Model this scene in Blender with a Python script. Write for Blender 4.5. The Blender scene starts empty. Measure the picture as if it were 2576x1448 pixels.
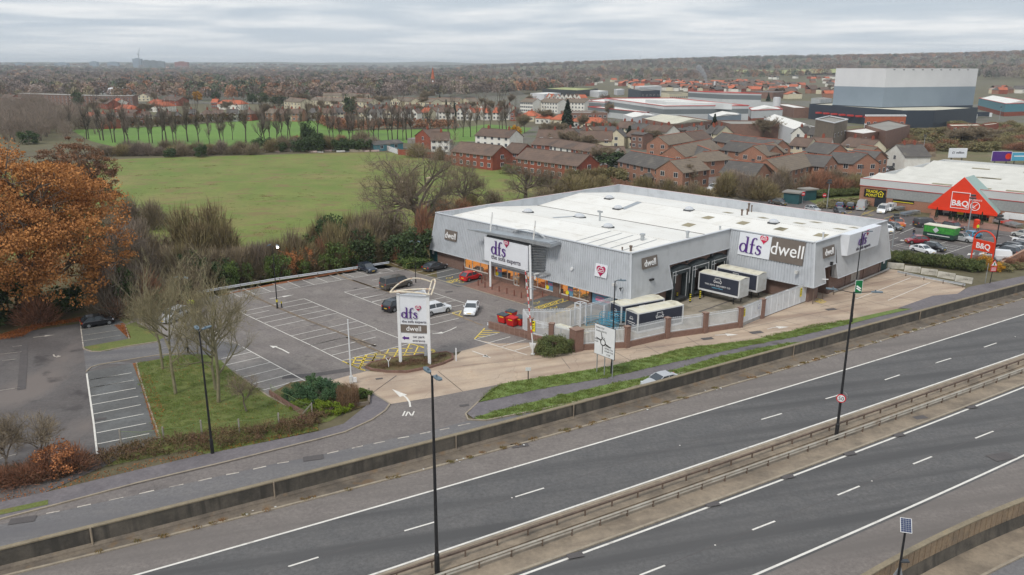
import bpy, math, random
import numpy as np
from mathutils import Vector, Matrix
R = math.radians
sc = bpy.context.scene
# ---------------------------------------------------------------- camera
CX,CY,FP,PIT,ROL,AZ,HC = 1288.,724.,1991.3,.27139,-.0021646,.8109,33.5
_F = Vector((0,math.cos(PIT),-math.sin(PIT))); _r = Vector((1,0,0)); _d = Vector((0,-math.sin(PIT),-math.cos(PIT)))
_R = _r*math.cos(ROL) + _d*math.sin(ROL); _D = _d*math.cos(ROL) - _r*math.sin(ROL)
cam = bpy.data.objects.new("camera",bpy.data.cameras.new("camera"))
sc.collection.objects.link(cam); sc.camera = cam
cam.matrix_world = Matrix(((_R.x,-_D.x,-_F.x,0),(_R.y,-_D.y,-_F.y,0),(_R.z,-_D.z,-_F.z,HC),(0,0,0,1)))
cam.data.sensor_width = 36; cam.data.lens = 36*FP/2576; cam.data.clip_start = 1; cam.data.clip_end = 60000
# ---------------------------------------------------------------- world, sun, exposure
SUN_EL,SUN_AZ = 48.,215.   # degrees; azimuth clockwise from +Y
wd = bpy.data.worlds.new("World"); sc.world = wd; wd.use_nodes = True
nt = wd.node_tree; nt.nodes.clear()
def _n(nt, t, **k):
    n = nt.nodes.new(t)
    for a, b in k.items():
        if a.startswith('i_'):
            n.inputs[int(a[2:]) if a[2:].isdigit() else a[2:].replace('_',' ')].default_value = b
        else: setattr(n, a, b)
    return n
L = nt.links.new
out = _n(nt,'ShaderNodeOutputWorld'); bg = _n(nt,'ShaderNodeBackground'); bg.inputs[1].default_value = .1
sky = _n(nt,'ShaderNodeTexSky',sky_type='NISHITA',sun_disc=False)
sky.sun_elevation = R(SUN_EL); sky.sun_rotation = R(SUN_AZ); sky.air_density = 1.5; sky.dust_density = 3
tc = _n(nt,'ShaderNodeTexCoord'); sx = _n(nt,'ShaderNodeSeparateXYZ'); L(tc.outputs['Generated'],sx.inputs[0])
def mth(nt, op, a, b=None, c=None):
    n = _n(nt, 'ShaderNodeMath', operation=op)
    for i, v in enumerate((a, b, c)):
        if v is None: continue
        if isinstance(v,(int,float)): n.inputs[i].default_value = v
        else: nt.links.new(v, n.inputs[i])
    return n.outputs[0]
# cloud deck: direction projected on a high layer
zz = mth(nt,'ADD',mth(nt,'MAXIMUM',sx.outputs[2],0.),.035)
cxn = mth(nt,'DIVIDE',sx.outputs[0],zz); cyn = mth(nt,'DIVIDE',sx.outputs[1],zz)
cb = _n(nt,'ShaderNodeCombineXYZ'); L(cxn,cb.inputs[0]); L(cyn,cb.inputs[1])
def cloud(scale, det, lo, hi, off):
    mp = _n(nt,'ShaderNodeMapping'); mp.inputs['Location'].default_value = (off,off*.7,0); L(cb.outputs[0],mp.inputs[0])
    n = _n(nt,'ShaderNodeTexNoise'); n.inputs['Scale'].default_value = scale; n.inputs['Detail'].default_value = det
    n.inputs['Roughness'].default_value = .55; n.inputs['Distortion'].default_value = .35; L(mp.outputs[0],n.inputs['Vector'])
    r = _n(nt,'ShaderNodeMapRange',interpolation_type='SMOOTHSTEP'); r.inputs[1].default_value = lo; r.inputs[2].default_value = hi
    L(n.outputs[0], r.inputs[0]); return r.outputs[0]
def mixc(nt, f, a, b):
    m = _n(nt, 'ShaderNodeMix', data_type='RGBA')
    for i, v in ((0, f), (6, a), (7, b)):
        if isinstance(v,(int,float)): m.inputs[i].default_value = v
        elif isinstance(v,tuple): m.inputs[i].default_value = (*v[:3],1)
        else: nt.links.new(v, m.inputs[i])
    return m.outputs[2]
c1 = cloud(.34,6,.36,.66,3.1); c2 = cloud(1.1,5,.42,.72,9.7)
cc = mixc(nt, c1, (4.6, 5.25, 5.95), (7.9, 8.0, 8.1))
cc = mixc(nt,mth(nt,'MULTIPLY',c2,.38),cc,(4.7,5.3,5.9))
# brighter, creamier air low over the horizon
hz = _n(nt,'ShaderNodeMapRange'); hz.inputs[1].default_value = .0; hz.inputs[2].default_value = .045; hz.inputs[3].default_value = .75; hz.inputs[4].default_value = 0
L(sx.outputs[2], hz.inputs[0])
cc = mixc(nt, hz.outputs[0], cc, (6.5, 6.85, 7.1))
cc = mixc(nt, .93, sky.outputs[0], cc)
L(cc, bg.inputs[0]); L(bg.outputs[0], out.inputs[0])
sun = bpy.data.objects.new("sun",bpy.data.lights.new("sun",'SUN')); sc.collection.objects.link(sun)
sun.data.energy = 1.5; sun.data.angle = R(12); sun.data.color = (1,.95,.88)
_s = Vector((math.sin(R(SUN_AZ))*math.cos(R(SUN_EL)),math.cos(R(SUN_AZ))*math.cos(R(SUN_EL)),math.sin(R(SUN_EL))))
sun.rotation_euler = _s.to_track_quat('Z', 'Y').to_euler()
sc.view_settings.view_transform = 'Standard'; sc.view_settings.look = 'None'; sc.view_settings.gamma = 1
sc.view_settings.exposure = 0.34
sc.cycles.max_bounces = 5; sc.cycles.diffuse_bounces = 2; sc.cycles.glossy_bounces = 2; sc.cycles.transmission_bounces = 4
sc.cycles.transparent_max_bounces = 8; sc.cycles.volume_bounces = 0; sc.cycles.use_denoising = True
# ---------------------------------------------------------------- picture-to-ground helpers (survey of the place)
FR = dict(D=(0,0,3543,2576),a=(0,150,900,2576),b=(900,150,900,2576),c=(1800,150,900,2576),d=(2643,150,900,2576),
 e=(1400,600,700,2534),f=(2000,600,700,2534),g=(2643,450,900,2576),h=(1600,900,700,2534),i=(0,950,700,2534),
 j=(600,800,700,2534),k=(1200,850,600,1738),l=(2200,850,800,2574),m=(0,1300,1100,2305),n=(1000,1250,1100,2150),
 o=(2443,1200,1100,2014),p=(2743,850,800,2574),q=(1450,850,400,2518),r=(1800,900,400,2518),s=(2700,750,400,2317),
 t=(2250,850,400,2518),u=(700,1100,600,2555),v=(380,950,520,2510),w=(2743,650,800,1454),x=(2000,480,700,1456),
 y=(0, 450, 500, 744), z=(1300, 480, 800, 1456))
def fp(f, x, y):
    ox, oy, w, W = FR[f]; s = w/W
    return (ox + x*s)*2576/3543, (oy + y*s)*2576/3543
def ray(f, x, y):
    X, Y = fp(f, x, y)
    return _R*((X-CX)/FP) + _D*((Y-CY)/FP) + _F
def g(f, x, y, z=0.):
    v = ray(f, x, y); t = (z-HC)/v.z
    return Vector((v.x*t, v.y*t, z))
def hgt(base, f, x, y):
    """height of the thing standing at ground point base whose top shows at (x, y)"""
    v = ray(f,x,y); t = (base.x*v.x + base.y*v.y)/(v.x*v.x + v.y*v.y)
    return HC + v.z*t
UA = Vector((math.cos(AZ),-math.sin(AZ),0)); UB = Vector((math.sin(AZ),math.cos(AZ),0))
O0 = g('e', 740, 1225)
def P(u,v,z=0.): return O0 + UA*u + UB*v + Vector((0,0,z))
def uv(p): q = p - O0; return q.dot(UA), q.dot(UB)
# ---------------------------------------------------------------- mesh helpers
class B:
    def __init__(s): s.v = []; s.f = []; s.m = []
    def poly(s, pts, m=0):
        i = len(s.v); s.v += [tuple(p) for p in pts]; s.f.append(tuple(range(i,i+len(pts)))); s.m.append(m); return s
    def add(s, vs, fs, m=0):
        i = len(s.v); s.v += [tuple(p) for p in vs]
        for f in fs: s.f.append(tuple(i+k for k in f)); s.m.append(m)
        return s
    def box(s, x0, x1, y0, y1, z0, z1, m=0):
        return s.add([(x0,y0,z0),(x1,y0,z0),(x1,y1,z0),(x0,y1,z0),(x0,y0,z1),(x1,y0,z1),(x1,y1,z1),(x0,y1,z1)],
            [(3,2,1,0),(4,5,6,7),(0,1,5,4),(1,2,6,5),(2,3,7,6),(3,0,4,7)],m)
    def prism(s, pts, z0, z1, m=0):
        n = len(pts)
        s.add([(p[0],p[1],z0) for p in pts]+[(p[0],p[1],z1) for p in pts],
            [tuple(range(n,2*n)),tuple(range(n-1,-1,-1))]+[(i,(i+1)%n,n+(i+1)%n,n+i) for i in range(n)],m); return s
    def tube(s, a, b, r0, r1=None, n=6, m=0, cap=True):
        a = Vector(a); b = Vector(b); r1 = r0 if r1 is None else r1
        d = (b-a); 
        if d.length < 1e-6: return s
        d.normalize(); x = d.orthogonal().normalized(); y = d.cross(x)
        vs = [a+(x*math.cos(2*math.pi*i/n)+y*math.sin(2*math.pi*i/n))*r0 for i in range(n)]
        vs += [b+(x*math.cos(2*math.pi*i/n)+y*math.sin(2*math.pi*i/n))*r1 for i in range(n)]
        fs = [(i,(i+1)%n,n+(i+1)%n,n+i) for i in range(n)]
        if cap: fs += [tuple(range(n,2*n)),tuple(range(n-1,-1,-1))]
        return s.add(vs, fs, m)
    def beam(s, a, b, w, h, m=0, up=(0, 0, 1)):
        """bar of width w (sideways) and height h, centred on the line a-b"""
        a = Vector(a); b = Vector(b); d = (b-a).normalized(); sd = d.cross(Vector(up))
        if sd.length < 1e-4: sd = Vector((1, 0, 0))
        sd.normalize(); u = sd.cross(d)
        q = [sd*(-w/2)+u*(-h/2),sd*(w/2)+u*(-h/2),sd*(w/2)+u*(h/2),sd*(-w/2)+u*(h/2)]
        return s.add([a+k for k in q]+[b+k for k in q],[(3,2,1,0),(4,5,6,7),(0,1,5,4),(1,2,6,5),(2,3,7,6),(3,0,4,7)],m)
    def ribbon(s, pts, w, z=0., m=0):
        """flat strip along a ground polyline"""
        for i in range(len(pts)-1):
            a = Vector(pts[i]); b = Vector(pts[i+1]); d = (b-a); d.z = 0
            if d.length < 1e-4: continue
            d.normalize(); q = Vector((-d.y, d.x, 0))*(w/2)
            s.poly([(a.x-q.x,a.y-q.y,z),(b.x-q.x,b.y-q.y,z),(b.x+q.x,b.y+q.y,z),(a.x+q.x,a.y+q.y,z)],m)
        return s
    def sweep(s, pts, prof, m=0, closed=True):
        """sweep a profile [(offset to the right of travel, z)] along a polyline"""
        n = len(pts); k = len(prof); vs = []
        for i, p in enumerate(pts):
            p = Vector(p); a = Vector(pts[max(i-1,0)]); b = Vector(pts[min(i+1,n-1)]); d = b-a; d.z = 0; d.normalize()
            r = Vector((d.y, -d.x, 0))
            vs += [p+r*o+Vector((0, 0, z)) for o, z in prof]
        fs = []
        for i in range(n-1):
            for j in range(k if closed else k-1):
                j2 = (j+1) % k; fs.append((i*k+j,i*k+j2,(i+1)*k+j2,(i+1)*k+j))
        if closed: fs += [tuple(range(k)),tuple(range((n-1)*k+k-1,(n-1)*k-1,-1))]
        return s.add(vs, fs, m)
def mesh(name, b, mats, smooth=False):
    me = bpy.data.meshes.new(name); me.from_pydata(b.v,[],b.f)
    for mt in (mats if isinstance(mats,(list,tuple)) else [mats]): me.materials.append(mt)
    if any(b.m): me.polygons.foreach_set('material_index',b.m)
    if smooth: me.polygons.foreach_set('use_smooth',[True]*len(b.f))
    me.update(); return me
def tag(o, label=None, cat=None, group=None, kind=None):
    for k,v in (('label',label),('category',cat),('group',group),('kind',kind)):
        if v: o[k] = v
    return o
def mk(name,b,mats,parent=None,loc=(0,0,0),rz=0.,smooth=False,**t):
    me = b if isinstance(b,bpy.types.Mesh) else mesh(name,b,mats,smooth)
    o = bpy.data.objects.new(name,me); sc.collection.objects.link(o)
    o.location = loc; o.rotation_euler = (0, 0, rz)
    if parent: o.parent = parent
    return tag(o, **t)
def empty(name, loc=(0, 0, 0), rz=0., **t):
    o = bpy.data.objects.new(name,None); sc.collection.objects.link(o); o.location = loc; o.rotation_euler = (0,0,rz)
    o.empty_display_size = .5
    return tag(o, **t)
def copy_tree(o, parent=None, keep=False):
    c = o.copy(); sc.collection.objects.link(c)
    if parent: c.parent = parent
    for ch in list(o.children): copy_tree(ch, c)
    return c
def placed(proto, used, loc, rz=0., s=1., **t):
    """first use moves the prototype itself, later uses copy it"""
    o = proto if not used else copy_tree(proto)
    o.location = loc; o.rotation_euler = (0,0,rz); o.scale = s if isinstance(s,(tuple,Vector)) else (s,s,s)
    return tag(o, **t)
ONES = 'zeroth first second third fourth fifth sixth seventh eighth ninth tenth eleventh twelfth thirteenth fourteenth fifteenth sixteenth seventeenth eighteenth nineteenth'.split()
TENS = ['','','twenty','thirty','forty','fifty','sixty','seventy','eighty','ninety']
def nth(n):
    if n < 20: return ONES[n]
    if n >= 100: return 'hundred-and-' + nth(n-100) if n > 100 else 'hundredth'
    return TENS[n//10][:-1]+'ieth' if n % 10 == 0 else TENS[n//10]+'-'+ONES[n % 10]
# ---------------------------------------------------------------- materials
def S(r, g_, b):
    f = lambda c: (c/255/12.92) if c/255 <= .04045 else ((c/255+.055)/1.055)**2.4
    return f(r), f(g_), f(b)
MATS = {}
def pm(name,c1,c2=None,s=1.,c3=None,s3=.1,lo3=.5,hi3=.7,rough=.85,bump=0.,bs=20.,metal=0.,obj=False,grain=0.,gs=8.,rnd=0.,spec=None,island=0.,lo=.35,hi=.65,det=4):
    """procedural material: two tones by noise, a third in patches, grain, per-object or per-leaf variation"""
    m = bpy.data.materials.new(name); m.use_nodes = True; t = m.node_tree; t.nodes.clear(); L = t.links.new
    o = _n(t,'ShaderNodeOutputMaterial'); p = _n(t,'ShaderNodeBsdfPrincipled'); L(p.outputs[0],o.inputs[0])
    p.inputs['Roughness'].default_value = rough; p.inputs['Metallic'].default_value = metal
    if spec is not None: p.inputs['Specular IOR Level'].default_value = spec
    if obj: vec = _n(t,'ShaderNodeTexCoord').outputs['Object']
    else: vec = _n(t,'ShaderNodeNewGeometry').outputs['Position']
    def noise(sc_, d=det, r=.6):
        n = _n(t,'ShaderNodeTexNoise'); n.inputs['Scale'].default_value = sc_; n.inputs['Detail'].default_value = d; n.inputs['Roughness'].default_value = r
        L(vec, n.inputs['Vector']); return n.outputs[0]
    def rng(v, a, b, c=0., d=1.):
        n = _n(t, 'ShaderNodeMapRange'); 
        for i,k in enumerate((a,b,c,d)): n.inputs[i+1].default_value = k
        L(v, n.inputs[0]); return n.outputs[0]
    col = c1
    if c2: col = mixc(t, rng(noise(s), lo, hi), c1, c2)
    if c3: col = mixc(t,rng(noise(s3,5),lo3,hi3),col,c3)
    def scale(col, v):
        h = _n(t,'ShaderNodeMix',data_type='RGBA',blend_type='MULTIPLY'); h.inputs[0].default_value = 1
        if isinstance(col,tuple): h.inputs[6].default_value = (*col,1)
        else: L(col, h.inputs[6])
        L(v, h.inputs[7]); return h.outputs[2]
    if grain: col = scale(col,rng(noise(gs,2,.8),.25,.75,1-grain,1+grain))
    if rnd: col = scale(col,rng(_n(t,'ShaderNodeObjectInfo').outputs['Random'],0,1,1-rnd,1+rnd))
    if island: col = scale(col,rng(_n(t,'ShaderNodeNewGeometry').outputs['Random Per Island'],0,1,1-island,1+island))
    if isinstance(col,tuple): p.inputs[0].default_value = (*col,1)
    else: L(col, p.inputs[0])
    if bump:
        bn = _n(t,'ShaderNodeBump'); bn.inputs['Strength'].default_value = bump; L(noise(bs,3),bn.inputs['Height']); L(bn.outputs[0],p.inputs['Normal'])
    m['p'] = 1; MATS[name] = m; return m
def principled(m): return next(n for n in m.node_tree.nodes if n.type == 'BSDF_PRINCIPLED')
def overlay(m, fac_fn, col):
    """mix a further colour over a material's base colour: fac_fn(tree, vec) -> factor socket"""
    t = m.node_tree; p = principled(m); lk = p.inputs[0].links
    src = lk[0].from_socket if lk else tuple(p.inputs[0].default_value)[:3]
    vec = _n(t,'ShaderNodeNewGeometry').outputs['Position'] if not any(n.type == 'TEX_COORD' for n in t.nodes) else next(n for n in t.nodes if n.type == 'TEX_COORD').outputs['Object']
    t.links.new(mixc(t,fac_fn(t,vec),src,col),p.inputs[0]); return m
def f_bricks(sz=(.225, .075), mortar=.012, axis='x'):
    """mortar grid factor on vertical walls; u from x+y so it works on any facing"""
    def fn(t, vec):
        s = _n(t,'ShaderNodeSeparateXYZ'); t.links.new(vec,s.inputs[0])
        c = _n(t,'ShaderNodeCombineXYZ'); t.links.new(mth(t,'ADD',s.outputs[0],s.outputs[1]),c.inputs[0]); t.links.new(s.outputs[2],c.inputs[1])
        b = _n(t,'ShaderNodeTexBrick'); b.inputs['Scale'].default_value = 1; b.inputs['Brick Width'].default_value = sz[0]; b.inputs['Row Height'].default_value = sz[1]
        b.inputs['Mortar Size'].default_value = mortar; b.inputs['Color1'].default_value = (0,0,0,1); b.inputs['Color2'].default_value = (.35,.35,.35,1); b.inputs['Mortar'].default_value = (.8,.8,.8,1)
        t.links.new(c.outputs[0],b.inputs['Vector']); return b.outputs['Color']
    return fn
def f_cracks(scale, width, ang=0., amt=1.):
    def fn(t, vec):
        mp = _n(t,'ShaderNodeMapping'); mp.inputs['Rotation'].default_value = (0,0,ang); t.links.new(vec,mp.inputs[0])
        n = _n(t,'ShaderNodeTexNoise'); n.inputs['Scale'].default_value = .6; t.links.new(mp.outputs[0],n.inputs['Vector'])
        a = _n(t,'ShaderNodeVectorMath',operation='SCALE'); a.inputs[3].default_value = 1.2; t.links.new(n.outputs[1],a.inputs[0])
        ad = _n(t,'ShaderNodeVectorMath',operation='ADD'); t.links.new(mp.outputs[0],ad.inputs[0]); t.links.new(a.outputs[0],ad.inputs[1])
        v = _n(t,'ShaderNodeTexVoronoi',feature='DISTANCE_TO_EDGE'); v.inputs['Scale'].default_value = scale; t.links.new(ad.outputs[0],v.inputs['Vector'])
        r = _n(t,'ShaderNodeMapRange'); r.inputs[1].default_value = 0; r.inputs[2].default_value = width; r.inputs[3].default_value = amt; r.inputs[4].default_value = 0
        t.links.new(v.outputs[0],r.inputs[0]); return r.outputs[0]
    return fn
def f_noise(scale,lo,hi,amt=1.,stretch=(1,1,1),det=5,rot=0.):
    def fn(t, vec):
        mp = _n(t,'ShaderNodeMapping'); mp.inputs['Scale'].default_value = stretch; mp.inputs['Rotation'].default_value = (0,0,rot)
        if rot:
            m0 = _n(t,'ShaderNodeMapping'); m0.inputs['Rotation'].default_value = (0,0,rot); t.links.new(vec,m0.inputs[0]); vec = m0.outputs[0]; mp.inputs['Rotation'].default_value = (0,0,0)
        t.links.new(vec, mp.inputs[0])
        n = _n(t,'ShaderNodeTexNoise'); n.inputs['Scale'].default_value = scale; n.inputs['Detail'].default_value = det; t.links.new(mp.outputs[0],n.inputs['Vector'])
        r = _n(t,'ShaderNodeMapRange'); r.inputs[1].default_value = lo; r.inputs[2].default_value = hi; r.inputs[3].default_value = 0; r.inputs[4].default_value = amt
        t.links.new(n.outputs[0],r.inputs[0]); return r.outputs[0]
    return fn
def f_rows(period, width, axis=2, amt=1.):
    """thin repeating lines along one axis (courses, ribs, joints)"""
    def fn(t, vec):
        s = _n(t,'ShaderNodeSeparateXYZ'); t.links.new(vec,s.inputs[0])
        v = mth(t,'FRACT',mth(t,'DIVIDE',s.outputs[axis],period)) if axis < 3 else mth(t,'FRACT',mth(t,'DIVIDE',mth(t,'ADD',s.outputs[0],s.outputs[1]),period))
        return mth(t,'MULTIPLY',mth(t,'LESS_THAN',v,width),amt)
    return fn
def emis(name, col, st):
    m = bpy.data.materials.new(name); m.use_nodes = True; p = principled(m); p.inputs[0].default_value = (*col,1)
    p.inputs['Emission Color'].default_value = (*col,1); p.inputs['Emission Strength'].default_value = st; return m
def text(name,s,size,mat,parent,org,right,up,ext=.02,align='CENTER',space=1.,sx=1.,bold=0.):
    """writing as real raised letters; org = centre of the line's baseline"""
    cu = bpy.data.curves.new(name,'FONT'); cu.body = s; cu.size = size; cu.extrude = ext; cu.align_x = align; cu.resolution_u = 3; cu.space_character = space; cu.offset = bold
    to = bpy.data.objects.new(name,cu); me = bpy.data.meshes.new_from_object(to); bpy.data.objects.remove(to)
    me.materials.clear(); me.materials.append(mat)
    o = bpy.data.objects.new(name,me); sc.collection.objects.link(o); o.parent = parent
    r = Vector(right).normalized(); u = Vector(up).normalized(); w = r.cross(u).normalized()
    mt = Matrix((( r.x*sx,u.x,w.x,org[0]),(r.y*sx,u.y,w.y,org[1]),(r.z*sx,u.z,w.z,org[2]),(0,0,0,1)))
    o.matrix_local = mt; return o
def strokes(name,lines,mat,parent,org,right,up,sc_=1.,th=.03):
    """raised emblem from strokes [(x, y, halfwidth), ...] in the plane (right, up)"""
    b = B()
    for ln in lines:
        L_, R_ = [], []
        for i, (x, y, w) in enumerate(ln):
            a = ln[max(i-1,0)]; c = ln[min(i+1,len(ln)-1)]; dx,dy = c[0]-a[0],c[1]-a[1]; d = math.hypot(dx,dy) or 1
            nx,ny = -dy/d*w,dx/d*w; L_.append((x+nx,y+ny)); R_.append((x-nx,y-ny))
        n = len(ln)
        vs = [(x*sc_,y*sc_,th) for x,y in L_+R_]+[(x*sc_,y*sc_,0) for x,y in L_+R_]
        fs = []
        for i in range(n-1):
            fs += [(i,n+i,n+i+1,i+1),(2*n+i,i,i+1,2*n+i+1),(n+i,3*n+i,3*n+i+1,n+i+1)]
        fs += [(0, 2*n, 3*n, n), (n-1, 2*n-1, 4*n-1, 3*n-1)]
        b.add(vs, fs)
    o = mk(name,b,mat,parent); r = Vector(right).normalized(); u = Vector(up).normalized(); w = r.cross(u)
    o.matrix_local = Matrix(((r.x,u.x,w.x,org[0]),(r.y,u.y,w.y,org[1]),(r.z,u.z,w.z,org[2]),(0,0,0,1))); return o
def plate(name, pts, mat, parent, org, right, up, th=.03):
    """flat cut-out shape with thickness in the plane (right, up)"""
    b = B().prism(pts,0,th); o = mk(name,b,mat,parent); r = Vector(right).normalized(); u = Vector(up).normalized(); w = r.cross(u)
    o.matrix_local = Matrix(((r.x,u.x,w.x,org[0]),(r.y,u.y,w.y,org[1]),(r.z,u.z,w.z,org[2]),(0,0,0,1))); return o
rnd = random.Random(7); nr = np.random.default_rng(11)
# ---------------------------------------------------------------- materials of the place
ROADANG = -.27
m_earth = pm('rough_grass_earth',S(98,100,58),S(112,104,72),.25,S(86,92,46),.05,rough=.95,grain=.25,gs=1.5)
m_field = pm('paddock_grass',S(104,117,50),S(120,128,62),.09,S(130,122,72),.035,.5,.66,rough=.95,grain=.2,gs=1.2)
overlay(m_field,f_noise(.05,.5,.7,.7),S(96,118,44)); overlay(m_field,f_noise(.14,.54,.64,.9,(1,1.6,1)),S(122,108,66)); overlay(m_field,f_noise(.5,.6,.7,.6),S(84,96,44))
m_field2 = pm('bright_meadow_grass',S(94,128,48),S(104,136,56),.05,S(90,116,52),.02,rough=.95,grain=.14,gs=.8)
m_lawn = pm('mown_verge_grass',S(94,106,52),S(108,114,60),.5,S(126,110,62),.3,.55,.75,rough=.95,grain=.3,gs=6,bump=.5,bs=8)
m_lawn2 = pm('fresh_verge_grass',S(96,116,54),S(108,124,64),.8,S(122,118,62),.35,.58,.75,rough=.95,grain=.35,gs=5,bump=.5,bs=8)
m_park = pm('car_park_asphalt',S(128,121,116),S(120,113,110),.35,S(110,103,99),.12,.5,.72,rough=.9,grain=.24,gs=3.2)
overlay(m_park,f_noise(.25,.56,.68,.5,(1,3,1),rot=AZ),S(142,136,130)); overlay(m_park,f_noise(.5,.6,.7,.6),S(92,86,84))
overlay(m_park, f_cracks(.12, .006, 0, .35), S(84, 80, 80))
m_park2 = pm('old_car_park_asphalt',S(104,99,97),S(92,88,87),.3,S(82,76,75),.07,.48,.7,rough=.9,grain=.2,gs=3)
overlay(m_park2,f_noise(.16,.52,.66,.8,(1,.35,1)),S(118,109,104)); overlay(m_park2,f_noise(.3,.58,.68,.8),S(66,61,61))
m_bay = pm('bay_asphalt',S(98,98,97),S(90,90,89),.5,S(112,114,114),.2,.5,.7,rough=.9,grain=.2,gs=3)
m_greybay = pm('weathered_bay_asphalt',S(142,136,131),S(126,121,117),.4,S(100,94,92),.22,.52,.7,rough=.9,grain=.18,gs=3)
m_conc = pm('concrete_apron',S(190,170,148),S(178,160,142),.35,S(160,142,126),.12,.48,.7,rough=.9,grain=.07,gs=3)
overlay(m_conc,f_noise(.22,.46,.66,.75,(.3,2.2,1),rot=-.35),S(146,124,108))
overlay(m_conc,f_noise(.8,.62,.72,.35),S(172,138,112)); overlay(m_conc,f_cracks(.13,.0045,0,.55),S(118,104,92))
m_yard = pm('yard_concrete',S(158,148,132),S(140,130,114),.4,S(110,102,88),.2,.5,.68,rough=.9,grain=.1,gs=3)
overlay(m_yard,f_cracks(.16,.004,0,.5),S(84,76,66)); overlay(m_yard,f_noise(.25,.56,.66,.6),S(92,88,70))
m_bays2 = None
def road(name, a, b_, c):
    m = pm(name, a, b_, .5, rough=.88, grain=.24, gs=3)
    overlay(m,f_noise(.3,.46,.64,.95,(.05,1.6,1),rot=ROADANG),c); overlay(m,f_cracks(.09,.003,0,.5),c); overlay(m,f_noise(.6,.66,.74,.6,(.12,1,1),rot=ROADANG),c)
    overlay(m,f_noise(.12,.52,.7,.35,(.3,1,1),rot=ROADANG),b_); return m
m_road = road('carriageway_asphalt',S(91,90,90),S(99,97,96),S(79,78,78))
m_shoulder = road('worn_shoulder_asphalt',S(124,117,112),S(116,109,105),S(108,102,98))
m_service = road('service_road_asphalt',S(110,108,109),S(116,113,112),S(101,99,101))
m_service2 = pm('patched_junction_asphalt',S(122,115,111),S(114,107,104),.4,S(102,96,94),.15,.5,.7,rough=.9,grain=.24,gs=3)
overlay(m_service2, f_cracks(.5, .02, 0, .4), S(88, 82, 80))
m_foot = pm('footway_asphalt',S(116,110,112),S(108,103,106),.7,S(98,93,96),.2,.5,.7,rough=.9,grain=.2,gs=3)
m_median = pm('median_concrete',S(150,136,118),S(130,118,103),.5,S(108,98,86),.3,.48,.68,rough=.92,grain=.14,gs=3)
overlay(m_median,f_noise(.5,.55,.66,.5,(.3,1.5,1),rot=ROADANG),S(110,98,86))
m_edgec = pm('verge_concrete',S(122,111,97),S(108,98,88),.6,S(92,84,75),.3,.45,.65,rough=.92,grain=.18,gs=4)
overlay(m_edgec, f_noise(.7, .56, .66, .5), S(122, 96, 66))
m_kerb = pm('kerb_stone',S(160,148,130),S(142,131,116),1.2,rough=.9,grain=.12,gs=5)
m_wallc = pm('stained_retaining_concrete',S(98,91,82),S(82,77,69),.5,S(70,66,60),.4,.45,.62,rough=.92,grain=.22,gs=4)
overlay(m_wallc,f_noise(1.6,.5,.64,.8,(1,1,.12)),S(60,57,52))
m_cope = pm('lichen_coping_concrete',S(142,130,108),S(128,117,98),1.1,S(166,140,92),.6,.62,.72,rough=.92,grain=.15,gs=5)
m_white = pm('road_marking_white',S(226,222,214),S(212,208,200),1.3,S(176,170,162),.8,.58,.72,rough=.8,grain=.08,gs=6)
m_oldwhite = pm('worn_marking_white',S(206,198,186),S(170,160,150),1.6,S(140,132,126),1.1,.52,.66,rough=.8)
m_yel = pm('road_marking_yellow',S(232,204,84),S(214,188,92),1.5,S(160,148,110),1.2,.56,.7,rough=.8)
m_tan = pm('worn_trench_patch',S(150,128,100),S(118,104,88),1.2,rough=.9,grain=.2)
m_dark = pm('tar_patch',S(84,80,80),S(92,87,86),.8,rough=.85,grain=.15)
m_paver = pm('red_block_paving',S(146,110,96),S(128,98,86),.7,S(112,90,80),.3,.5,.7,rough=.9,grain=.18,gs=3)
m_leaf = pm('fallen_leaves_brown',S(150,92,52),S(112,70,46),1.5,rough=.95,grain=.3,gs=6)
m_soil = pm('bed_soil',S(104,84,58),S(92,88,50),.8,rough=.95,grain=.3,gs=4)
m_brickd = pm('dark_red_brick',S(118,80,68),S(104,70,60),1.2,S(86,60,54),.4,.5,.7,rough=.9,grain=.08,gs=10,obj=True)
overlay(m_brickd, f_bricks(), S(150, 126, 112))
m_brickb = pm('brown_brick',S(112,82,72),S(98,72,64),1.1,S(84,64,58),.3,.5,.7,rough=.9,grain=.1,gs=10,obj=True)
overlay(m_brickb, f_bricks(), S(140, 120, 108))
m_bricko = pm('orange_red_brick',S(148,92,70),S(134,82,64),.8,S(118,74,60),.3,.5,.7,rough=.9,grain=.1,gs=6,obj=True,rnd=.08)
overlay(m_bricko, f_bricks(), S(172, 140, 118))
m_brickr = pm('bright_red_brick',S(148,80,60),S(134,72,56),.8,S(120,68,54),.3,.5,.7,rough=.9,grain=.1,gs=6,obj=True)
m_clad = pm('silver_ribbed_cladding',S(190,194,199),S(183,187,192),.3,S(172,176,180),.6,.5,.75,rough=.42,metal=.08,obj=True,grain=.03,gs=2)
m_clad2 = pm('grey_ribbed_cladding',S(178,180,182),S(184,186,188),.3,S(166,167,168),.5,.5,.75,rough=.45,metal=.08,obj=True)
m_cap = pm('pale_edge_capping',S(198,202,206),S(188,190,194),.5,rough=.45,obj=True)
m_pink = pm('faded_pink_capping',S(208,168,166),S(200,178,176),.5,S(206,206,208),.12,.52,.6,rough=.5,obj=True)
m_roof = pm('white_roof_sheet',S(234,232,226),S(226,223,216),.12,S(212,207,197),.4,.54,.78,rough=.6,obj=True)
overlay(m_roof, f_rows(1.05, .04, 0, .16), S(170, 168, 162))
m_rlight = pm('dirty_rooflight',S(160,150,122),S(148,138,112),1.5,rough=.7,obj=True); overlay(m_rlight,f_rows(.3,.3,1,.5),S(120,112,92))
m_alu = pm('galvanised_steel',S(188,192,194),S(170,173,176),1.5,rough=.4,metal=.6,obj=True)
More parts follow.
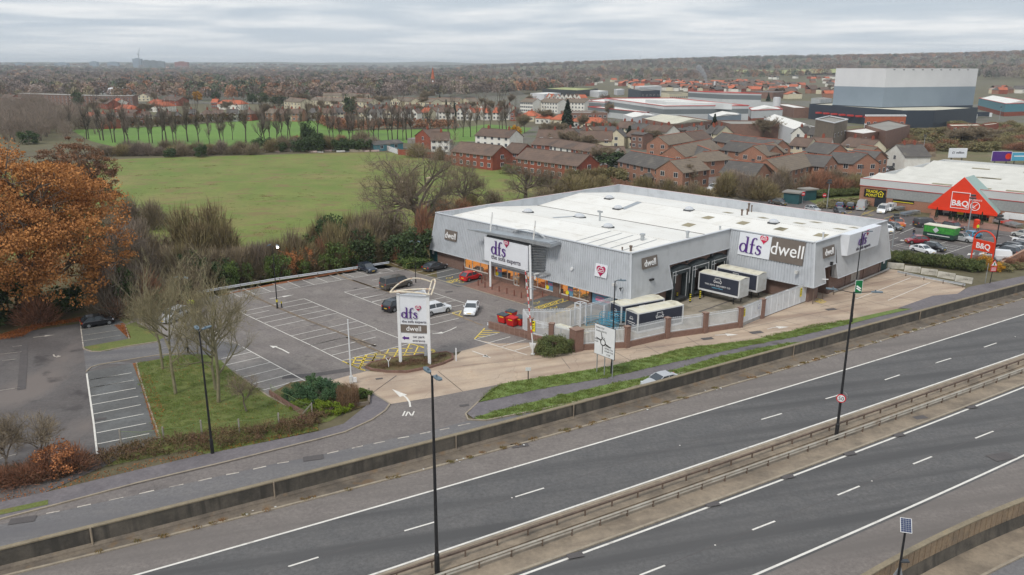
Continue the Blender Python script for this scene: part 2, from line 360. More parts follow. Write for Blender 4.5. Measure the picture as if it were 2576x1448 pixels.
m_galv = pm('weathered_barrier_steel',S(186,180,168),S(160,150,136),.8,S(140,122,104),.5,.55,.7,rough=.5,metal=.35)
m_rust = pm('rusty_post_steel',S(122,104,90),S(98,84,74),2,rough=.7,metal=.2)
m_black = pm('black_painted_steel',(.012,.012,.014),(.02,.02,.022),3,rough=.45,obj=True)
m_dgrey = pm('dark_grey_plastic',(.045,.048,.052),rough=.5)
m_wht = pm('white_paint',S(228,229,230),S(218,219,220),1.2,rough=.45,obj=True)
m_whtd = pm('weathered_white_paint',S(214,214,212),S(196,195,190),1.,S(176,160,140),1.4,.6,.75,rough=.5,obj=True)
m_sign = pm('sign_white_panel',S(226,229,234),S(220,223,228),.5,rough=.35,obj=True)
m_taupe = pm('taupe_sign_panel',S(112,102,94),S(108,98,90),1,rough=.5,obj=True)
m_purple = pm('purple_letter',S(86,44,130),S(80,40,122),1,rough=.4,obj=True)
m_letter = pm('grey_letter', S(96, 92, 104), rough=.5)
m_wlet = pm('white_letter', S(240, 240, 240), rough=.4)
m_blet = pm('black_letter', S(24, 24, 26), rough=.5)
m_magenta = pm('magenta_heart',S(176,22,84),S(168,20,78),1,rough=.4,obj=True)
m_crimson = pm('crimson_heart', S(204, 30, 76), rough=.4)
m_navy = pm('navy_trailer_side',S(54,58,72),S(48,52,66),1,rough=.5,obj=True)
m_cream = pm('mossy_trailer_roof',S(218,215,200),S(210,204,182),.8,S(172,162,132),.5,.55,.72,rough=.8,obj=True)
m_teal = pm('teal_door',S(38,84,88),S(34,74,80),1,rough=.6,obj=True)
m_red = pm('red_bin', S(200, 34, 34), rough=.45)
m_ored = pm('orange_red_panel',S(228,60,22),S(220,56,22),.5,rough=.45,obj=True)
m_yell = pm('yellow_paint', S(232, 214, 40), rough=.5)
m_blue = pm('blue_steel', S(80, 160, 190), rough=.5)
m_green = pm('sign_green', S(0, 112, 60), rough=.5)
m_glass = bpy.data.materials.new('window_glass'); m_glass.use_nodes = True; _p = principled(m_glass)
_p.inputs[0].default_value = (.05,.06,.07,1); _p.inputs['Roughness'].default_value = .12; _p.inputs['Specular IOR Level'].default_value = .8
m_shopglass = bpy.data.materials.new('shop_glass'); m_shopglass.use_nodes = True; _t = m_shopglass.node_tree; _t.nodes.clear()
_o = _n(_t,'ShaderNodeOutputMaterial'); _x = _n(_t,'ShaderNodeMixShader'); _tr = _n(_t,'ShaderNodeBsdfTransparent'); _gl = _n(_t,'ShaderNodeBsdfGlossy'); _gl.inputs['Roughness'].default_value = .05
_x.inputs[0].default_value = .14; _t.links.new(_tr.outputs[0],_x.inputs[1]); _t.links.new(_gl.outputs[0],_x.inputs[2]); _t.links.new(_x.outputs[0],_o.inputs[0])
# ---------------------------------------------------------------- terrain and ground surfaces
def pts(s, z=0.):
    o = []; f = 'D'
    for w in s.split():
        if ',' in w: x,y = w.split(','); o.append(g(f,float(x),float(y),z))
        else: f = w
    return o
_TX = [-1200, 0, 600, 1100, 1300, 1600, 2000, 2576, 3600]
_TD = [0, 900, 1600, 2500, 4000, 7000, 12000, 20000]
_TZ = [[0]*9,[0]*9,[-4,-2,0,0,0,2,3,5,5],[2,2,2,1,6,16,22,26,26],[14,14,8,8,34,56,76,92,100],
       [42,42,40,34,46,66,88,106,112],[86,86,90,104,82,82,82,90,90],[60]*9]
def terr(x, y):
    d = math.hypot(x, y)
    if y < 50 or d < 900: return 0.
    sxp = CX + FP*(x/max(y, 1e-3))*1.037
    sxp = min(max(sxp,-1199),3599); k = next(i for i in range(1,8) if d <= _TD[i] or i == 7); t = min(1,(d-_TD[k-1])/(_TD[k]-_TD[k-1]))
    j = next(i for i in range(1,9) if sxp <= _TX[i]); w = (sxp-_TX[j-1])/(_TX[j]-_TX[j-1])
    a = _TZ[k-1][j-1]*(1-w)+_TZ[k-1][j]*w; b = _TZ[k][j-1]*(1-w)+_TZ[k][j]*w
    t = t*t*(3-2*t) if k > 2 else t
    z = a*(1-t)+b*t
    if d > 1500:
        z += (math.sin(x/410+1)*math.cos(y/530)+.6*math.sin(x/190+y/260))*min(5,(d-1500)/500)
    return z
def add_terrain():
    rs = [0,60,150,300,500,700,900,1050,1200,1400,1600,1850,2100,2400,2700,3000,3300,3600,3900,4300,4800,5500,6300,7200,8500,10000,12000,15000,20000]
    az = [R(a) for a in list(range(-180,-44,12))+[x*.75 for x in range(-58,59)]+list(range(48,180,12))]
    b = B(); vs = []; n = len(az)
    for r_ in rs:
        for a in az:
            x,y = r_*math.sin(a),r_*math.cos(a); vs.append((x,y,terr(x,y)-.03))
    fs = [(i*n+(j+1) % n,i*n+j,(i+1)*n+j,(i+1)*n+(j+1) % n) for i in range(len(rs)-1) for j in range(n)]
    b.add(vs,fs); mk('ground',b,m_terr,kind='structure',smooth=True)
m_terr = pm('countryside_ground',S(104,98,70),S(92,84,66),.02,S(98,96,60),.006,rough=.95,grain=.2,gs=.6)
add_terrain()
from mathutils.geometry import delaunay_2d_cdt
def sheet(name, p, z, m):
    q = pts(p) if isinstance(p, str) else p; n = len(q)
    vs,_e,fs,*_ = delaunay_2d_cdt([Vector((k.x,k.y)) for k in q],[(i,(i+1) % n) for i in range(n)],[],1,1e-4)
    b = B(); b.add([(v.x,v.y,z) for v in vs],[tuple(f) for f in fs])
    return mk(name, b, m, kind='structure')
sheet('paddock_field','285,401 640,391 940,383 1005,386 b 1370,1105 1800,1165 2430,1245 c 430,1325 D 1480,470 1600,560 1100,650 760,720 430,760 250,740 -200,680 -260,470',.02,m_field)
sheet('meadow_field','a 700,860 1600,828 2546,760 b 620,768 850,868 1900,850 2250,805 2700,840 2480,965 1400,990 0,1045 a 1300,1070 900,970',.02,m_field2)
m_town = pm('town_ground',S(112,106,98),S(98,96,84),.08,S(92,98,62),.05,.52,.66,rough=.95,grain=.2,gs=1)
sheet('town_ground','D 1010,372 1180,345 1400,310 1000,262 200,262 -100,250 900,222 2700,222 3100,330 2900,470 2050,520 1450,470 1130,400',.0,m_town)
sheet('estate_yard','D 1440,420 1560,395 2300,395 2330,440 2180,500 2000,490 1700,470 1520,445',.02,m_service2)
m_scrub = pm('scrub_ground',S(110,106,70),S(96,92,62),.1,S(120,104,80),.04,rough=.95,grain=.25,gs=.8)
sheet('waste_ground','D 1900,330 2120,318 3000,300 3200,420 2480,410 2250,400 2100,360',.01,m_scrub)
# --- near ground around the roads
sheet('verge','D -600,1330 0,1290 260,1175 830,1060 1000,960 900,860 400,760 -600,820',.0,m_lawn)
sheet('scrub_belt','D -900,900 -600,700 250,640 1090,600 1100,700 960,665 560,725 430,750 300,800 0,845 -300,905',.03,m_soil)
def roadline(s): return pts(s)
# retaining wall base and hard-shoulder kerb lines, extended beyond the frame both ways
WB = pts('m -1400,1690 0,1425 640,1272 1350,1095 2060,905 n 980,660 1500,527 1950,403 l 620,1445 1620,1220 p 0,1270 1520,850 2574,562 4200,110')
KB = pts('m -1400,1760 160,1448 800,1298 2060,948 n 380,880 1100,672 1640,545 2150,400 p 0,1350 700,1130 1720,850 2574,606 4200,150')
def lerp(a, b, t): return a+(b-a)*t
def resample(pl, step):
    out = [pl[0].copy()]; acc = 0.
    for a, b in zip(pl, pl[1:]):
        l = (b-a).length; n = max(1, int(l/step))
        out += [lerp(a, b, (i+1)/n) for i in range(n)]
    return out
def fitline(pl, deg=2):
    """smooth a traced road line: parabola in a frame along its chord"""
    a,b = pl[0],pl[-1]; d = (b-a).normalized(); q = Vector((-d.y,d.x,0))
    s_ = np.array([(p-a).dot(d) for p in pl]); o = np.array([(p-a).dot(q) for p in pl]); c = np.polyfit(s_,o,deg)
    return lambda s: a+d*s+q*float(np.polyval(c,s)),float(s_[0]),float(s_[-1])
def smooth(pl, n=40, deg=2, ext=0):
    f,s0,s1 = fitline(pl,deg); return [f(s0-ext+(s1-s0+2*ext)*i/n) for i in range(n+1)]
WBs = smooth(WB, 60, 3); KBs = smooth(KB, 60, 3)
LE1 = smooth(pts('m 975,1448 2305,1075 n 0,1155 980,878 2150,538 o 0,412 1365,0 p 350,1448 2574,770'),60,2,90)
LC1 = smooth(pts('n 0,1390 200,1328 780,1150 1003,1085 1530,920 1725,860 o 350,463 480,425 1132,212 1460,103 p 1600,1310 2275,1088'),60,2,90)
LM1 = smooth(pts('n 540,1448 1300,1190 2150,925 o 0,745 840,430 2014,50'),60,2,90)
LM2 = smooth(pts('n 1570,1448 2150,1245 o 0,1022 900,688 2014,258'),60,2,90)
LC2 = smooth(pts('o 30,1270 292,1163 437,1107 833,942 972,885 1312,745 1430,698 1705,582 1820,537'),60,2,90)
LE2 = smooth(pts('o 310,1448 1000,1148 2014,690'),60,2,90)
def off(pl, d):
    o = []
    for i, p in enumerate(pl):
        t = pl[min(i+1,len(pl)-1)]-pl[max(i-1,0)]; t.normalize(); o.append(p+Vector((t.y,-t.x,0))*d)
    return o
def strip(name, l1, l2, z, m, n=60):
    def rs(pl):
        L_ = [0.]
        for a,b in zip(pl,pl[1:]): L_.append(L_[-1]+(b-a).length)
        out = []
        for i in range(n+1):
            t = L_[-1]*i/n; k = next(j for j in range(1,len(L_)) if L_[j] >= t-1e-6); out.append(lerp(pl[k-1],pl[k],(t-L_[k-1])/max(1e-6,L_[k]-L_[k-1])))
        return out
    a, b_ = rs(l1), rs(l2); b = B()
    b.add([(p.x,p.y,z) for p in a]+[(p.x,p.y,z) for p in b_],[(i,n+1+i,n+2+i,i+1) for i in range(n)]); return mk(name,b,m,kind='structure')
# far carriageway (shoulder, lanes), median, near carriageway
strip('hard_shoulder',off(KBs,-.2),off(LE1,.4),.012,m_shoulder)
strip('far_carriageway',off(LE1,0.),off(LM1,.6),.016,m_road)
strip('near_carriageway',off(LM2,-.5),off(LE2,.3),.016,m_road)
def medline(i): return None
strip('central_reservation',off(LM1,.35),off(LM2,-.45),.1,m_median)
strip('near_shoulder',off(LE2,.0),off(LE2,14),.012,m_shoulder)
strip('verge_strip',off(WBs,-1.),off(KBs,.1),.06,m_edgec)
b = B()
b.sweep(off(KBs,.0),[(-.08,0),(-.08,.1),(.14,.1),(.14,0)]); mk('shoulder_kerb',b,m_kerb,kind='structure')
b = B(); b.sweep(off(LM1,.36),[(-.1,0),(-.1,.12),(.12,.12),(.12,0)]); b.sweep(off(LM2,-.46),[(-.1,0),(-.1,.12),(.12,.12),(.12,0)]); mk('median_kerb',b,m_kerb,kind='structure')
# service road side
sheet('service_road','m -1500,1310 0,1048 350,958 1000,782 1640,630 2305,465 n 380,483 560,400 650,330 682,292 970,235 1280,190 1330,200 1280,290 1190,362 1210,402 1330,405 1700,330 2150,232 l 600,1400 p 0,1090 1500,730 2574,442 3600,180 3600,290 2574,560 1520,848 0,1268 l 1620,1220 620,1445 n 1950,403 980,660 m 2060,905 640,1272 0,1425 -1400,1690',.02,m_service)
sheet('junction_mouth','m 0,1048 350,958 1000,782 1640,630 2305,465 n 380,483 560,400 650,330 682,292 970,240 1430,155 1275,285 1195,360 1215,405 n 1000,462 600,548 200,640 m 2000,640 1000,865 400,995 0,1085',.026,m_service2)
sheet('concrete_forecourt','n 682,293 970,248 1430,158 1600,135 2150,47 l 0,1290 560,1150 1230,1075 1500,1020 2000,895 2300,850 p 640,832 1160,716 1330,712 1170,704 1560,566 1830,545 1925,478 1560,370 1180,280 1060,262 s 2130,1105 650,1448 l 1890,630 1415,800 1180,900 800,960 380,1035 0,1110 h 1420,1150 900,1215 800,1195 160,1000 470,1060 k 1640,1080 1410,992 1150,1060 1080,1130 960,1230 600,1290 200,1262 0,1312 u 1840,945 2000,1000 2280,1050 2440,1080 2500,1130 n 600,240 650,275',.03,m_conc)
# the forecourt gets a simpler, larger sheet under it so no grass shows between
sheet('forecourt_base','n 682,293 1430,158 2150,60 l 2200,860 p 1920,470 1170,285 s 650,1448 h 2000,1000 k 1400,990 1100,1100 500,1250 0,1312 u 2000,1010',.024,m_conc)
sheet('yard_surface',[P(26,-1),P(35.3,-.2),P(35.3,25),P(49,25)]+pts('l 1880,640 1410,780 1180,880 760,950 350,1010 h 2000,1060 1500,1080 1100,900 850,840'),.034,m_yard)
# footways and verges beside the service road
sheet('footway','m -1500,1150 0,925 350,850 1000,690 1500,575 2305,412 n 370,430 470,350 530,300 552,262 548,212 600,240 660,280 684,295 645,350 560,405 380,488 m 2305,472 1640,638 1000,790 350,960 0,1050 -1500,1310',.1,m_foot)
sheet('footway_beyond','n 1275,288 1205,362 1250,395 1400,340 2150,165 l 240,1448 950,1240 1700,1090 p 200,1085 700,930 1000,870 1520,738 2574,442 3600,150 3600,100 2574,345 1960,470 1830,545 1560,566 1170,704 1330,713 960,800 640,882 0,1032 l 1300,1115 700,1250 0,1405 n 2150,118 1700,195',.1,m_foot)
sheet('grass_verge_upper','n 1278,285 1350,215 1440,160 1600,132 2150,45 l 0,1287 560,1148 1230,1073 1500,1020 1990,893 p 0,975 640,830 1160,716 1330,713 960,800 640,882 0,1032 l 1300,1115 700,1250 0,1405 n 2150,118 1700,195 1400,262',.13,m_lawn2)
sheet('grass_verge_lower','n 1250,393 1400,342 2150,165 l 240,1448 950,1240 1700,1090 p 200,1085 700,930 640,985 0,1175 l 1620,1215 620,1445 n 1950,330 1700,330 1330,402 1290,402',.12,m_lawn2)
sheet('grass_verge_far','p 2360,482 2574,425 3400,235 3400,290 2574,455',.12,m_lawn2)
sheet('grass_corner','m -200,1075 0,1020 350,945 350,910 0,985',.12,m_lawn)
b = B()
for s_ in ('m -1500,1310 0,1048 350,958 1000,784 1640,632 2305,467 n 380,484 560,402 650,340 682,295 655,276 552,215','n 1440,158 1275,287 1195,362 1212,400 1330,405 1700,332 2150,232 l 600,1400'):
    b.sweep(pts(s_),[(-.08,0),(-.08,.13),(.1,.13),(.1,0)])
mk('footway_kerb', b, m_kerb, kind='structure')
# --- the main car park
sheet('car_park','v 820,400 j 0,830 2300,470 2534,435 k 430,175 560,225 830,175 1165,400 e 1100,1448 h 0,300 870,560 1500,640 1500,1000 1000,1130 k 1700,1070 1410,990 1150,1065 1000,1085 800,1180 200,1262 0,1312 u 1840,950 1500,965 980,1170 450,800 v 1900,1440 1450,1380 1000,1300 0,1290 i 1620,815 1570,640',.02,m_park)
sheet('front_bays',[P(-7.1,-.05),P(35,-.05)]+pts('r 1000,1250 h 900,590 0,335 k 1110,420 700,280 560,225'),.025,m_bay)
b = B(); b.sweep(pts('k 425,168 560,224 700,280 1110,402 h 0,328 870,590 1100,680'),[(-.12,0),(-.12,.05),(.12,.05),(.12,0)]); mk('kerb_line',b,m_kerb,kind='structure')
sheet('paved_forecourt','k 1165,402 1300,345 e 985,1320 1050,1268',.028,m_paver)
sheet('block_paving',pts('q 940,885 1390,745')+[P(5.2,-.06),P(21.3,-.06)]+pts('r 640,775 50,955 h 0,322 k 1180,408'),.04,m_paver)
sheet('back_row_bays','v 1240,460 1900,390 j 683,755 2440,497 k 385,232 560,243 430,282 j 2440,563 840,834 v 1400,505',.024,m_greybay)
# lower bays beside the lawn
sheet('lower_bays','u 590,435 1525,943 900,1120 980,1170 450,800 280,640 v 1900,1440 1500,1280',.024,m_greybay)
sheet('left_bays','v 1240,470 1430,780 2190,1195 2100,1210 1030,1100 900,1000 640,740',.024,m_greybay)
# --- the old car park on the left
sheet('old_car_park','i -1500,900 0,805 300,760 400,690 560,640 990,580 1430,520 1600,640 1620,815 2050,850 2320,800 2500,700 2534,800 2534,960 2320,1000 1710,1115 m 1020,0 1150,420 1160,450 D 260,1175 0,1290 -700,1400',.015,m_park2)
sheet('bay_surface_upper','i 1000,585 1450,520 1560,640 1600,790 1050,915',.022,m_bay)
sheet('bay_surface_lower','i 1085,1225 1700,1110 m 1020,30 1150,440 860,510 705,575',.022,m_bay)
sheet('link_road','i 1045,925 1100,965 1330,965 2050,850 v 700,1090 1500,1040 2200,1190 1900,1440 1100,1370 0,1448 i 1710,1120 1300,1130 1080,1220',.027,m_service)
sheet('lawn','i 1712,1112 2060,1075 v 900,1370 1500,1340 u 150,560 450,800 980,1165 1280,1320 1500,1448 m 2305,330 2305,400 1500,575 1160,460 1000,0',.045,m_lawn)
sheet('grass_island','i 1045,915 1150,895 1600,815 1570,640 1700,600 2060,790 v 800,1120 320,1195 i 1330,965 1160,965',.05,m_lawn)
b = B()
for s_ in ('i 1040,915 1060,945 1150,972 1260,972 1600,905 1960,850 v 800,1125','i 1565,640 1620,815','i 1083,1222 1140,1170 1250,1135 1700,1060 1960,1020 v 1480,1290','i 1710,1110 m 1010,0 1090,250 1160,460','u 450,800 980,1168 1290,1330 1450,1420'):
    b.sweep(pts(s_),[(-.08,0),(-.08,.11),(.08,.11),(.08,0)])
mk('car_park_kerb', b, m_kerb, kind='structure')
sheet('leaf_litter_edge','i 0,808 0,760 400,640 1000,545 1400,500 1440,520 990,588 560,652 400,700 290,770',.042,m_leaf)
sheet('leaf_drift_upper','i 1430,640 1560,640 1600,800 1560,760',.042,m_leaf)
sheet('leaf_drift_lower','i 1660,1120 1708,1112 m 1040,90 1090,260 1150,440 1135,440 1070,240 1018,60',.042,m_leaf)
sheet('leaf_drift_back','j 600,800 1300,650 2300,470 2300,490 1300,672 650,800',.042,m_leaf)
# retail park beyond the store
sheet('retail_car_park','g -300,640 430,690 740,680 930,700 1000,790 2576,1010 3000,1120 2560,1260 2330,1400 2050,1310 1240,1240 600,1000',.02,m_park2)
sheet('retail_paving','g 1640,830 2250,930 2576,985 2576,1030 2200,985 1640,905',.05,m_paver)
sheet('shrub_bank','g -100,560 430,520 950,560 945,700 770,700 580,770 420,690',.03,m_lawn)
# lower slip road beyond the near wall

m_horiz = None
# ---------------------------------------------------------------- painted markings
wm = B(); ym = B(); om = B()
def ml(s,w=.1,z=.06,b=None): (wm if b is None else b).ribbon(pts(s),w,z)
for l,z in ((LE1,.022),(LM1,.022),(LM2,.022),(LE2,.022)): wm.ribbon(l,.2,z)
for l_ in (LC1, LC2):
    mk('lane_seam',B().ribbon(l_,.07,.019),m_dark,kind='structure')
    acc_ = 0.
    for a_, c_ in zip(l_, l_[1:]):
        acc_ += (c_-a_).length
        if acc_ > 18: acc_ = 0.; wm.box(c_.x-.06,c_.x+.06,c_.y-.05,c_.y+.05,.02,.04)
def dashes(l, period, length, phase, w=.14, z=.022):
    acc = -phase; cur = []
    for a, b_ in zip(l, l[1:]):
        n = max(1, int((b_-a).length/.25))
        for i in range(n):
            p0 = lerp(a, b_, i/n); p1 = lerp(a, b_, (i+1)/n)
            if 0 <= (acc % period) < length: wm.ribbon([p0,p1],w,z)
            acc += (p1-p0).length
for s_ in ('n 0,1390 200,1328','n 780,1150 1003,1085','n 1530,920 1725,860','o 350,463 480,425','o 757,332 868,300','o 1132,212 1227,180','o 1460,103 1552,75','o 1760,5 1840,-22',
           'o 292,1163 437,1107','o 833,942 972,885','o 1312,745 1430,698','o 1705,582 1820,537','o 2060,438 2170,395','n -1000,1695 -780,1628','o -420,1450 -260,1388'):
    ml(s_, .16, .022)
for s_ in ('m 90,1058 220,1030','m 335,1003 435,985','m 560,957 660,935','m 1010,860 1118,835','m 1225,812 1330,790','m 1435,768 1535,745','m 1640,722 1733,705','m 1835,682 1930,660','m 2010,640 2095,627','m 2200,605 2305,582',
           'n 258,628 335,610','n 425,592 500,575','n 572,560 650,545','n 735,525 812,512','n 885,495 957,480','n 1020,468 1085,455','n 1143,440 1225,423'):
    ml(s_, .16, .031, om)
ml('m 790,908 895,885', .1, .031, om)
jb = B()
for s_ in ('l 1190,935 1450,1040','l 100,1115 400,1290','l 560,1020 780,1160','l 1560,820 1830,890','l 1400,830 1180,920','l 1700,740 2140,810','l 2000,640 2400,760','n 560,222 725,100','n 1008,72 1175,208','h 0,1330 900,1245 1600,1170 2534,1080','l 0,1180 600,1080 1190,935 1840,790 2574,640','p 380,470 900,640 1180,700','p 620,420 1100,560 1450,640','p 850,330 1400,450 1750,530','p 240,560 700,470 1300,330','p 300,690 900,560 1600,400','h 1240,1230 1350,1370','h 1900,1150 2130,1280','k 300,1448 500,1310','k 915,1265 1140,1448','l 560,700 900,620','l 540,640 1000,740','l 900,600 1300,690'): jb.ribbon(pts(s_),.06,.04)
mk('slab_joint', jb, m_dark, kind='structure')
# bay lines: main blocks
def bays(a0,a1,b0,b1,n,skip=(),w=.09,z=.05,ends=True,bb=None):
    a0,a1,b0,b1 = [pts(q)[0] if isinstance(q,str) else q for q in (a0,a1,b0,b1)]
    for i in range(n+1):
        if i in skip: continue
        (wm if bb is None else bb).ribbon([lerp(a0,a1,i/n),lerp(b0,b1,i/n)],w,z)
    if ends: (wm if bb is None else bb).ribbon([a0,a1],.11,z+.003)
for s_ in ('j 835,1018 1730,1440 u 1900,562 2060,640','j 1640,852 2534,1225 k 300,848 650,982','j 835,1018 1640,852','j 930,1055 1200,1000','j 1380,964 1740,895','j 1035,1105 1420,1025 1845,940','j 1135,1155 1950,985','j 1250,1205 2062,1030',
           'j 1480,1318 2310,1132','j 1590,1375 1800,1325 2425,1187','j 1715,1435 2534,1248','u 1590,412 2555,188','u 1745,487 2555,290','u 1900,562 2555,398','u 2060,640 2545,515 k 650,982'):
    ml(s_, .12, .05)
ml('j 1350,1262 2165,1085', .07, .05, om)
for s_ in ('j 2140,768 k 320,405','j 2140,768 k 500,668','j 2260,805 k 345,450','j 2370,848 k 430,480','j 2490,893 k 500,515','k 345,605 500,572','k 440,640 510,625','k 870,478 1190,585','k 870,478 700,520','k 500,668 680,740 850,798',
           'k 825,555 985,520','k 880,597 1085,555','k 985,635 1180,593','k 830,737 1040,690 1150,660','k 850,798 1120,733','k 255,352 385,325','k 255,567 500,515','k 70,498 345,450','k 160,530 430,480'):
    ml(s_, .12, .05)
ml('j 840,832 2440,560 k 575,245',.1,.05); ml('v 1060,580 1600,480',.1,.05)
for s_ in ('683,755 840,832','870,722 1030,800','1060,692 1225,768','1240,660 1410,737','1428,636 1590,708','1615,615 1765,678','1770,580 1937,647','1955,558 2110,617','2115,530 2265,582','2260,497 2440,560'): ml('j '+s_,.095,.05)
for s_ in ('k 300,265 345,282','k 385,232 465,262','k 570,243 575,247','v 1240,460 1340,525','v 1730,340 1840,400'): ml(s_,.12,.05)
for s_ in ('k 695,272 765,258','k 790,303 1078,237','k 900,332 1170,270','u 590,435 1525,943','u 280,610 720,512','u 290,718 860,585','u 450,798 1000,665','u 580,888 1155,748','u 740,982 1310,835','u 890,1075 1465,918'): ml(s_,.13,.05)
for s_ in ('v 1370,750 2180,1195','v 1090,850 1400,785','v 970,950 1525,848','v 1050,1020 1630,900','v 1740,1100 1950,1070','v 780,1258 1225,1180','v 1040,1090 1490,1000','v 1140,1140 1500,1065'): ml(s_,.09,.05,om)
for s_ in ('i 1000,583 1045,915','i 1025,697 1460,628','i 1035,768 1500,700','i 1035,840 1518,766','i 155,910 275,898','i 0,1005 270,975','i 30,1085 215,1065','i 170,1435 245,1422','m 0,112 140,90','m 0,605 115,575'): ml(s_,.12 if '1000,583' in s_ else .08,.05,om)
ml('i 1087,1247 m 640,70 680,350 705,575', .17, .05)
for s_ in ('i 1112,1328 1650,1238','i 1125,1427 1677,1330','m 643,35 860,0','m 652,92 970,38','m 658,153 985,95','m 668,215 1003,153','m 678,283 1020,215','m 690,350 1042,282','m 700,420 1060,350','m 707,500 1082,425'): ml(s_,.13,.05)
for s_ in ('p 705,600 1315,362','p 1060,615 1528,415'): ml(s_,.13,.05)
for s_ in ('h 150,998 810,1195','h 190,990 440,925','h 320,1045 600,967','h 490,1090 795,1003','h 655,1140 880,1075'): ml(s_,.13,.05)
# yellow hatching
for s_ in ('h 280,860 150,998','h 250,890 375,890','h 235,915 465,915','h 210,940 350,940','h 185,965 290,965','u 2065,645 2200,705 2400,785','k 640,990 870,1050 885,1070 770,1105 620,1150','k 710,1010 885,1070',
           'k 0,1185 165,1255','u 2140,625 2555,640','u 2140,682 2520,688','u 2300,585 2555,597','u 2265,590 2205,700','u 2425,555 2315,755','u 2555,548 2470,705','k 190,1100 120,1240','k 305,1080 230,1205','k 420,1045 345,1175','k 525,1030 470,1130','k 630,990 555,1145','k 715,1015 655,1140','k 790,1050 770,1105',
           'k 200,1100 780,1105','k 70,1125 560,1140','k 120,1215 265,1190','k 270,1085 830,1075','k 440,1040 660,1035','k 0,1190 80,1185','k 90,1160 440,1160'):
    ml(s_, .17, .052, ym)
for s_ in ('q 590,800 720,820','q 605,790 880,722','q 715,815 900,765','q 640,790 700,810','q 680,765 750,800','q 760,745 840,790','q 720,810 780,740','q 810,775 850,725','r 320,1042 930,852','r 440,1075 1060,885','r 930,852 930,915','r 395,1020 395,1060','r 525,980 525,1048','r 660,938 665,1000','r 795,895 800,965','r 395,1020 525,1048','r 525,980 665,1005','r 660,938 800,965','r 795,895 930,920','r 395,1060 530,985','r 525,1048 660,940','r 665,1005 795,900','r 320,1042 440,1075','r 780,1180 1240,1060',
           'p 235,600 305,598','p 235,625 325,648','p 370,630 320,648','p 280,600 370,630','p 250,615 320,640','p 330,605 260,630','p 350,622 290,640','k 1055,680 1160,720','k 1055,680 1150,655','k 1120,705 1145,665'):
    ml(s_, .14, .052, ym)
def wheelchair(f, x, y, sc_=1.):
    c = g(f, x, y); u_, v_ = UB, -UA
    def q(pl): ym.ribbon([c+u_*(a*sc_)+v_*(b_*sc_) for a,b_ in pl],.1,.052)
    q([(.45*math.cos(R(t)),.45*math.sin(R(t))) for t in range(20,300,20)]); q([(.1,-.1),(.7,-.1),(.95,.35),(1.15,.35)]); q([(.35,.3),(.35,-.1)])
wheelchair('q',650,720); wheelchair('q',930,805); wheelchair('r',340,950); wheelchair('r',720,1060)
# arrows
def arrow(pth, head, hw=.55, hl=1.6, w=.16, b=None, z=.052):
    b = b or wm; p = pts(pth); b.ribbon(p,w,z); h = pts(head); a,t = h
    d = (t-a).normalized(); n = Vector((-d.y,d.x,0)); b.poly([(q.x,q.y,z+.004) for q in (t,a+n*hw,a-n*hw)])
arrow('n 820,312 815,280 795,250 770,232','n 775,238 697,192',.45,z=.034,w=.2); arrow('l 880,1005 940,1000 1010,995','l 1005,998 1140,998',.5,z=.05); arrow('l 1465,935 1520,920 1580,915','l 1575,917 1715,910',.5,z=.05)
arrow('k 860,888 960,880 1040,850 1100,820','k 960,878 880,888',.35); arrow('u 1280,530 1180,475 1080,435','u 1080,440 990,418',.4,w=.2); arrow('k 1440,1128 1380,1105','k 1370,1112 1440,1125',.35,z=.05); arrow('k 1258,1062 1380,1105','k 1380,1105 1420,1122',.3,z=.05)
arrow('j 1205,855 1380,825','j 1370,828 1510,803',.35); arrow('i 670,1010 685,1035 720,1040','i 715,1035 768,1030',.4,b=om); arrow('i 415,795 540,780 600,775','i 560,778 690,762',.25,b=om)
arrow('g 2330,1040 2430,1050 2480,1075','g 2460,1060 2480,1078',.5); arrow('g 2090,1220 2050,1235','g 2060,1230 2010,1245',.6); arrow('g 1410,1090 1380,1098','g 1385,1096 1345,1100',.6)
# retail car park bays
for s_ in ('g 1270,1155 1395,1122','g 1250,1190 1440,1240','g 1700,1265 2060,1140','g 1700,1145 1840,1098','g 1640,1110 1950,1160','g 1620,1135 1900,1185','g 1590,1150 1880,1205','g 1830,1100 2010,1130','g 1280,1150 1450,1185','g 1300,1140 1480,1170','g 1330,1190 1480,1215','g 2080,1320 2150,1300','g 2170,1075 2340,1070',
           'g 1245,1098 1330,1070','g 1350,1030 1490,970','g 1240,1045 1350,1010','g 1440,945 1500,925','g 1680,1020 1840,1050','g 1650,1120 1920,1170'): ml(s_,.11,.05)
for s_ in ('g 810,820 900,825','g 960,850 1090,800','g 1000,860 1090,845','g 970,835 1080,800','g 990,820 1060,845','g 1190,880 1290,850','g 830,830 870,810'): ml(s_,.11,.05,ym)
for i in range(6): ml('g %d,%d %d,%d' % (420+i*18,750+i*2,432+i*18,762+i*2),.3,.05)
ml('g 515,745 590,728', .5, .05)
mk('road_markings',wm,m_white,kind='structure'); mk('yellow_markings',ym,m_yel,kind='structure'); mk('worn_markings',om,m_oldwhite,kind='structure')
# painted word at the entrance, read from the service road
_p = pts('n 808,358')[0]; _q = (pts('n 840,358')[0]-pts('n 778,356')[0]).normalized(); _u = Vector((-_q.y,_q.x,0))
b = B()
def wordbar(pl): b.ribbon([_p+_q*(x*.62+.15)+_u*y*.62 for x,y in pl],.15,.036)
wordbar([(-1.0,-.95),(-1.0,.95)]); wordbar([(-.5,-.95),(-.5,.95)]); wordbar([(-.5,.9),(.5,-.9)]); wordbar([(.5,-.95),(.5,.95)])
mk('entrance_lettering_marking',b,m_white,kind='structure')
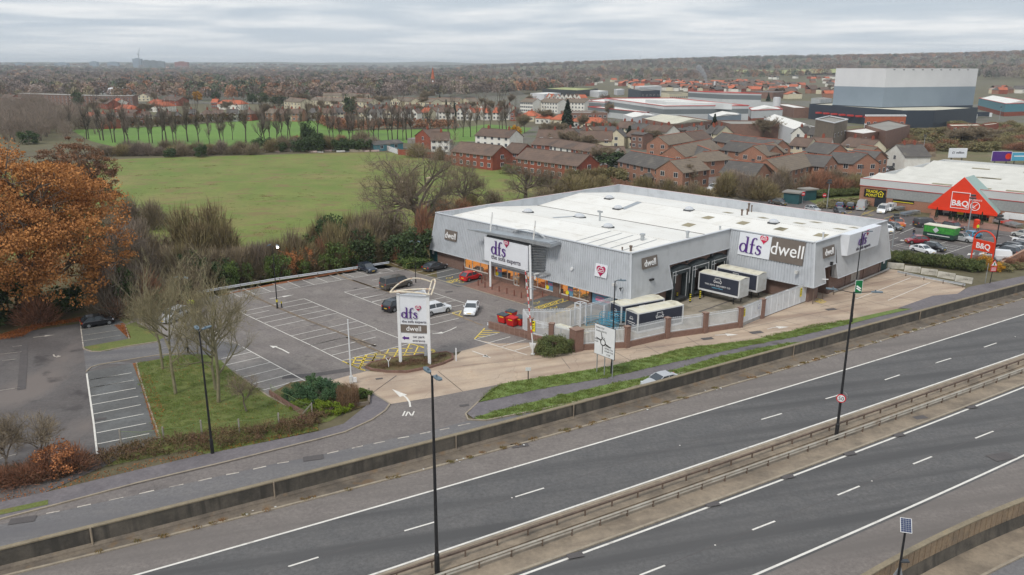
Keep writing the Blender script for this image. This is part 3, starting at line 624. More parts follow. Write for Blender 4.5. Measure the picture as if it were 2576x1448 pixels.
# drainage channels, patches, covers
for s_,w,mm,nm,z in (('j 800,730 960,800 1300,960 1700,1130 2534,1448 k 0,925 490,1140',.34,m_tan,'drain_channel',.056),('j 2050,540 2200,610 2534,720 k 60,350 440,475',.3,m_tan,'channel_patch',.046),('k 1010,672 1160,725 1360,805',.25,m_tan,'channel_patch',.046),
        ('u 1180,880 1640,850 2200,765',1.1,m_dark,'tar_patch',.045),('l 700,745 1050,620 1290,540',.25,m_dark,'yard_drain',.05),('i 300,880 295,1100 270,1448',.8,m_dark,'old_patch',.045)):
    p = pts(s_); b = B(); b.ribbon(p,w,z); mk(nm,b,mm,kind='structure')
    if nm == 'drain_channel': b = B(); b.ribbon(p,.1,z+.006); mk('drain_slot',b,m_dark,kind='structure')
b = B()
for f,x,y,a_ in (('m',165,1052,.9),('n',165,658,.9),('n',1935,1322,.6),('o',40,1005,.6),('o',515,830,.6),('o',908,683,.6),('o',1220,565,.6),('o',1680,388,.6),('o',1355,455,.7),('k',325,1340,.4),('k',1025,468,.6),('l',1340,972,.9),('l',795,1042,.8),('p',425,715,.8),('l',1320,1158,1.1),('l',1560,1098,.5),('n',1560,572,.8),('n',1185,303,.5),('m',730,318,.5),('r',600,880,.8),('k',85,433,.3),('o',1870,700,1.2)):
    c = g(f,x,y); d = Vector((.95,.3,0)); e = Vector((-.3,.95,0)); b.poly([(q.x,q.y,.115 if f in 'n' and x > 1900 or f == 'o' and x < 1700 or (f == 'l' and x in (1320,1560)) else .06) for q in (c-d*a_-e*a_*.5,c+d*a_-e*a_*.5,c+d*a_+e*a_*.5,c-d*a_+e*a_*.5)])
mk('inspection_cover', b, m_dark, kind='structure')
# ---------------------------------------------------------------- the furniture store
ZT, ZB, OV = 9.07, 2.62, .85
store = empty('furniture_store',O0,-AZ,label='long grey ribbed-metal retail shed with white roof and brown brick base',cat='store')
def cv(z): return OV*(ZT-z)/(ZT-ZB)      # how far the sloping cladding stands out at height z
def ribs(b, t0, t1, b0, b1, pitch=.42, dep=.09, m=0):
    """ribbed sheet between top edge t0-t1 and bottom edge b0-b1, ribs running down"""
    t0,t1,b0,b1 = map(Vector,(t0,t1,b0,b1)); n = max(1,int((b1-b0).length/pitch))
    nor = (t1-t0).cross(b0-t0).normalized()*-1
    prof = [(0, 0), (.35, 0), (.45, 1), (.9, 1)]
    cols = [(i+o)/n for i in range(n) for o,_ in prof]+[1.]; hs = [h for i in range(n) for _,h in prof]+[0]
    vs = []
    for t, h in zip(cols, hs):
        vs.append(lerp(t0,t1,t)+nor*(h*dep)); vs.append(lerp(b0,b1,t)+nor*(h*dep))
    return b.add(vs,[(2*i,2*i+1,2*i+3,2*i+2) for i in range(len(cols)-1)],m)
UL, UR1, UR2, V1, V2 = -7.3, 35.5, 49.4, 25., 50.2
# brick base
b = B()
b.box(-7.1,.15,.0,.3,0,2.8); b.box(-7.1,-6.8,.3,50.,0,2.8); b.box(33.3,35.3,0,.3,0,2.8)
for a0,a1 in ((6.35,7.75),(13.75,14.95),(21.1,22.3),(28.3,28.6)): b.box(a0,a1,-.1,.35,0,2.8)
for a0,a1 in ((.15,6.35),(7.75,12.3),(15.9,21.1),(22.3,28.3),(28.6,33.3)): b.box(a0,a1,.0,.3,0,.6)
b.box(35.0,35.3,.3,8.8,0,2.8); b.box(34.9,35.2,8.8,25.,0,6.7)
b.box(35.3,49.2,25.2,25.5,0,2.8); b.box(48.9,49.2,25.5,28.0,0,2.8); b.box(48.9,49.2,31.4,51.6,0,2.8); b.box(-7.1,49.2,49.9,50.1,0,2.8)
for v_ in (37.4,44,50.3): b.box(49.2,49.3,v_-.25,v_+.25,0,2.7)
mk('brick_wall', b, m_brickb, store)
b = B(); b.box(47.4,47.6,27.8,31.6,0,5.2); b.box(47.6,49.2,31.45,31.6,0,5.1); b.box(47.6,48.9,27.75,27.9,0,5.1)
mk('loading_door_recess', b, m_brickb, store)
b = B(); b.box(47.62,47.68,28.1,31.3,0,4.6); mk('roller_door',b,pm('brown_roller_door',S(104,84,76),S(94,76,68),1,obj=True,rough=.6),store)
# cladding
b = B()
ribs(b,(UL,0,ZT),(UR1,0,ZT),(UL-OV,-OV,ZB),(UR1+OV,-OV,ZB)); mk('front_cladding',b,m_clad,store)
b = B(); ribs(b,(UL,V2,ZT),(UL,0,ZT),(UL-OV,V2+OV,ZB),(UL-OV,-OV,ZB)); ribs(b,(UR2,V2,ZT),(UL,V2,ZT),(UR2+OV,V2+OV,ZB),(UL-OV,V2+OV,ZB)); mk('rear_cladding',b,m_clad,store)
b = B()
zc = 6.15
ribs(b,(UR1,0,ZT),(UR1,8.2,ZT),(UR1+OV,-OV,ZB),(UR1+OV,9.0,ZB),.3,.04)
ribs(b,(UR1,8.2,ZT),(UR1,V1,ZT),(UR1+cv(zc),8.3,zc),(UR1+cv(zc),V1-cv(zc),zc),.3,.04); mk('side_cladding',b,m_clad2,store)
b = B(); ribs(b,(UR1,V1,ZT),(UR2,V1,ZT),(UR1,V1-OV,ZB),(UR2+OV,V1-OV,ZB),.45,.1); mk('yard_cladding',b,m_clad,store)
b = B(); ze = 5.0; E0 = V1
ribs(b,(UR2,E0,ZT),(UR2,27.6,ZT),(UR2+OV,E0-OV,ZB),(UR2+OV,28.0,ZB),.2,.03)
ribs(b,(UR2,27.6,ZT),(UR2,31.6,ZT),(UR2+cv(ze),27.75,ze),(UR2+cv(ze),31.6,ze),.2,.03)
ribs(b,(UR2,31.6,ZT),(UR2,V2,ZT),(UR2+OV,32.1,ZB),(UR2+OV,V2+OV+.6,ZB),.2,.03)
ribs(b,(UR2-.2,31.65,5.1),(UR2+cv(ze),31.6,5.),(UR2-.2,32.1,ZB),(UR2+OV,32.1,ZB),.33,.05)
mk('end_cladding', b, m_clad2, store)
# soffits, capping, corner trims
b = B()
b.poly([(UL-OV,-OV,ZB),(UR1+OV,-OV,ZB),(UR1,.1,ZB+.05),(UL,.1,ZB+.05)]); b.poly([(UR1+OV,-OV,ZB),(UR1+OV,9,ZB),(UR1-.3,9,ZB+.05),(UR1-.3,0,ZB+.05)])
b.poly([(UR1+cv(zc),8.3,zc),(UR1+cv(zc),25,zc),(UR1-.5,25,zc),(UR1-.5,8.3,zc)]); b.poly([(UR1,V1-OV,ZB),(UR2+OV,V1-OV,ZB),(UR2,V1+.3,ZB+.05),(UR1,V1+.3,ZB+.05)])
b.poly([(UR2+OV,32.1,ZB),(UR2+OV,V2+OV,ZB),(UR2-.4,V2+OV,ZB+.05),(UR2-.4,32.1,ZB+.05)]); b.poly([(UR2+cv(ze),27.7,ze),(UR2+cv(ze),31.6,ze),(47.4,31.6,5.15),(47.4,27.7,5.15)]); mk('soffit',b,m_clad2,store)
rim = [(UL,0),(UR1,0),(UR1,V1),(UR2,V1),(UR2,V2),(UL,V2)]
b = B()
for i, (p0, p1) in enumerate(zip(rim, rim[1:]+rim[:1])):
    b.beam((*p0, ZT+.05), (*p1, ZT+.05), .42, .1)
mk('parapet_capping', b, m_cap, store)
b = B(); b.beam((UL+.5,V2-.1,ZT+.12),(UR2-.3,V2-.1,ZT+.12),.2,.05); b.beam((UL+.1,1,ZT+.12),(UL+.1,V2-1,ZT+.12),.2,.05); mk('faded_capping_strip',b,m_pink,store)
b = B(); b.beam((UL-OV-.02,-OV-.04,ZB),(UR1+OV,-OV-.04,ZB),.1,.14); b.beam((UR1+OV+.03,-OV,ZB),(UR1+OV+.03,9,ZB),.1,.12); b.beam((UR1+OV+.03,9.02,ZB),(UR1+cv(zc)+.03,8.3,zc),.1,.12); b.beam((UR1+cv(zc)+.03,8.3,zc),(UR1+cv(zc)+.03,24.6,zc),.1,.12)
b.beam((UR1,V1-OV-.03,ZB),(UR2+OV,V1-OV-.03,ZB),.1,.12); b.beam((UR2+OV+.03,V1-OV,ZB),(UR2+OV+.03,28,ZB),.1,.12); b.beam((UR2+OV+.03,32.1,ZB),(UR2+OV+.03,V2+OV+.6,ZB),.1,.12)
for c0,c1_ in (((UR1,0),(UR1+OV,-OV)),((UL,0),(UL-OV,-OV)),((UR2,V1),(UR2+OV,V1-OV)),((UR2,V2+.05),(UR2+OV,V2+OV+.6))): b.beam((*c0,ZT),(*c1_,ZB),.22,.12)
b.beam((UR2+cv(ze)+.04,27.7,ze),(UR2+OV+.04,28.0,ZB),.08,.12); b.beam((UR2+cv(ze)+.04,31.6,ze),(UR2+OV+.04,32.1,ZB),.08,.12); b.beam((UR2+cv(ze)+.04,27.7,ze),(UR2+cv(ze)+.04,31.6,ze),.08,.12)
mk('cladding_trim', b, m_cap, store)
# roof: two shallow gables running the length of the shed
b = B(); RZ, VZ = 8.72, 7.5
def slab(u0, u1, vA, vB, zA, zB):
    b.poly([(u0,vA,zA),(u1,vA,zA),(u1,vB,zB),(u0,vB,zB)])
slab(UL+.1,UR1-.1,.1,12.5,VZ+.55,RZ); slab(UL+.1,UR1-.1,12.5,25,RZ,VZ); slab(UL+.1,UR2-.1,25.0,37.5,VZ,RZ); slab(UL+.1,UR2-.1,37.5,V2-.1,RZ,VZ)
mk('roof_sheet', b, m_roof, store)
b = B(); ribs(b,(UL+.12,V2-.15,ZT),(UR2-.12,V2-.15,ZT),(UL+.12,V2-.2,VZ),(UR2-.12,V2-.2,VZ),.33,.05); ribs(b,(UL+.15,.2,ZT),(UL+.15,V2-.2,ZT),(UL+.2,.2,VZ-.1),(UL+.2,V2-.2,VZ-.1),.33,.05)
b.poly([(UR1-.12,0,ZT),(UR1-.12,25,ZT),(UR1-.12,25,VZ-.2),(UR1-.12,0,VZ-.2)]); b.poly([(UR2-.12,25,ZT),(UR2-.12,V2,ZT),(UR2-.12,V2,VZ-.2),(UR2-.12,25,VZ-.2)]); b.poly([(UR1-.1,25.12,ZT),(UR2-.1,25.12,ZT),(UR2-.1,25.12,VZ-.2),(UR1-.1,25.12,VZ-.2)])
mk('parapet_lining', b, m_clad, store)
b = B(); b.box(UL+.2,UR1-.3,24.85,25.15,VZ-.0,VZ+.035); mk('valley_gutter',b,pm('gutter_grime',S(62,54,50),S(90,76,68),1,obj=True),store)
b = B()
for v_ in (12.5, 37.5):
    n_ = 140 if v_ < 20 else 180; u1 = UR1 if v_ < 20 else UR2
    for i in range(n_): b.box(UL+.3+(u1-UL-.6)*i/n_,UL+.3+(u1-UL-.6)*(i+.5)/n_,v_-.32,v_-.24,RZ-.02,RZ+.01)
b.box(UL+.3,UR1-.3,6.5,6.53,8.4,8.41); b.box(UL+.3,UR2-.3,31,31.03,8.09,8.1)
mk('ridge_fixing',b,pm('sheet_line_grey',S(176,172,166),rough=.8),store)  # one plain grey for the ridge dashes and the long sheet lines
def roofz(v): return (VZ+.55+(RZ-VZ-.55)*v/12.5) if v < 12.5 else VZ+(RZ-VZ)*(25-v)/12.5 if v < 25 else VZ+(RZ-VZ)*(v-25)/12.5 if v < 37.5 else VZ+(RZ-VZ)*(50-v)/12.5
def on_roof(f, x, y):
    z = 8.2
    for _ in range(4): u_,v_ = uv(g(f,x,y,z)); z = roofz(v_)
    return u_, v_, z
for f,x,y in (('e',1545,483),('e',2180,540),('f',25,545),('f',375,672),('f',390,308),('f',500,438),('f',1390,455),('f',2450,615)):
    u_, v_, z = on_roof(f, x, y+12); b = B(); n = 12
    b.box(-.75, .75, -.75, .75, -.1, .18, 1)
    for (r0,z0),(r1,z1) in zip([(.8,.18),(.78,.4),(.55,.6),(.25,.7)],[(.78,.4),(.55,.6),(.25,.7),(.01,.72)]):
        b.tube((0,0,z0),(0,0,z1),r0,r1,n,0,cap=False)
    mk('smoke_vent',b,[m_cap,m_dgrey],store,loc=(u_,v_,z),smooth=False)
for q_ in ('f 1535,560 1630,533 1720,550 1635,580','f 1290,658 1375,625 1480,645 1395,680','f 1970,628 2060,598 2160,618 2075,650','f 1800,490 1865,487 1960,503 1890,508','f 2440,702 2534,672 2600,690 2534,718',
           's 650,385 765,330 985,358 880,418','s 240,130 330,120 530,148 440,160','s 560,105 690,100 855,130 740,135','s 1040,245 1150,235 1350,268 1260,275','s -130,250 0,210 165,238 45,295','s 1350,215 1470,210 1570,232 1550,245','f 2240,553 2320,550 2395,570 2320,572'):
    f = q_[0]; b = B(); b.poly([(lambda w: (w[0],w[1],w[2]+.03))(on_roof(f,*map(float,c.split(',')))) for c in q_.split()[1:]]); mk('rooflight',b,m_rlight,store)
for q_ in ('f 540,440 740,355 800,370 585,458','e 1850,555 2100,538 2120,548 1870,566'):
    f = q_[0]; b = B(); b.poly([(lambda w: (w[0],w[1],w[2]+.03))(on_roof(f,*map(float,c.split(',')))) for c in q_.split()[1:]]); mk('roof_walkway',b,m_alu,store)
for f,x,y,h_,r_,mt in (('f',272,597,1.6,.16,m_alu),('f',805,840,.9,.28,m_alu),('f',1368,812,1.0,.22,m_alu),('f',660,975,.7,.16,m_rust),('f',553,968,.4,.08,m_rust),('f',2050,533,1.0,.15,m_rust),('f',2118,523,1.0,.15,m_rust),('f',2135,480,1.5,.16,m_rust),('f',2172,485,1.2,.1,m_rust),('f',1777,710,.5,.12,m_alu),('s',850,455,1.0,.12,m_cap)):
    u_,v_,z = on_roof(f,x,y); b = B().tube((0,0,-.1),(0,0,h_),r_,n=8); b.tube((0,0,h_-.15),(0,0,h_+.1),r_*1.5,n=8)
    if h_ == 1.6: b.beam((-.5, 0, h_), (.5, 0, h_), .3, .3)
    mk('roof_flue', b, mt, store, loc=(u_, v_, z))
b = B()
for i in range(5):
    b.beam((22.5+2.2*i,1.2,roofz(1.2)+.05),(22.5+2.2*i,11.5,roofz(11.5)+.05),.06,.05)
mk('roof_seam', b, m_alu, store)
# shop windows and showroom
m_frame = m_whtd
m_int = emis('warm_glow_showroom_wall',(.72,.30,.06),.55); principled(m_int).inputs[0].default_value = (.5,.25,.08,1)  # walls glow weakly themselves, standing in for warm showroom lighting
m_floorw = pm('showroom_floor',S(150,96,52),S(120,80,48),1.2,rough=.5)
m_lampw = emis('ceiling_lamp_warm', (1, .72, .4), 9.)
b = B(); b.box(.2,28.3,5.8,6,0,2.75); b.box(.2,.3,.3,5.8,0,2.75); b.box(28.2,28.3,.3,5.8,0,2.75)
for i in range(9): b.box(2.0+i*3.1,2.1+i*3.1,2.6,5.8,0,2.0)
mk('showroom_wall', b, m_int, store)
b = B().box(.3,28.2,.3,5.8,.02,.1); mk('showroom_floor',b,m_floorw,store)
b = B().box(.3,28.2,.3,5.8,2.7,2.76); mk('showroom_ceiling',b,pm('ceiling_tan',S(200,150,100)),store)
for i in range(9): b = B().box(1+i*3.1,1.7+i*3.1,1.5,2.2,2.6,2.68); mk('ceiling_light',b,m_lampw,store)
sofa_cols = [pm('sofa_grey',S(140,140,138)),pm('sofa_tan',S(170,104,50)),pm('sofa_blue',S(40,62,80)),pm('sofa_cream',S(206,196,176))]
for i in range(9):
    x_ = 1.4+i*3.05; b = B(); b.box(0,2,0,.9,0,.42); b.box(0,2,.65,.95,.42,.85); b.box(0,.22,0,.9,.42,.62); b.box(1.78,2,0,.9,.42,.62)
    mk('display_sofa',b,sofa_cols[i % 4],store,loc=(x_,.9+.4*(i % 2),.1),rz=(-.2,.1,.25)[i % 3])
m_poster = pm('blue_poster',S(104,150,178),S(96,142,172),1,rough=.5); m_pinkl = pm('pink_poster_print',S(222,130,165),rough=.5)
for a0,a1,z0,door in ((.15,6.35,.6,0),(7.75,12.3,.6,0),(12.3,13.75,.0,1),(14.95,15.9,0,1),(15.9,21.1,.6,0),(22.3,28.3,.6,0)):
    w_ = empty('entrance_door' if door else 'shop_window'); w_.parent = store; b = B()
    b.box(a0,a1,.05,.17,z0,z0+.14); b.box(a0,a1,.05,.17,2.55,2.68); b.box(a0,a0+.12,.05,.17,z0,2.68); b.box(a1-.12,a1,.05,.17,z0,2.68)
    nmul = 3 if a1-a0 > 4 else 1
    for k in range(1,nmul): x_ = lerp(a0,a1,k/nmul); b.box(x_-.05,x_+.05,.06,.16,z0,2.68)
    if door: b.box(a0,a1,.06,.16,1.25,1.4); x_ = (a0+a1)/2; b.box(x_-.05,x_+.05,.06,.16,0,2.68)
    mk('window_frame',b,m_frame,w_); mk('glass_pane',B().box(a0+.1,a1-.1,.09,.12,z0+.1,2.6),m_shopglass,w_)
for x_ in (8.5, 19.9, 24.0):
    q_ = empty('window_poster'); q_.parent = store; mk('poster_sheet',B().box(x_,x_+1.05,.02,.045,.75,2.5),m_poster,q_)
    b = B().box(x_+.15,x_+.95,.0,.018,1.75,1.88); b.box(x_+.2,x_+1.0,.0,.018,1.55,1.7); mk('poster_print',b,m_pinkl,q_)
    mk('price_roundel',B().tube((x_-.05,-.03,1.15),(x_-.05,.015,1.15),.33,n=16),m_yell,q_)
q_ = empty('wall_poster'); q_.parent = store; mk('poster_sheet',B().box(28.75,33.1,.1,.2,.5,2.45),m_poster,q_)
b = B().box(29.2,31.4,.07,.095,2.1,2.22); b.box(29.6,31.0,.07,.095,1.65,1.78); b.box(29.4,33.0,.07,.095,1.15,1.5); mk('poster_print',b,m_pinkl,q_)
# dock shelters, teal doors
m_dock = pm('dark_dock_shelter',S(52,60,62),S(44,50,53),1,S(70,76,76),.8,.55,.7,rough=.6,obj=True)
for v0 in (9.1, 14.1, 19.2):
    d_ = empty('dock_shelter',(35.2,v0,0)); d_.parent = store; w_ = 4.3
    b = B(); prof = [(0,4.9),(w_*.3,5.25),(w_*.7,5.35),(w_,5.15)]
    for (y0, z0), (y1, z1) in zip(prof, prof[1:]):
        b.add([(0,y0,z0+.25),(1.0,y0,z0),(1.0,y1,z1),(0,y1,z1+.25),(0,y0,4.4),(1.,y0,4.4),(1.,y1,4.4),(0,y1,4.4)],[(0,1,2,3),(1,5,6,2),(0,4,5,1),(2,6,7,3),(4,7,6,5)])
    mk('shelter_hood', b, m_dock, d_)
    b = B(); b.box(0,1.,0,.75,.3,4.4); b.box(0,1.,w_-.75,w_,.3,4.4); mk('side_curtain',b,m_dock,d_)
    b = B(); b.box(1.01,1.04,0,w_,4.9,4.96); b.box(1.01,1.04,0,.05,.4,4.9); b.box(1.01,1.04,0,1.2,4.38,4.43); b.box(1.01,1.04,.7,.75,3.2,5.05); b.box(1.01,1.04,w_-.05,w_,2.6,5.1); b.box(1.01,1.04,w_-.8,w_-.74,.4,4.4); mk('shelter_trim',b,m_wht,d_)
    mk('dock_door',B().box(-.02,.08,.75,w_-.75,.4,4.4),pm('dock_door_brown',S(92,74,66),S(80,64,58),1,obj=True) if v0 < 10 else MATS['dock_door_brown'],d_)
    mk('dock_leveller',B().box(.1,1.3,.8,w_-.8,.55,.75),m_dgrey,d_)
mk('side_door',B().box(-9.4,-7.1,.1,.2,0,2.5),m_teal,store); mk('side_door',B().box(49.1,49.25,50.7,53.2,0,2.5),pm('dark_green_door',S(30,62,60)),store)
mk('door_notice',B().box(-8.7,-8.2,.04,.09,1.5,2.1),m_wht,store); mk('door_notice',B().box(49.26,49.3,51.5,52.1,1.5,2.0),m_wht,store)
mk('blocked_window',B().box(49.21,49.26,39.2,42.4,.55,2.3),pm('grey_boarding',S(164,156,146),S(140,134,126),1.5,obj=True),store)
b = B(); b.box(49.22,49.24,32.0,51.5,.0,.12); b.box(49.6,49.75,32.5,53.3,.35,.5); b.box(49.5,49.7,32.5,53.3,.2,.34); mk('bumper_rail',b,m_alu,store)
# ---- writing and emblems
def heart(n=28):
    o = []
    for i in range(n):
        t = 2*math.pi*i/n; o.append((16*math.sin(t)**3/32,(13*math.cos(t)-5*math.cos(2*t)-2*math.cos(3*t)-math.cos(4*t))/30))
    return o
def arc(cx_, cy_, rx, ry, a0, a1, w0, w1, n=14, rot=0.):
    o = []
    for i in range(n+1):
        t = i/n; a = R(a0+(a1-a0)*t); k = abs(math.cos(a)); o.append((cx_+rx*math.cos(a),cy_+ry*math.sin(a),w0+(w1-w0)*k))
    return o
DFS = [arc(.42,.52,.36,.46,0,360,.03,.10,26),[(.86,.02,.1),(.86,1.66,.1)],[(.62,1.72,.035),(.96,1.72,.035)],[(.86,.02,.03),(1.12,.02,.03)],
       [(1.45,.02,.1),(1.45,1.25,.1),(1.5,1.5,.09),(1.62,1.68,.05),(1.78,1.72,.03),(1.9,1.66,.06),(1.93,1.58,.08)],[(1.2,.02,.03),(1.72,.02,.03)],[(1.18,.98,.035),(1.78,.98,.035)],
       [(2.52,.8,.04),(2.42,.93,.03),(2.25,.98,.04),(2.08,.88,.09),(2.08,.7,.1),(2.25,.56,.1),(2.45,.44,.11),(2.52,.25,.1),(2.4,.06,.06),(2.2,.0,.03),(2.02,.1,.04),(1.96,.26,.05)],[(1.96,.28,.02),(1.96,.05,.02)],[(2.54,.95,.02),(2.54,.72,.02)]]
SOFAI = [[(-.5,-.22,.035),(.5,-.22,.035),(.56,.1,.035),(.36,.13,.035),(.3,-.02,.035),(-.3,-.02,.035),(-.36,.13,.035),(-.56,.1,.035),(-.5,-.22,.035)],[(-.36,.13,.035),(-.38,.32,.035),(-.2,.34,.035),(0,.27,.035),(.2,.34,.035),(.38,.32,.035),(.36,.13,.035)]]
def dfs(parent, org, right, up, s, hm=None, sh=True):
    hm = hm or m_magenta; r = Vector(right).normalized(); u = Vector(up).normalized(); w = r.cross(u); o = Vector(org)
    strokes('emblem_lettering',DFS,m_purple,parent,o+w*.06,r,u,s,.08)
    h = plate('heart_emblem',[(x*s*.95,y*s*.95) for x,y in heart()],hm,parent,o+r*(2.75*s)+u*(1.75*s)+w*.03,r,u,.08)
    strokes('sofa_emblem',[[(x*.62,y*.62+.03,q*.8) for x,y,q in l] for l in SOFAI],m_wlet,parent,o+r*(2.75*s)+u*(1.8*s)+w*.12,r,u,s*.95,.03)
def slope_frame(side):
    if side == 'f': return Vector((1,0,0)),Vector((0,OV,ZT-ZB)).normalized()
    if side == 'c': return Vector((0,1,0)),Vector((-OV,0,ZT-ZB)).normalized()
def signboard(name,u0,u1,z0,z1,vv,mat,side,th=.12,tilt=True):
    """board on a sloping face; returns parent empty, centre, right, up"""
    e_ = empty(name); e_.parent = store; b = B(); k = .12
    if side == 'f': q = [(u0,vv-cv(z0)-k,z0),(u1,vv-cv(z0)-k,z0),(u1,vv-cv(z1)-k,z1),(u0,vv-cv(z1)-k,z1)]; n = Vector((0,-1,0))
    else: q = [(vv+cv(z0)+k,u0,z0),(vv+cv(z0)+k,u1,z0),(vv+cv(z1)+k,u1,z1),(vv+cv(z1)+k,u0,z1)]; n = Vector((1,0,0))
    q = [Vector(x_) for x_ in q]; vs = [tuple(x_+n*th) for x_ in q]+[tuple(x_) for x_ in q]
    b.add(vs,[(0,1,2,3),(0,4,5,1),(1,5,6,2),(2,6,7,3),(3,7,4,0)]); mk('sign_panel',b,mat,e_)
    return e_,(q[0]+q[1])/2+n*th,(q[3]-q[0]).normalized(),n
def dwell(u0, u1, z0, z1, vv, side):
    e_,c,up,n = signboard('dwell_sign' if 0 else 'name_sign',u0,u1,z0,z1,vv,m_taupe,side)
    r = Vector((1,0,0)) if side == 'f' else Vector((0,1,0)); h_ = (z1-z0)
    text('sign_lettering','dwell',h_*.88,m_wlet,e_,c+up*(h_*.2)+n*.02,r,up,.04,sx=.92 if side == 'f' else .92)
dwell(-4.1,-1.0,5.0,6.7,0,'f'); dwell(2.1,5.5,6.55,8.1,UR1,'c'); dwell(27.2,30.7,6.45,8.05,UR2,'c')
e_,c,up,n = signboard('name_sign',42.85,48.15,5.5,8.95,V1,m_taupe,'f'); text('sign_lettering','dwell',2.75,m_wlet,e_,c+up*1.0+n*.02,(1,0,0),up,.06,sx=.92)
e_,c,up,n = signboard('brand_sign',37.4,42.8,5.5,8.95,V1,m_sign,'f'); dfs(e_,c+up*.45-Vector((2.4,0,0)),(1,0,0),up,1.42,m_crimson)
e_,c,up,n = signboard('heart_sign',29.75,31.95,5.0,6.8,0,m_sign,'f')
plate('heart_emblem',[(x*1.6,y*1.6) for x,y in heart()],m_magenta,e_,c+up*.95,(1,0,0),up,.08); strokes('sofa_emblem',SOFAI,m_wlet,e_,c+up*1.0+n*.1,(1,0,0),up,1.05,.03)
# end wall sign box with a raked face
e_ = empty('brand_sign'); e_.parent = store; b = B()
b.add([(50.5,33.8,5.9),(50.5,45.1,5.9),(50.75,44.9,9.2),(50.75,33.5,9.2),(49.6,33.2,5.9),(49.6,45.1,5.9),(49.4,44.9,9.25),(49.4,33.0,9.25)],[(0,1,2,3),(3,2,6,7),(0,3,7,4),(1,5,6,2),(0,4,5,1)]); mk('sign_box',b,m_sign,e_)
dfs(e_,(50.62,37.0,7.0),(0,1,0),(.05,0,1),1.05); text('sign_lettering','the sofa experts',.78,m_letter,e_,(50.58,39.3,6.25),(0,1,0),(.05,0,1),.03)
# entrance feature: big sign, wing canopy, raking struts, louvres, masts
e_ = empty('entrance_sign'); e_.parent = store
mk('sign_panel',B().box(8.25,18.1,-2.55,-2.3,3.8,7.62),m_sign,e_); dfs(e_,(10.0,-2.56,5.15),(1,0,0),(0,0,1),1.25); text('sign_lettering','the sofa experts',1.02,m_letter,e_,(13.25,-2.58,4.35),(1,0,0),(0,0,1),.04)
b = B(); b.add([(4.6,-3.0,8.2),(22.8,-2.6,8.2),(22.8,-.4,8.35),(9.5,-.4,8.35),(4.7,-3.0,8.35),(22.8,-2.6,8.75),(22.8,-.4,8.8),(9.5,-.4,8.6)],[(3,2,1,0),(4,5,6,7),(0,1,5,4),(1,2,6,5),(2,3,7,6),(3,0,4,7)])
mk('wing_canopy',b,m_alu,e_); mk('canopy_top',B().add([(6,-2.8,8.42),(22.3,-2.4,8.8),(22.3,-.6,8.84),(10,-.6,8.62)],[(0,1,2,3)]),m_alu,e_)
b = B()
for s0 in (9.0,18.6): b.tube((s0+.2,-2.2,7.9),(s0-.3,-1.2,11.4),.11,n=8)
mk('mast', b, m_whtd, e_)
b = B().tube((9.8,-2.7,3.9),(10.6,-3.4,0),.17,n=8); mk('support_leg',b,m_wht,e_)
b = B().tube((18.6,-2.6,7.9),(19.9,-3.6,0),.17,n=8); mk('support_leg',b,m_wht,e_)
b = B()
for i in range(10):
    z = 4.0+i*.42; b.tube((18.2,-2.4,z),(20.0+.0*i,-.9,z),.06,n=6); b.beam((18.3,-2.3,z+.12),(20.1,-.8,z+.12),.35,.03)
mk('louvre_blade', b, m_alu, e_)
b = B()
for i in range(8):
    z = 4.4+i*.42; b.tube((8.2,-2.4,z),(6.9,-.8,z),.05,n=6)
mk('louvre_blade', b, m_alu, e_)
b = B().box(7.6,18.7,-2.5,-.6,3.5,3.68); b.beam((18.2,-2.4,3.6),(21.2,-.9,3.6),.1,.3); mk('lower_canopy',b,m_alu,e_)
b = B().box(8.5,18,-2.25,-2.0,7.0,7.9); mk('sign_backing',b,m_dgrey,e_)
b = B()
for i in range(14):
    a0,a1 = R(180-i*12.8),R(180-(i+1)*12.8); b.beam((16.2+3.6*math.cos(a0),-.5,8.5+1.05*math.sin(a0)),(16.2+3.6*math.cos(a1),-.5,8.5+1.05*math.sin(a1)),.3,.1,0)
mk('vault_rib', b, m_clad2, e_)
# cameras, floodlights on the walls
def wall_unit(name, p, mt=m_dgrey, s=.3):
    b = B().beam((0,0,0),(0,-.5,0),.08,.08); b.box(-s/2,s/2,-.5-s,-.45,-s/2,s/2); b.tube((0,-.5,-.1),(0,-.5,-.4),s*.4,s*.3,8); mk(name,b,mt,store,loc=p)
wall_unit('security_camera',(33.8,-.7,4.6),m_whtd,.35); wall_unit('security_camera',(35.0,-.8,4.3),m_dgrey,.22); wall_unit('security_camera',(47.7,24.3,4.6),m_whtd,.4)
for v_,z_ in ((12.9,5.9),(19.4,5.9)): mk('flood_lamp',B().beam((35.2,v_,z_),(35.9,v_,z_+.1),.08,.08).box(35.8,36.1,v_-.2,v_+.2,z_-.2,z_+.2),m_black,store)
mk('flood_lamp',B().box(50.0,50.3,29.4,29.8,5.1,5.6),m_black,store); mk('wall_lamp',B().box(36.1,36.4,3.6,4.4,4.7,4.95),m_black,store); mk('wall_lamp',B().tube((25.4,-.6,5.2),(25.4,-.85,5.2),.25,n=10),m_wht,store)
mk('wall_lamp',B().beam((50.1,27.0,3.4),(51.0,27.2,3.5),.12,.12),m_wht,store)
# ---------------------------------------------------------------- yard wall, fences, barriers
def seg(a, b): return (b-a).length
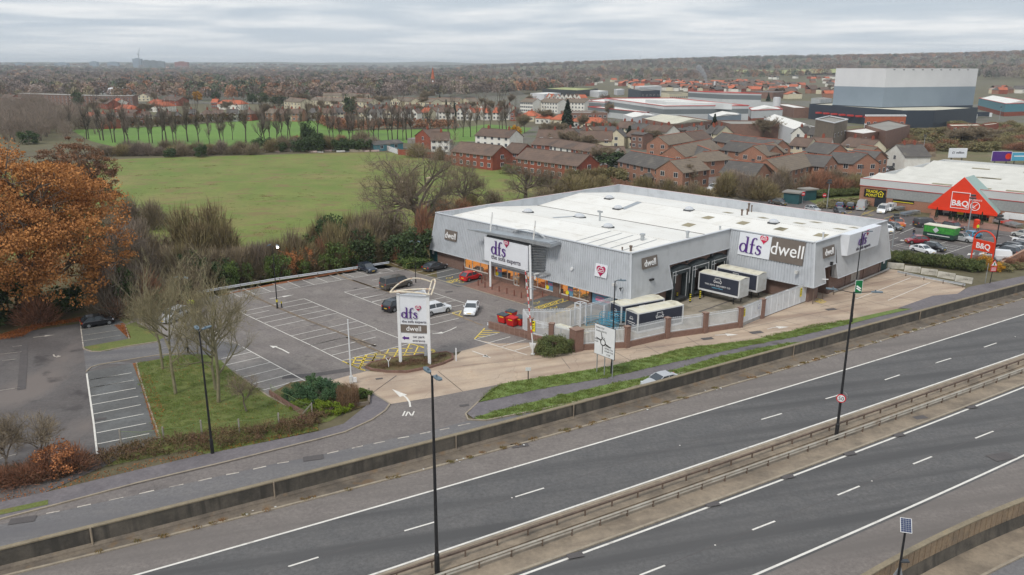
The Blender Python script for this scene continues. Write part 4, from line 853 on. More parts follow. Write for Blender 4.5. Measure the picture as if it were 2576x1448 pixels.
# concrete retaining wall along the service road
wall_h = 1.55
r_ = empty('retaining_wall',(0,0,0),label='long stained concrete retaining wall with pale coping between service road and dual carriageway',cat='wall')
b = B().sweep(off(WBs,-.02),[(0,0),(-.05,wall_h-.12),(-.42,wall_h-.12),(-.42,0)]); mk('wall_face',b,m_wallc,r_)
b = B().sweep(off(WBs,-.02),[(.0,wall_h-.1),(.0,wall_h),(-.4,wall_h),(-.4,wall_h-.1)]); mk('coping',b,m_cope,r_)
b = B()
for f,x,y in (('m',640,1272),('m',2060,905),('n',1060,648),('n',1950,403),('l',1620,1220),('p',1520,850)):
    p = g(f,x,y); q_ = min(WBs,key=lambda k: (k-p).length); b.box(q_.x-.05,q_.x+.05,q_.y-.14,q_.y-.02,0.05,wall_h+.01)
mk('expansion_joint', b, m_median, r_)
b = B().sweep(off(WBs,.1),[(-.1,.05),(-.12,.3),(.12,.16),(.16,.05)]); mk('rough_footing',b,m_edgec,r_)
# near wall at the bottom right: panelled parapet with the lower road behind it
NW = [Vector((q.x,q.y,0)) for q in smooth(pts('o 1000,1448 1330,1262 1700,1090 2014,960',2.25),40,2,30)]
r_ = empty('ribbed_parapet_wall',(0,0,0),label='brown ribbed concrete parapet wall curving above the lower slip road in the near corner',cat='wall')
NWr = NW if (NW[-1]-NW[0]).x > 0 else NW[::-1]
b = B().sweep(NWr,[(-.15,2.14),(.24,2.14),(.24,2.24),(-.15,2.24)]); mk('coping',b,m_cope,r_)
b = B(); acc = resample(NWr, .62)
m_panel = pm('ribbed_panel_concrete',S(146,126,102),S(132,114,94),.8,S(112,100,86),.5,.5,.68,rough=.92,grain=.2,gs=5)
for a_,c_ in zip(acc,acc[1:]): b.beam(lerp(a_,c_,.06)+Vector((0,0,1.55)),lerp(a_,c_,.94)+Vector((0,0,1.55)),.4,1.12)
mk('ribbed_panel', b, m_panel, r_)
b = B().sweep(NWr,[(-.14,0),(.34,0),(.15,1.05),(-.14,1.05)]); mk('wall_base',b,m_wallc,r_)
strip('slip_footway',off(NWr,.2),off(NWr,2.6),.03,m_median); strip('slip_lane',off(NWr,2.5),off(NWr,40),.02,m_service)
mk('slip_kerb',B().sweep(off(NWr,2.6),[(-.1,0),(-.1,.12),(.1,.12),(.1,0)]),m_kerb,kind='structure')
# crash barriers
def barrier(pl,h,spacing,label,mt,postm,beamh=.31,double=False,group=None,side=1):
    r_ = empty('crash_barrier',(0,0,0),label=label,cat='crash barrier',**({'group': group} if group else {}))
    b = B().sweep(pl,[(0,h-beamh),(.06*side,h-beamh*.85),(.0,h-beamh*.55),(.0,h-beamh*.45),(.06*side,h-beamh*.15),(0,h),(-.09*side,h),(-.09*side,h-beamh)]); mk('beam',b,mt,r_)
    tot = 0; nxt = spacing*.5; k = 0
    pr = None
    for a_, c_ in zip(pl, pl[1:]):
        l = (c_-a_).length
        while nxt <= tot+l:
            q_ = lerp(a_, c_, (nxt-tot)/l)
            if k < 100 and -60 < q_.x < 140:
                if pr is None: pr = mk('post',B().box(-.05,.05,-.06,.06,0,h-.05),postm,r_,loc=(q_.x,q_.y,0),rz=.25)
                else: c2 = pr.copy(); sc.collection.objects.link(c2); c2.parent = r_; c2.location = (q_.x,q_.y,0)
                k += 1
            nxt += spacing
        tot += l
    return r_
flat = lambda l: [Vector((q.x, q.y, 0)) for q in l]
MB1 = flat(smooth(pts('n 700,1448 1430,1195 2150,970 o 0,785 1000,430 2014,85',.6),60,2,40))
MB2 = flat(smooth(pts('n 1030,1448 1600,1240 2150,1060 o 0,868 850,556 2014,142',.6),60,2,40))
barrier(MB1,.78,2.6,'weathered steel crash barrier on the far side of the central reservation',m_rust,m_rust,.2)
barrier(MB2,.72,2.6,'pale steel crash barrier on the near side of the central reservation',m_galv,m_rust,.34)
b = B().sweep(smooth(pts('n 900,1448 1500,1262 2150,1042 o 0,845 900,505 2014,118'),40,2,30),[(-.3,.1),(-.3,.22),(.3,.22),(.3,.1)]); mk('cable_trough_median',b,m_median,kind='structure')
barrier(flat(pts('v 930,385 j 0,820 700,700 1300,600 2310,455',.6)),.75,3.2,'long pale steel guard rail behind the back row of parking bays',m_cap,m_rust,.38,side=1)
barrier(flat(pts('j 2490,425 2534,420 k 255,195 425,170',.6)),.75,3.2,'short pale guard rail end beside the dark blue hatchback',m_cap,m_rust,.36)
barrier(flat(pts('h 312,805 600,880 1005,985',.5)),.7,3.4,'white guard rail in front of the low wall of the bin store',m_cap,m_rust,.36)
barrier(flat(pts('p 1165,292 1420,345 1920,440',.5)),.65,3.0,'grey crash barrier below the row of concrete blocks',m_alu,m_rust,.3)
# yard boundary: brick wall with piers and white palisade
m_pal = pm('white_palisade',S(220,222,224),S(206,208,210),1,S(188,184,178),1.5,.6,.75,rough=.5,obj=True)
YW = empty('yard_wall',(0,0,0),label='brown brick yard wall with square piers and white palisade panels',cat='wall')
def pier(p, h=2.75, w=.62, rz=0.):
    mk('pier',B().box(-w/2,w/2,-w/2,w/2,0,h).box(-w/2-.05,w/2+.05,-w/2-.05,w/2+.05,h+.002,h+.09),m_brickd,YW,loc=p,rz=rz)
def pales(b, a, c, z0, z1, pitch=.17, w=.075, spikes=True):
    d = c-a; n = max(1, int(d.length/pitch))
    for i in range(n+1):
        q_ = lerp(a,c,i/n); b.beam(q_+Vector((0,0,z0)),q_+Vector((0,0,z1)),w,.03,up=(d.y,-d.x,0))
    for z in (z0+.12,z1-.18): b.beam(a+Vector((0,0,z)),c+Vector((0,0,z)),.06,.08)
    if spikes:
        b.tube(a+Vector((0,0,z1+.1)),c+Vector((0,0,z1+.1)),.02,n=4)
        for i in range(int(d.length/.3)):
            q_ = lerp(a,c,(i+.5)/int(d.length/.3))+Vector((0,0,z1+.1))
            b.tube(q_-Vector((.08,.05,.06)),q_+Vector((.08,.05,.06)),.014,n=3,cap=False); b.tube(q_-Vector((-.06,.06,.06)),q_+Vector((-.06,.06,.06)),.014,n=3,cap=False)
WP = pts('h 340,845 800,975') ; wl0 = g('h', 335, 860)
piers = [g('h',850,995),g('h',1115,1060),g('h',1425,1135),g('h',2055,1100),g('l',342,1035),g('l',762,975),g('l',1152,912),g('l',1395,812)]
rzY = math.atan2((piers[4]-piers[3]).y,(piers[4]-piers[3]).x)
b = B()
def dwarf(a, c, h=.75):
    b.beam(a+Vector((0,0,h/2)),c+Vector((0,0,h/2)),.3,h)
dwarf(g('h', 335, 855), piers[0], .95)
for i in range(0, 6): dwarf(piers[i], piers[i+1])
mk('dwarf_wall', b, m_brickd, YW)
for i,q_ in enumerate(piers): pier(q_,2.75,1.25 if i == 2 else .62,rzY if i > 1 else rzY-.9)
for i in range(0, 6):
    b = B(); a_,c_ = piers[i],piers[i+1]; d = (c_-a_).normalized(); pales(b,a_+d*.4,c_-d*.4,.78,2.6); mk('palisade_panel',b,m_pal,YW)
b = B(); a_ = g('h',760,868); pales(b,a_,piers[0],.1,2.7,.15,.1); mk('palisade_panel',b,m_pal,YW)
# short stretch before the big gate: solid white leaf with notices
def panelled(name,a,c,z0,z1,n,label,cat='gate',spikes=True,slats=False):
    r_ = empty(name,a,0,label=label,cat=cat); v = c-a; bb = B(); d = v.normalized()
    bb.beam((0,0,z0),v+Vector((0,0,z0)),.08,.12); bb.beam((0,0,z1),v+Vector((0,0,z1)),.08,.1)
    for i in range(n+1): bb.beam(v*(i/n)+Vector((0,0,z0)),v*(i/n)+Vector((0,0,z1)),.12,.08)
    mk('gate_frame', bb, m_pal, r_); bb = B()
    if slats: pales(bb,Vector((0,0,0)),v,z0,z1,.15,.08,False)
    else:
        k = int(v.length/.12)
        for i in range(k): bb.beam(v*((i+.5)/k)+Vector((0,0,z0)),v*((i+.5)/k)+Vector((0,0,z1)),.105,.02,up=(d.y,-d.x,0))
    mk('gate_infill', bb, m_pal, r_)
    if spikes:
        bb = B()
        for i in range(int(v.length/.25)):
            q_ = v*((i+.5)/int(v.length/.25))+Vector((0,0,z1+.12)); bb.tube(q_-Vector((.09,.05,.07)),q_+Vector((.09,.05,.07)),.016,n=3,cap=False); bb.tube(q_-Vector((-.07,.07,.06)),q_+Vector((-.07,.07,.06)),.016,n=3,cap=False)
        mk('spike_rail', bb, m_alu, r_)
    return r_
def notice(r_, p, d, w, h, z, mats, nm='notice'):
    n = Vector((d.y, -d.x, 0)); q_ = p+n*.1; bb = B()
    bb.beam(q_-d*w/2+Vector((0,0,z)),q_+d*w/2+Vector((0,0,z)),.02,h); o = mk(nm,bb,mats[0],r_)
    if len(mats) > 1:
        bb = B(); 
        for k_ in range(3): bb.beam(q_+n*.015-d*w*.35+Vector((0,0,z+h*(.05-.15*k_))),q_+n*.015+d*w*.35+Vector((0,0,z+h*(.05-.15*k_))),.01,h*.05)
        bb.beam(q_+n*.015-d*w*.2+Vector((0,0,z+h*.3)),q_+n*.015+d*w*.25+Vector((0,0,z+h*.36)),.01,h*.12); mk('notice_print',bb,mats[1],r_)
ga, gc = piers[6], piers[7]; dd = (gc-ga).normalized()
sg = panelled('sliding_gate',ga+dd*.4,gc-dd*.35,.55,2.7,2,'solid white metal gate leaf with yellow and red notices between two brick piers')
notice(sg,Vector((0,0,0))+dd*.45,dd,.45,1.1,1.9,(m_yell,m_blet)); notice(sg,dd*((gc-ga).length-1.5),dd,.45,.9,1.9,(m_wht,pm('notice_blue',S(40,70,130))))
mk('lower_board',B().beam((0,0,.3),(gc-ga)-dd*.7+Vector((0,0,.3)),.05,.5),m_alu,sg)
G1,G2 = g('l',1425,800),g('l',1880,628); d2_ = (G2-G1).normalized()
bg_ = panelled('yard_gate',G1,G2,.15,2.75,7,'wide white steel yard gate with rust along its foot beside the end wall'); notice(bg_,d2_*((G2-G1).length*.86),d2_,.5,1.3,1.8,(m_yell,m_blet))
mk('rusty_sill',B().beam((0,0,.05),(G2-G1)+Vector((0,0,.05)),.2,.1),m_rust,bg_)
notice(YW,piers[0]+(piers[1]-piers[0])*.16,(piers[1]-piers[0]).normalized(),.55,1.4,1.9,(m_yell,m_blet)); notice(YW,piers[0]-Vector((.1,.1,0)),(piers[1]-piers[0]).normalized(),.4,.7,1.1,(pm('teal_notice',S(30,110,110)),m_wht))
# inner fences of the yard
def fence_run(label,pl,z0,z1,name='palisade_fence',pitch=.17,w=.08,spikes=True):
    p0 = pl[0]; r_ = empty(name,p0,0,label=label,cat='fence')
    for a_, c_ in zip(pl, pl[1:]):
        b = B(); pales(b,a_-p0,c_-p0,z0,z1,pitch,w,spikes); mk('palisade_panel',b,m_pal,r_)
    for q_ in pl: mk('fence_post',B().box(-.07,.07,-.07,.07,0,z1),m_pal,r_,loc=q_-p0)
    return r_
iA = g('h',1020,865); iB = g('h',1380,790); iC = g('h',1480,770); iD = g('h',1840,640)
fence_run('white spiked palisade fence running from the yard wall to the store corner',[g('h',760,868),iA,P(33.2,-9.5),P(33.4,-5.5),P(33.6,-1.0)],.1,2.6)
r_ = empty('gate_tower',P(33.3,-7.6),-AZ,label='square white gate frame standing in the palisade fence of the yard',cat='gate frame'); b = B()
for x_ in (-.5, .5):
    for y_ in (-.5,.5): b.box(x_-.08,x_+.08,y_-.08,y_+.08,0,3.2)
for z in (.4,3.1): b.box(-.55,.55,-.55,-.47,z,z+.1); b.box(-.55,.55,.47,.55,z,z+.1); b.box(-.55,-.47,-.5,.5,z,z+.1); b.box(.47,.55,-.5,.5,z,z+.1)
mk('post_frame',b,m_pal,r_); b = B(); pales(b,Vector((-.5,-.55,0)),Vector((.5,-.55,0)),.1,2.7,.15,.08,False); mk('gate_infill',b,m_pal,r_)
fence_run('short grey palisade screen beside the dark delivery container',[P(34.6,-1.2),P(34.9,-4.6)],.1,2.6,pitch=.13,w=.11,spikes=False)
# low cream canopy roof inside the fence
r_ = empty('trolley_shelter',P(34.6,-14.4),-AZ+.0,label='low shelter with a mossy cream corrugated roof behind the white palisade',cat='shelter'); b = B()
ribs(b,(0,0,1.9),(5.0,-.2,1.9),(0,1.6,1.75),(5.0,1.6,1.75),.25,.04); mk('roof',b,m_cream,r_)
for x_ in (0.1, 4.9):
    for y_ in (.1,1.5): mk('post',B().box(x_-.04,x_+.04,y_-.04,y_+.04,0,1.75),m_whtd,r_)
# blue trolleys / cage racks
r_ = empty('pallet_rack',P(35.8,-7.2),-AZ+.2,label='blue tubular steel racks heaped in the yard beside the gate frame',cat='rack'); 
def rack(p, rz, l=2.2, h=1.1, tilt=0.):
    b = B()
    for x_ in (0, l):
        for y_ in (0,.8): b.tube((x_,y_,0),(x_,y_,h),.03,n=4)
        b.tube((x_,0,h),(x_,.8,h),.03,n=4); b.tube((x_,0,.15),(x_,.8,.15),.03,n=4)
    for z in (.15, h*.6, h):
        b.tube((0,0,z),(l,0,z),.03,n=4); b.tube((0,.8,z),(l,.8,z),.03,n=4)
    for i in range(5): b.tube((l*i/5,0,.15),(l*i/5+.3,.8,.15),.02,n=4)
    o = mk('rack_frame',b,m_blue,r_,loc=p,rz=rz); o.rotation_euler.y = tilt
for p_,z_ in (((0,0,0),0),((.4,.5,0),.3),((.1,1.5,0),-.2),((-1.6,.2,0),.9),((.3,.3,1.1),.15),((.9,1.6,.9),.4)): rack(p_,z_)
# red waste bins
m_lid = pm('grey_bin_lid', S(78, 88, 94), rough=.6)
for i,(f,x,y,lid,rz,lb) in enumerate((('h',510,790,0,.1,'red wheeled bin with grey lid nearest the guard rail end'),('h',610,745,0,.15,'red wheeled bin with grey lid behind the other two bins'),('h',720,820,0,.05,'red wheeled bin with grey lid against the white palisade'),('h',620,830,1,.1,'red wheeled bin with bright red lid standing in the middle'))):
    r_ = empty('waste_bin',g(f,x,y),-AZ+rz,label=lb,cat='bin',group='waste bins by the yard'); b = B()
    b.add([(-.55,-.4,.15),(.55,-.4,.15),(.55,.4,.15),(-.55,.4,.15),(-.68,-.52,1.15),(.68,-.52,1.15),(.68,.52,1.15),(-.68,.52,1.15)],[(3,2,1,0),(0,1,5,4),(1,2,6,5),(2,3,7,6),(3,0,4,7)]); mk('bin_body',b,m_red,r_)
    b = B(); ribs(b,(-.72,-.56,1.22),(.72,-.56,1.22),(-.72,.56,1.3),(.72,.56,1.3),.2,-.04); b.box(-.7,.7,-.55,.55,1.15,1.2); mk('lid',b,m_red if lid else m_lid,r_)
    mk('warning_strip',B().box(-.2,.5,-.56,-.53,.95,1.05),m_yell,r_)
    for x_ in (-.45,.45): mk('wheel',B().tube((x_,-.3,.1),(x_+.05,-.3,.1),.1,n=8),m_black,r_)
# bollards
bp = None; k = 0
for q_ in ('q 1290,880','q 1362,822','q 1435,768','q 1436,922','q 1588,965','q 1745,1010','q 1912,1055','q 2072,1105','q 2230,1155','r 22,840','r 488,805','r 722,782','r 883,832','r 1057,885','r 1228,915','q 968,560','q 1100,548','q 1235,582','q 1370,610','q 1512,710'):
    f,c = q_.split(); x,y = map(float,c.split(',')); k += 1
    if bp is None:
        bp = empty('bollard'); mk('bollard_body',B().tube((0,0,0),(0,0,.95),.09,.085,8),pm('brown_bollard',S(122,70,58),S(106,62,52),2,rough=.6,obj=True),bp); mk('bollard_cap',B().tube((0,0,.95),(0,0,1.02),.1,.05,8),m_brickd,bp)
    placed(bp,k > 1,g(f,x,y),label='brown metal bollard, %s of the line guarding the shop front from its far end' % nth(k),cat='bollard',group='brown bollards outside the shop front')
for i,(f,x,y,lb) in enumerate((('t',865,1245,'black and yellow banded bollard before the open dock shelter'),('t',1080,1175,'black and yellow banded bollard under the near corner of the trailer'),('t',578,1215,'stubby banded bollard with a yellow guard at the first dock'))):
    r_ = empty('banded_bollard',g(f,x,y),0,label=lb,cat='bollard',group='banded bollards at the loading docks'); h_ = 1.5
    mk('bollard_body',B().tube((0,0,0),(0,0,h_),.12,n=8),m_black,r_)
    for z in (.3,.6,.9,1.2): mk('yellow_band',B().tube((0,0,z),(0,0,z+.14),.127,n=8),m_yell,r_)
for f,x,y,h_ in (('l',1967,655,2.0),('l',2076,605,1.1),('l',2197,552,1.1)):
    r_ = tag(mk('steel_post',B().tube((0,0,0),(0,0,h_),.06,n=6).tube((0,0,h_),(0,0,h_+.04),.08,n=6),m_rust,loc=g(f,x,y)),{1967: 'tall rusty steel post at the foot of the brick corner by the yard gate',2076: 'short rusty steel post beside the yellow hatched square',2197: 'short rusty steel post by the end of the pale bumper rail'}[x],'post')
# ---- delivery trailers and containers
def sofa_icon(parent,org,right,up,s,mat=m_wlet,nm='sofa_emblem'):
    L2 = [[(-.8,.12,.04),(-.85,.45,.04),(-.6,.5,.04),(-.5,.3,.04),(.5,.3,.04),(.6,.5,.04),(.85,.45,.04),(.8,.12,.04),(-.8,.12,.04)],[(-.6,.5,.04),(-.6,.95,.04),(.6,.95,.04),(.6,.5,.04)],[(-.68,.1,.04),(-.68,-.05,.04)],[(.68,.1,.04),(.68,-.05,.04)],
          [(-.35,.7,.03),(-.28,.7,.03)],[(-.03,.7,.03),(.04,.7,.03)],[(.28,.7,.03),(.35,.7,.03)]]
    strokes(nm, L2, mat, parent, org, right, up, s, .02)
def swapbody(loc,rz,Lx,label,legs=True,z0=1.15,txt=True,Wd=2.5,Hh=2.75,name='delivery_trailer',group='swap body trailers in the yard',end=False):
    r_ = empty(name,loc,rz,label=label,cat='trailer',group=group); x1 = Lx; z1 = z0+Hh
    mk('body',B().box(0,x1,0,Wd,z0,z1-.05),m_whtd,r_)
    b = B(); n = 14
    for i in range(n):
        xa,xb = x1*i/n,x1*(i+1)/n; zz_ = .03*math.sin(i*2.1)
        b.poly([(xa-.0,-.03,z1-.04),(xb,-.03,z1-.04),(xb,Wd/2,z1+.1+zz_),(xa,Wd/2,z1+.1+zz_)]); b.poly([(xa,Wd/2,z1+.1+zz_),(xb,Wd/2,z1+.1+zz_),(xb,Wd+.03,z1-.04),(xa,Wd+.03,z1-.04)])
    mk('roof', b, m_cream, r_)
    sp = empty('side_curtain'); sp.parent = r_
    mk('navy_panel',B().box(.18,x1-.25,-.03,-.005,z0+.3,z1-.18),m_navy,sp)
    b = B().box(0,x1,-.06,-.03,z1-.18,z1-.06); b.box(0,x1,-.06,-.03,z0,z0+.25); b.box(0,.12,-.06,-.03,z0,z1); b.box(x1-.14,x1,-.06,-.03,z0,z1); mk('edge_rail',b,m_wht,sp)
    sofa_icon(sp,(x1*.47,-.035,z0+1.55),(1,0,0),(0,0,1),.78)
    if txt:
        text('sign_lettering','THE SOFA DELIVERY CO',.36,m_wlet,sp,(x1*.47,-.035,z0+1.05),(1,0,0),(0,0,1),.02,space=1.12); text('sign_lettering','Installation Experts',.24,pm('sky_blue_letter',S(120,190,220)) if 'sky_blue_letter' not in MATS else MATS['sky_blue_letter'],sp,(x1*.47,-.035,z0+.72),(1,0,0),(0,0,1),.02)
    if end:
        mk('navy_end_panel',B().box(-.035,-.005,.15,Wd-.15,z0+.25,z1-.2),m_navy,sp); sofa_icon(sp,(-.04,Wd*.5,z0+1.6),(0,-1,0),(0,0,1),.4,nm='end_emblem')
        b = B().box(-.05,-.036,.5,Wd-.5,z0+1.2,z0+1.27); b.box(-.05,-.036,.7,Wd-.7,z0+.95,z0+1.0); mk('end_print',b,m_wlet,sp)
    if legs:
        for x_,y_ in ((.9,.2),(x1-1,.2),(.9,Wd-.2),(x1-1,Wd-.2)): mk('support_leg',B().box(x_-.06,x_+.06,y_-.06,y_+.06,0,z0).box(x_-.12,x_+.12,y_-.1,y_+.1,0,.03),m_black,r_)
        mk('chassis',B().box(.3,x1-.3,.7,Wd-.7,z0-.22,z0-.01),m_black,r_)
    return r_
swapbody(P(36.2,15.9),-AZ,7.0,'navy sided box trailer on legs docked in the yard, its writing in full view')
swapbody(P(36.3,20.6),-AZ,7.1,'navy sided box trailer on legs, partly hidden behind the lettered one')
c_ = P(40.95,-5.0); swapbody(c_,-AZ+1.36,7.9,'navy box container on the yard ground next to the palisade and road sign',legs=False,z0=.12,txt=False,end=True,Wd=2.5,Hh=2.75,name='delivery_container',group='containers on the yard ground')
c_ = P(37.3,-3.9); swapbody(c_,-AZ+1.33,7.4,'navy box container between the store corner and the nearer container',legs=False,z0=.12,txt=False,end=True,Wd=2.5,Hh=2.75,name='delivery_container',group='containers on the yard ground')
# ---- lamp posts
def lamp_head(kind, parent, p, d, mt=m_dgrey):
    """LED lantern: flat tapered head with a sensor bump"""
    d = Vector(d).normalized(); sd = Vector((-d.y,d.x,0)); up = Vector((0,0,1)); p = Vector(p)
    w = [(0,.07),(.25,.16),(.7,.19),(.95,.1)]; b = B(); top = []; n = len(w)
    vs = [p+d*x+sd*y+up*(.05+x*.05) for x,y in w]+[p+d*x-sd*y+up*(.05+x*.05) for x,y in reversed(w)]
    m_ = len(vs); vs2 = [v-up*.1 for v in vs]; b.add(vs+vs2,[tuple(range(m_)),tuple(range(2*m_-1,m_-1,-1))]+[(i,m_+i,m_+(i+1) % m_,(i+1) % m_) for i in range(m_)])
    b.tube(p+d*.35+up*.08,p+d*.35+up*.2,.06,n=8); mk('lantern',b,mt,parent)
m_lant = pm('grey_lantern', S(96, 112, 122), rough=.4)
def post(f,x,y,h,heads,label,r0=.13,name='street_lamp',group=None,mt=m_black,base=1.4,kind='led',lean=0.,arm=1.1):
    p = g(f,x,y); r_ = empty(name,p,0,label=label,cat='street lamp',**({'group': group} if group else {}))
    b = B().tube((0,0,0),(0,0,base),r0*1.25,r0*1.2,10); b.tube((0,0,base),(0,0,base+.1),r0*1.2,r0*.9,10); b.tube((0,0,base+.1),(lean,0,h),r0*.85,r0*.5,10); mk('pole',b,mt,r_)
    for a_ in heads:
        d = Vector((math.cos(R(a_)),math.sin(R(a_)),0)); e = Vector((lean,0,h))
        if kind == 'led':
            mk('arm',B().tube(e-Vector((0,0,.1)),e+d*arm+Vector((0,0,.1)),.035,n=6),mt,r_); lamp_head('led',r_,e+d*arm+Vector((0,0,.1)),d,m_lant)
        else:
            mk('arm',B().tube(e,e+d*.5+Vector((0,0,.1)),.04,n=6),mt,r_); sd = Vector((-d.y,d.x,0)); b = B(); c = e+d*.7+Vector((0,0,.15))
            b.beam(c-sd*.22,c+sd*.22,.42,.1,up=(d.x*.5,d.y*.5,1)); mk('floodlight',b,m_lant,r_)
    return r_
post('n',1003,1446,14.6,(118,-58),'tall black lamp post with two lanterns rising from the central reservation, mid picture',.15,base=1.6,arm=.3)
post('o',822,592,14.4,(165,-15),'tall black lamp post with two lanterns and a round speed sign',.15,base=1.6,arm=1.4)
post('D',535,1143,11.6,(125,60),'black lamp post with splayed lanterns standing in the grass strip by the footway',.13,arm=.3)
post('p',650,864,12.6,(0,),'slender black lamp post with a green sign in the verge by the forecourt',.11,arm=.4)
post('D',1538,943,11.0,(-20,),'black lamp post standing behind the white roundabout direction sign',.11,arm=.3)
post('D',1474,766,7.3,(155,-10),'slim black car park lamp with twin floodlights before the shop windows',.07,kind='f',base=.8)
lp = post('j',1303,972,9.1,(150,10),'black car park lamp with yellow bands in the middle of the parking bays',.1,kind='f',base=.8)
mk('yellow_band',B().tube((0,0,1.0),(0,0,1.12),.135,n=10).tube((0,0,1.2),(0,0,1.32),.13,n=10),m_yell,lp)
mk('lit_lens',B().tube((.55,.1,9.0),(.8,.12,9.05),.16,n=8),emis('lit_lamp',(1,.93,.85),6.),lp)
post('D',1046,712,6.6,(150,10),'slim dark car park lamp behind the dark people carrier',.07,kind='f',base=.6)
post('v',1310,1320,9.3,(150,10),'black car park lamp seen through the bare trees beside the grey car',.09,kind='f',base=.8)
lb_ = tag(mk('marker_post',B().tube((0,0,0),(0,0,.95),.09,n=8).tube((0,0,.7),(0,0,.8),.1,n=8,m=1).tube((0,0,.86),(0,0,.93),.1,n=8,m=1),[m_black,m_yell],loc=g('j',1357,962)),'short black and yellow banded post beside the car park lamp','post')
# speed sign, green sign, lamp furniture
def disc(name,parent,c,r,n_,mats,t=.03,txt=None,ts=.5):
    c = Vector(c); n_ = Vector(n_).normalized(); r_ = empty(name); r_.parent = parent
    mk('sign_face',B().tube(c,c+n_*t,r,n=24),mats[0],r_)
    if len(mats) > 1: mk('sign_centre',B().tube(c+n_*t,c+n_*(t+.01),r*.78,n=24),mats[1],r_)
    rt = Vector((0, 0, 1)).cross(n_).normalized()
    if txt: text('sign_lettering',txt,ts,m_blet,r_,c+n_*(t+.015)-Vector((0,0,ts*.35)),rt,(0,0,1),.005)
    return r_
mast2 = [o for o in sc.objects if o.get('label','').startswith('tall black lamp post with two lanterns and')][0]
m_rring = pm('sign_red', S(196, 24, 36), rough=.5)
disc('speed_sign',mast2,(-.08,-.22,4.3),.42,(-.45,-1,0),(m_rring,m_wht),txt='50',ts=.5); disc('speed_sign',mast2,(.28,.1,4.4),.38,(1,.6,0),(m_alu,))
p4 = [o for o in sc.objects if o.get('label','').startswith('slender black lamp post with a green')][0]
e_ = empty('direction_sign'); e_.parent = p4; mk('sign_face',B().box(-.15,.85,-.16,-.12,4.2,6.1),m_wht,e_); mk('sign_centre',B().box(-.1,.8,-.175,-.161,4.25,6.05),m_green,e_)
strokes('count_bars',[[(-.3,.3,.09),(.3,-.1,.09)],[(-.3,0,.09),(.3,-.4,.09)]],m_wlet,e_,(.35,-.18,5.0),(1,0,0),(0,0,1),1,.01)
# roundabout direction sign
pA,pB = g('h',1645,1410),g('h',1868,1500); rd = (pB-pA).normalized(); W_ = 3.05
e_ = empty('road_sign',pA,math.atan2(rd.y,rd.x),label='large white roundabout direction sign with black writing on three grey posts',cat='road sign')
for x_ in (.35,W_*.5,W_-.3): mk('post',B().tube((x_,.12,0),(x_,.12,5.2),.06,n=8),m_alu,e_)
mk('sign_rim',B().box(-.05,W_+.05,0,.04,2.35,5.95),m_blet,e_); mk('sign_panel',B().box(0,W_,-.03,-.001,2.4,5.9),m_wht,e_)
fx = (1, 0, 0); up_ = (0, 0, 1)
def sgn(s,x,z,size=.27): text('sign_lettering',s,size,m_blet,e_,(x,-.035,z),fx,up_,.01,align='LEFT',sx=.85)
sgn('Bexley A 223',.2,5.5); sgn('Swanley (B 2173)',.2,5.12); sgn('Foots Cray',.04,4.1,.25); sgn('A 224',.04,3.82,.25); sgn('Orpington',1.6,3.62,.27); sgn("St Mary Cray",1.6,3.3,.27); sgn("St Paul's Cray",1.6,2.98,.27); sgn('A 224',1.9,2.62,.27)
strokes('route_diagram',[[(.36*math.cos(R(a)),.36*math.sin(R(a)),.06) for a in range(-250,91,12)],[(-.05,-.42,.05),(-.05,-1.35,.05)],[(-.35,.2,.06),(-1.05,.35,.06)],[(.35,-.1,.06),(1.15,-.35,.06)],[(-.1,.38,.05),(-.3,1.1,.05)],[(-.2,.42,.03),(-.2,.62,.03)],[(.0,.42,.03),(.0,.62,.03)],[(.2,.4,.03),(.2,.58,.03)]],m_blet,e_,(1.3,-.032,3.98),fx,up_,1,.01)
# hinged height barriers: red-white pole raised, white pole raised
r_ = empty('raised_barrier',g('h',880,1190),-.2,label='raised red and white banded barrier pole beside the clipped round shrub',cat='barrier'); Hb = 10.6
tp = Vector((-1.05, .3, Hb)); st_ = Vector((0, 0, 1.3))
mk('base',B().box(-.22,.22,-.2,.2,0,.15).box(-.1,.1,-.1,.1,.15,1.4),m_whtd,r_)
mk('counterweight',B().add([(-.45,0,1.5),(.4,0,1.5),(.1,0,.7),(-.2,0,.7),(-.45,.12,1.5),(.4,.12,1.5),(.1,.12,.7),(-.2,.12,.7)],[(0,3,2,1),(4,5,6,7),(0,1,5,4),(1,2,6,5),(2,3,7,6),(3,0,4,7)]),m_whtd,r_)
mk('pole', B().tube(st_, tp, .075, .055, 8), m_wht, r_)
m_rband = pm('red_band', S(196, 84, 84), rough=.5)
for i in range(9): a0 = .16+i*.095; mk('red_band',B().tube(lerp(st_,tp,a0),lerp(st_,tp,a0+.045),.08,n=8),m_rband,r_)
r_ = empty('raised_barrier',g('D',884,966),0,label='plain white raised barrier pole at the edge of the evergreen bed',cat='barrier')
mk('pole',B().tube((0,0,.6),(-.02,.05,7.4),.085,.07,8),m_wht,r_); mk('base',B().box(-.18,.18,-.15,.15,0,.9),m_whtd,r_); mk('counterweight',B().box(.1,.6,-.06,.06,.2,.75),m_wht,r_)
tag(mk('barrier_rest',B().tube((0,0,0),(0,0,.9),.05,n=6).tube((0,0,.9),(-.28,0,1.35),.04,n=6).tube((0,0,.9),(.28,0,1.35),.04,n=6),m_wht,loc=g('k',420,1238)),'white forked rest post in the planted island below the totem sign','post')
tag(mk('marker_post',B().tube((0,0,0),(0,0,1.6),.08,n=8).tube((0,0,1.6),(0,0,1.64),.05,n=8),m_wht,loc=g('k',1096,1160)),'short white marker post on the kerb tip of the planted island','post')
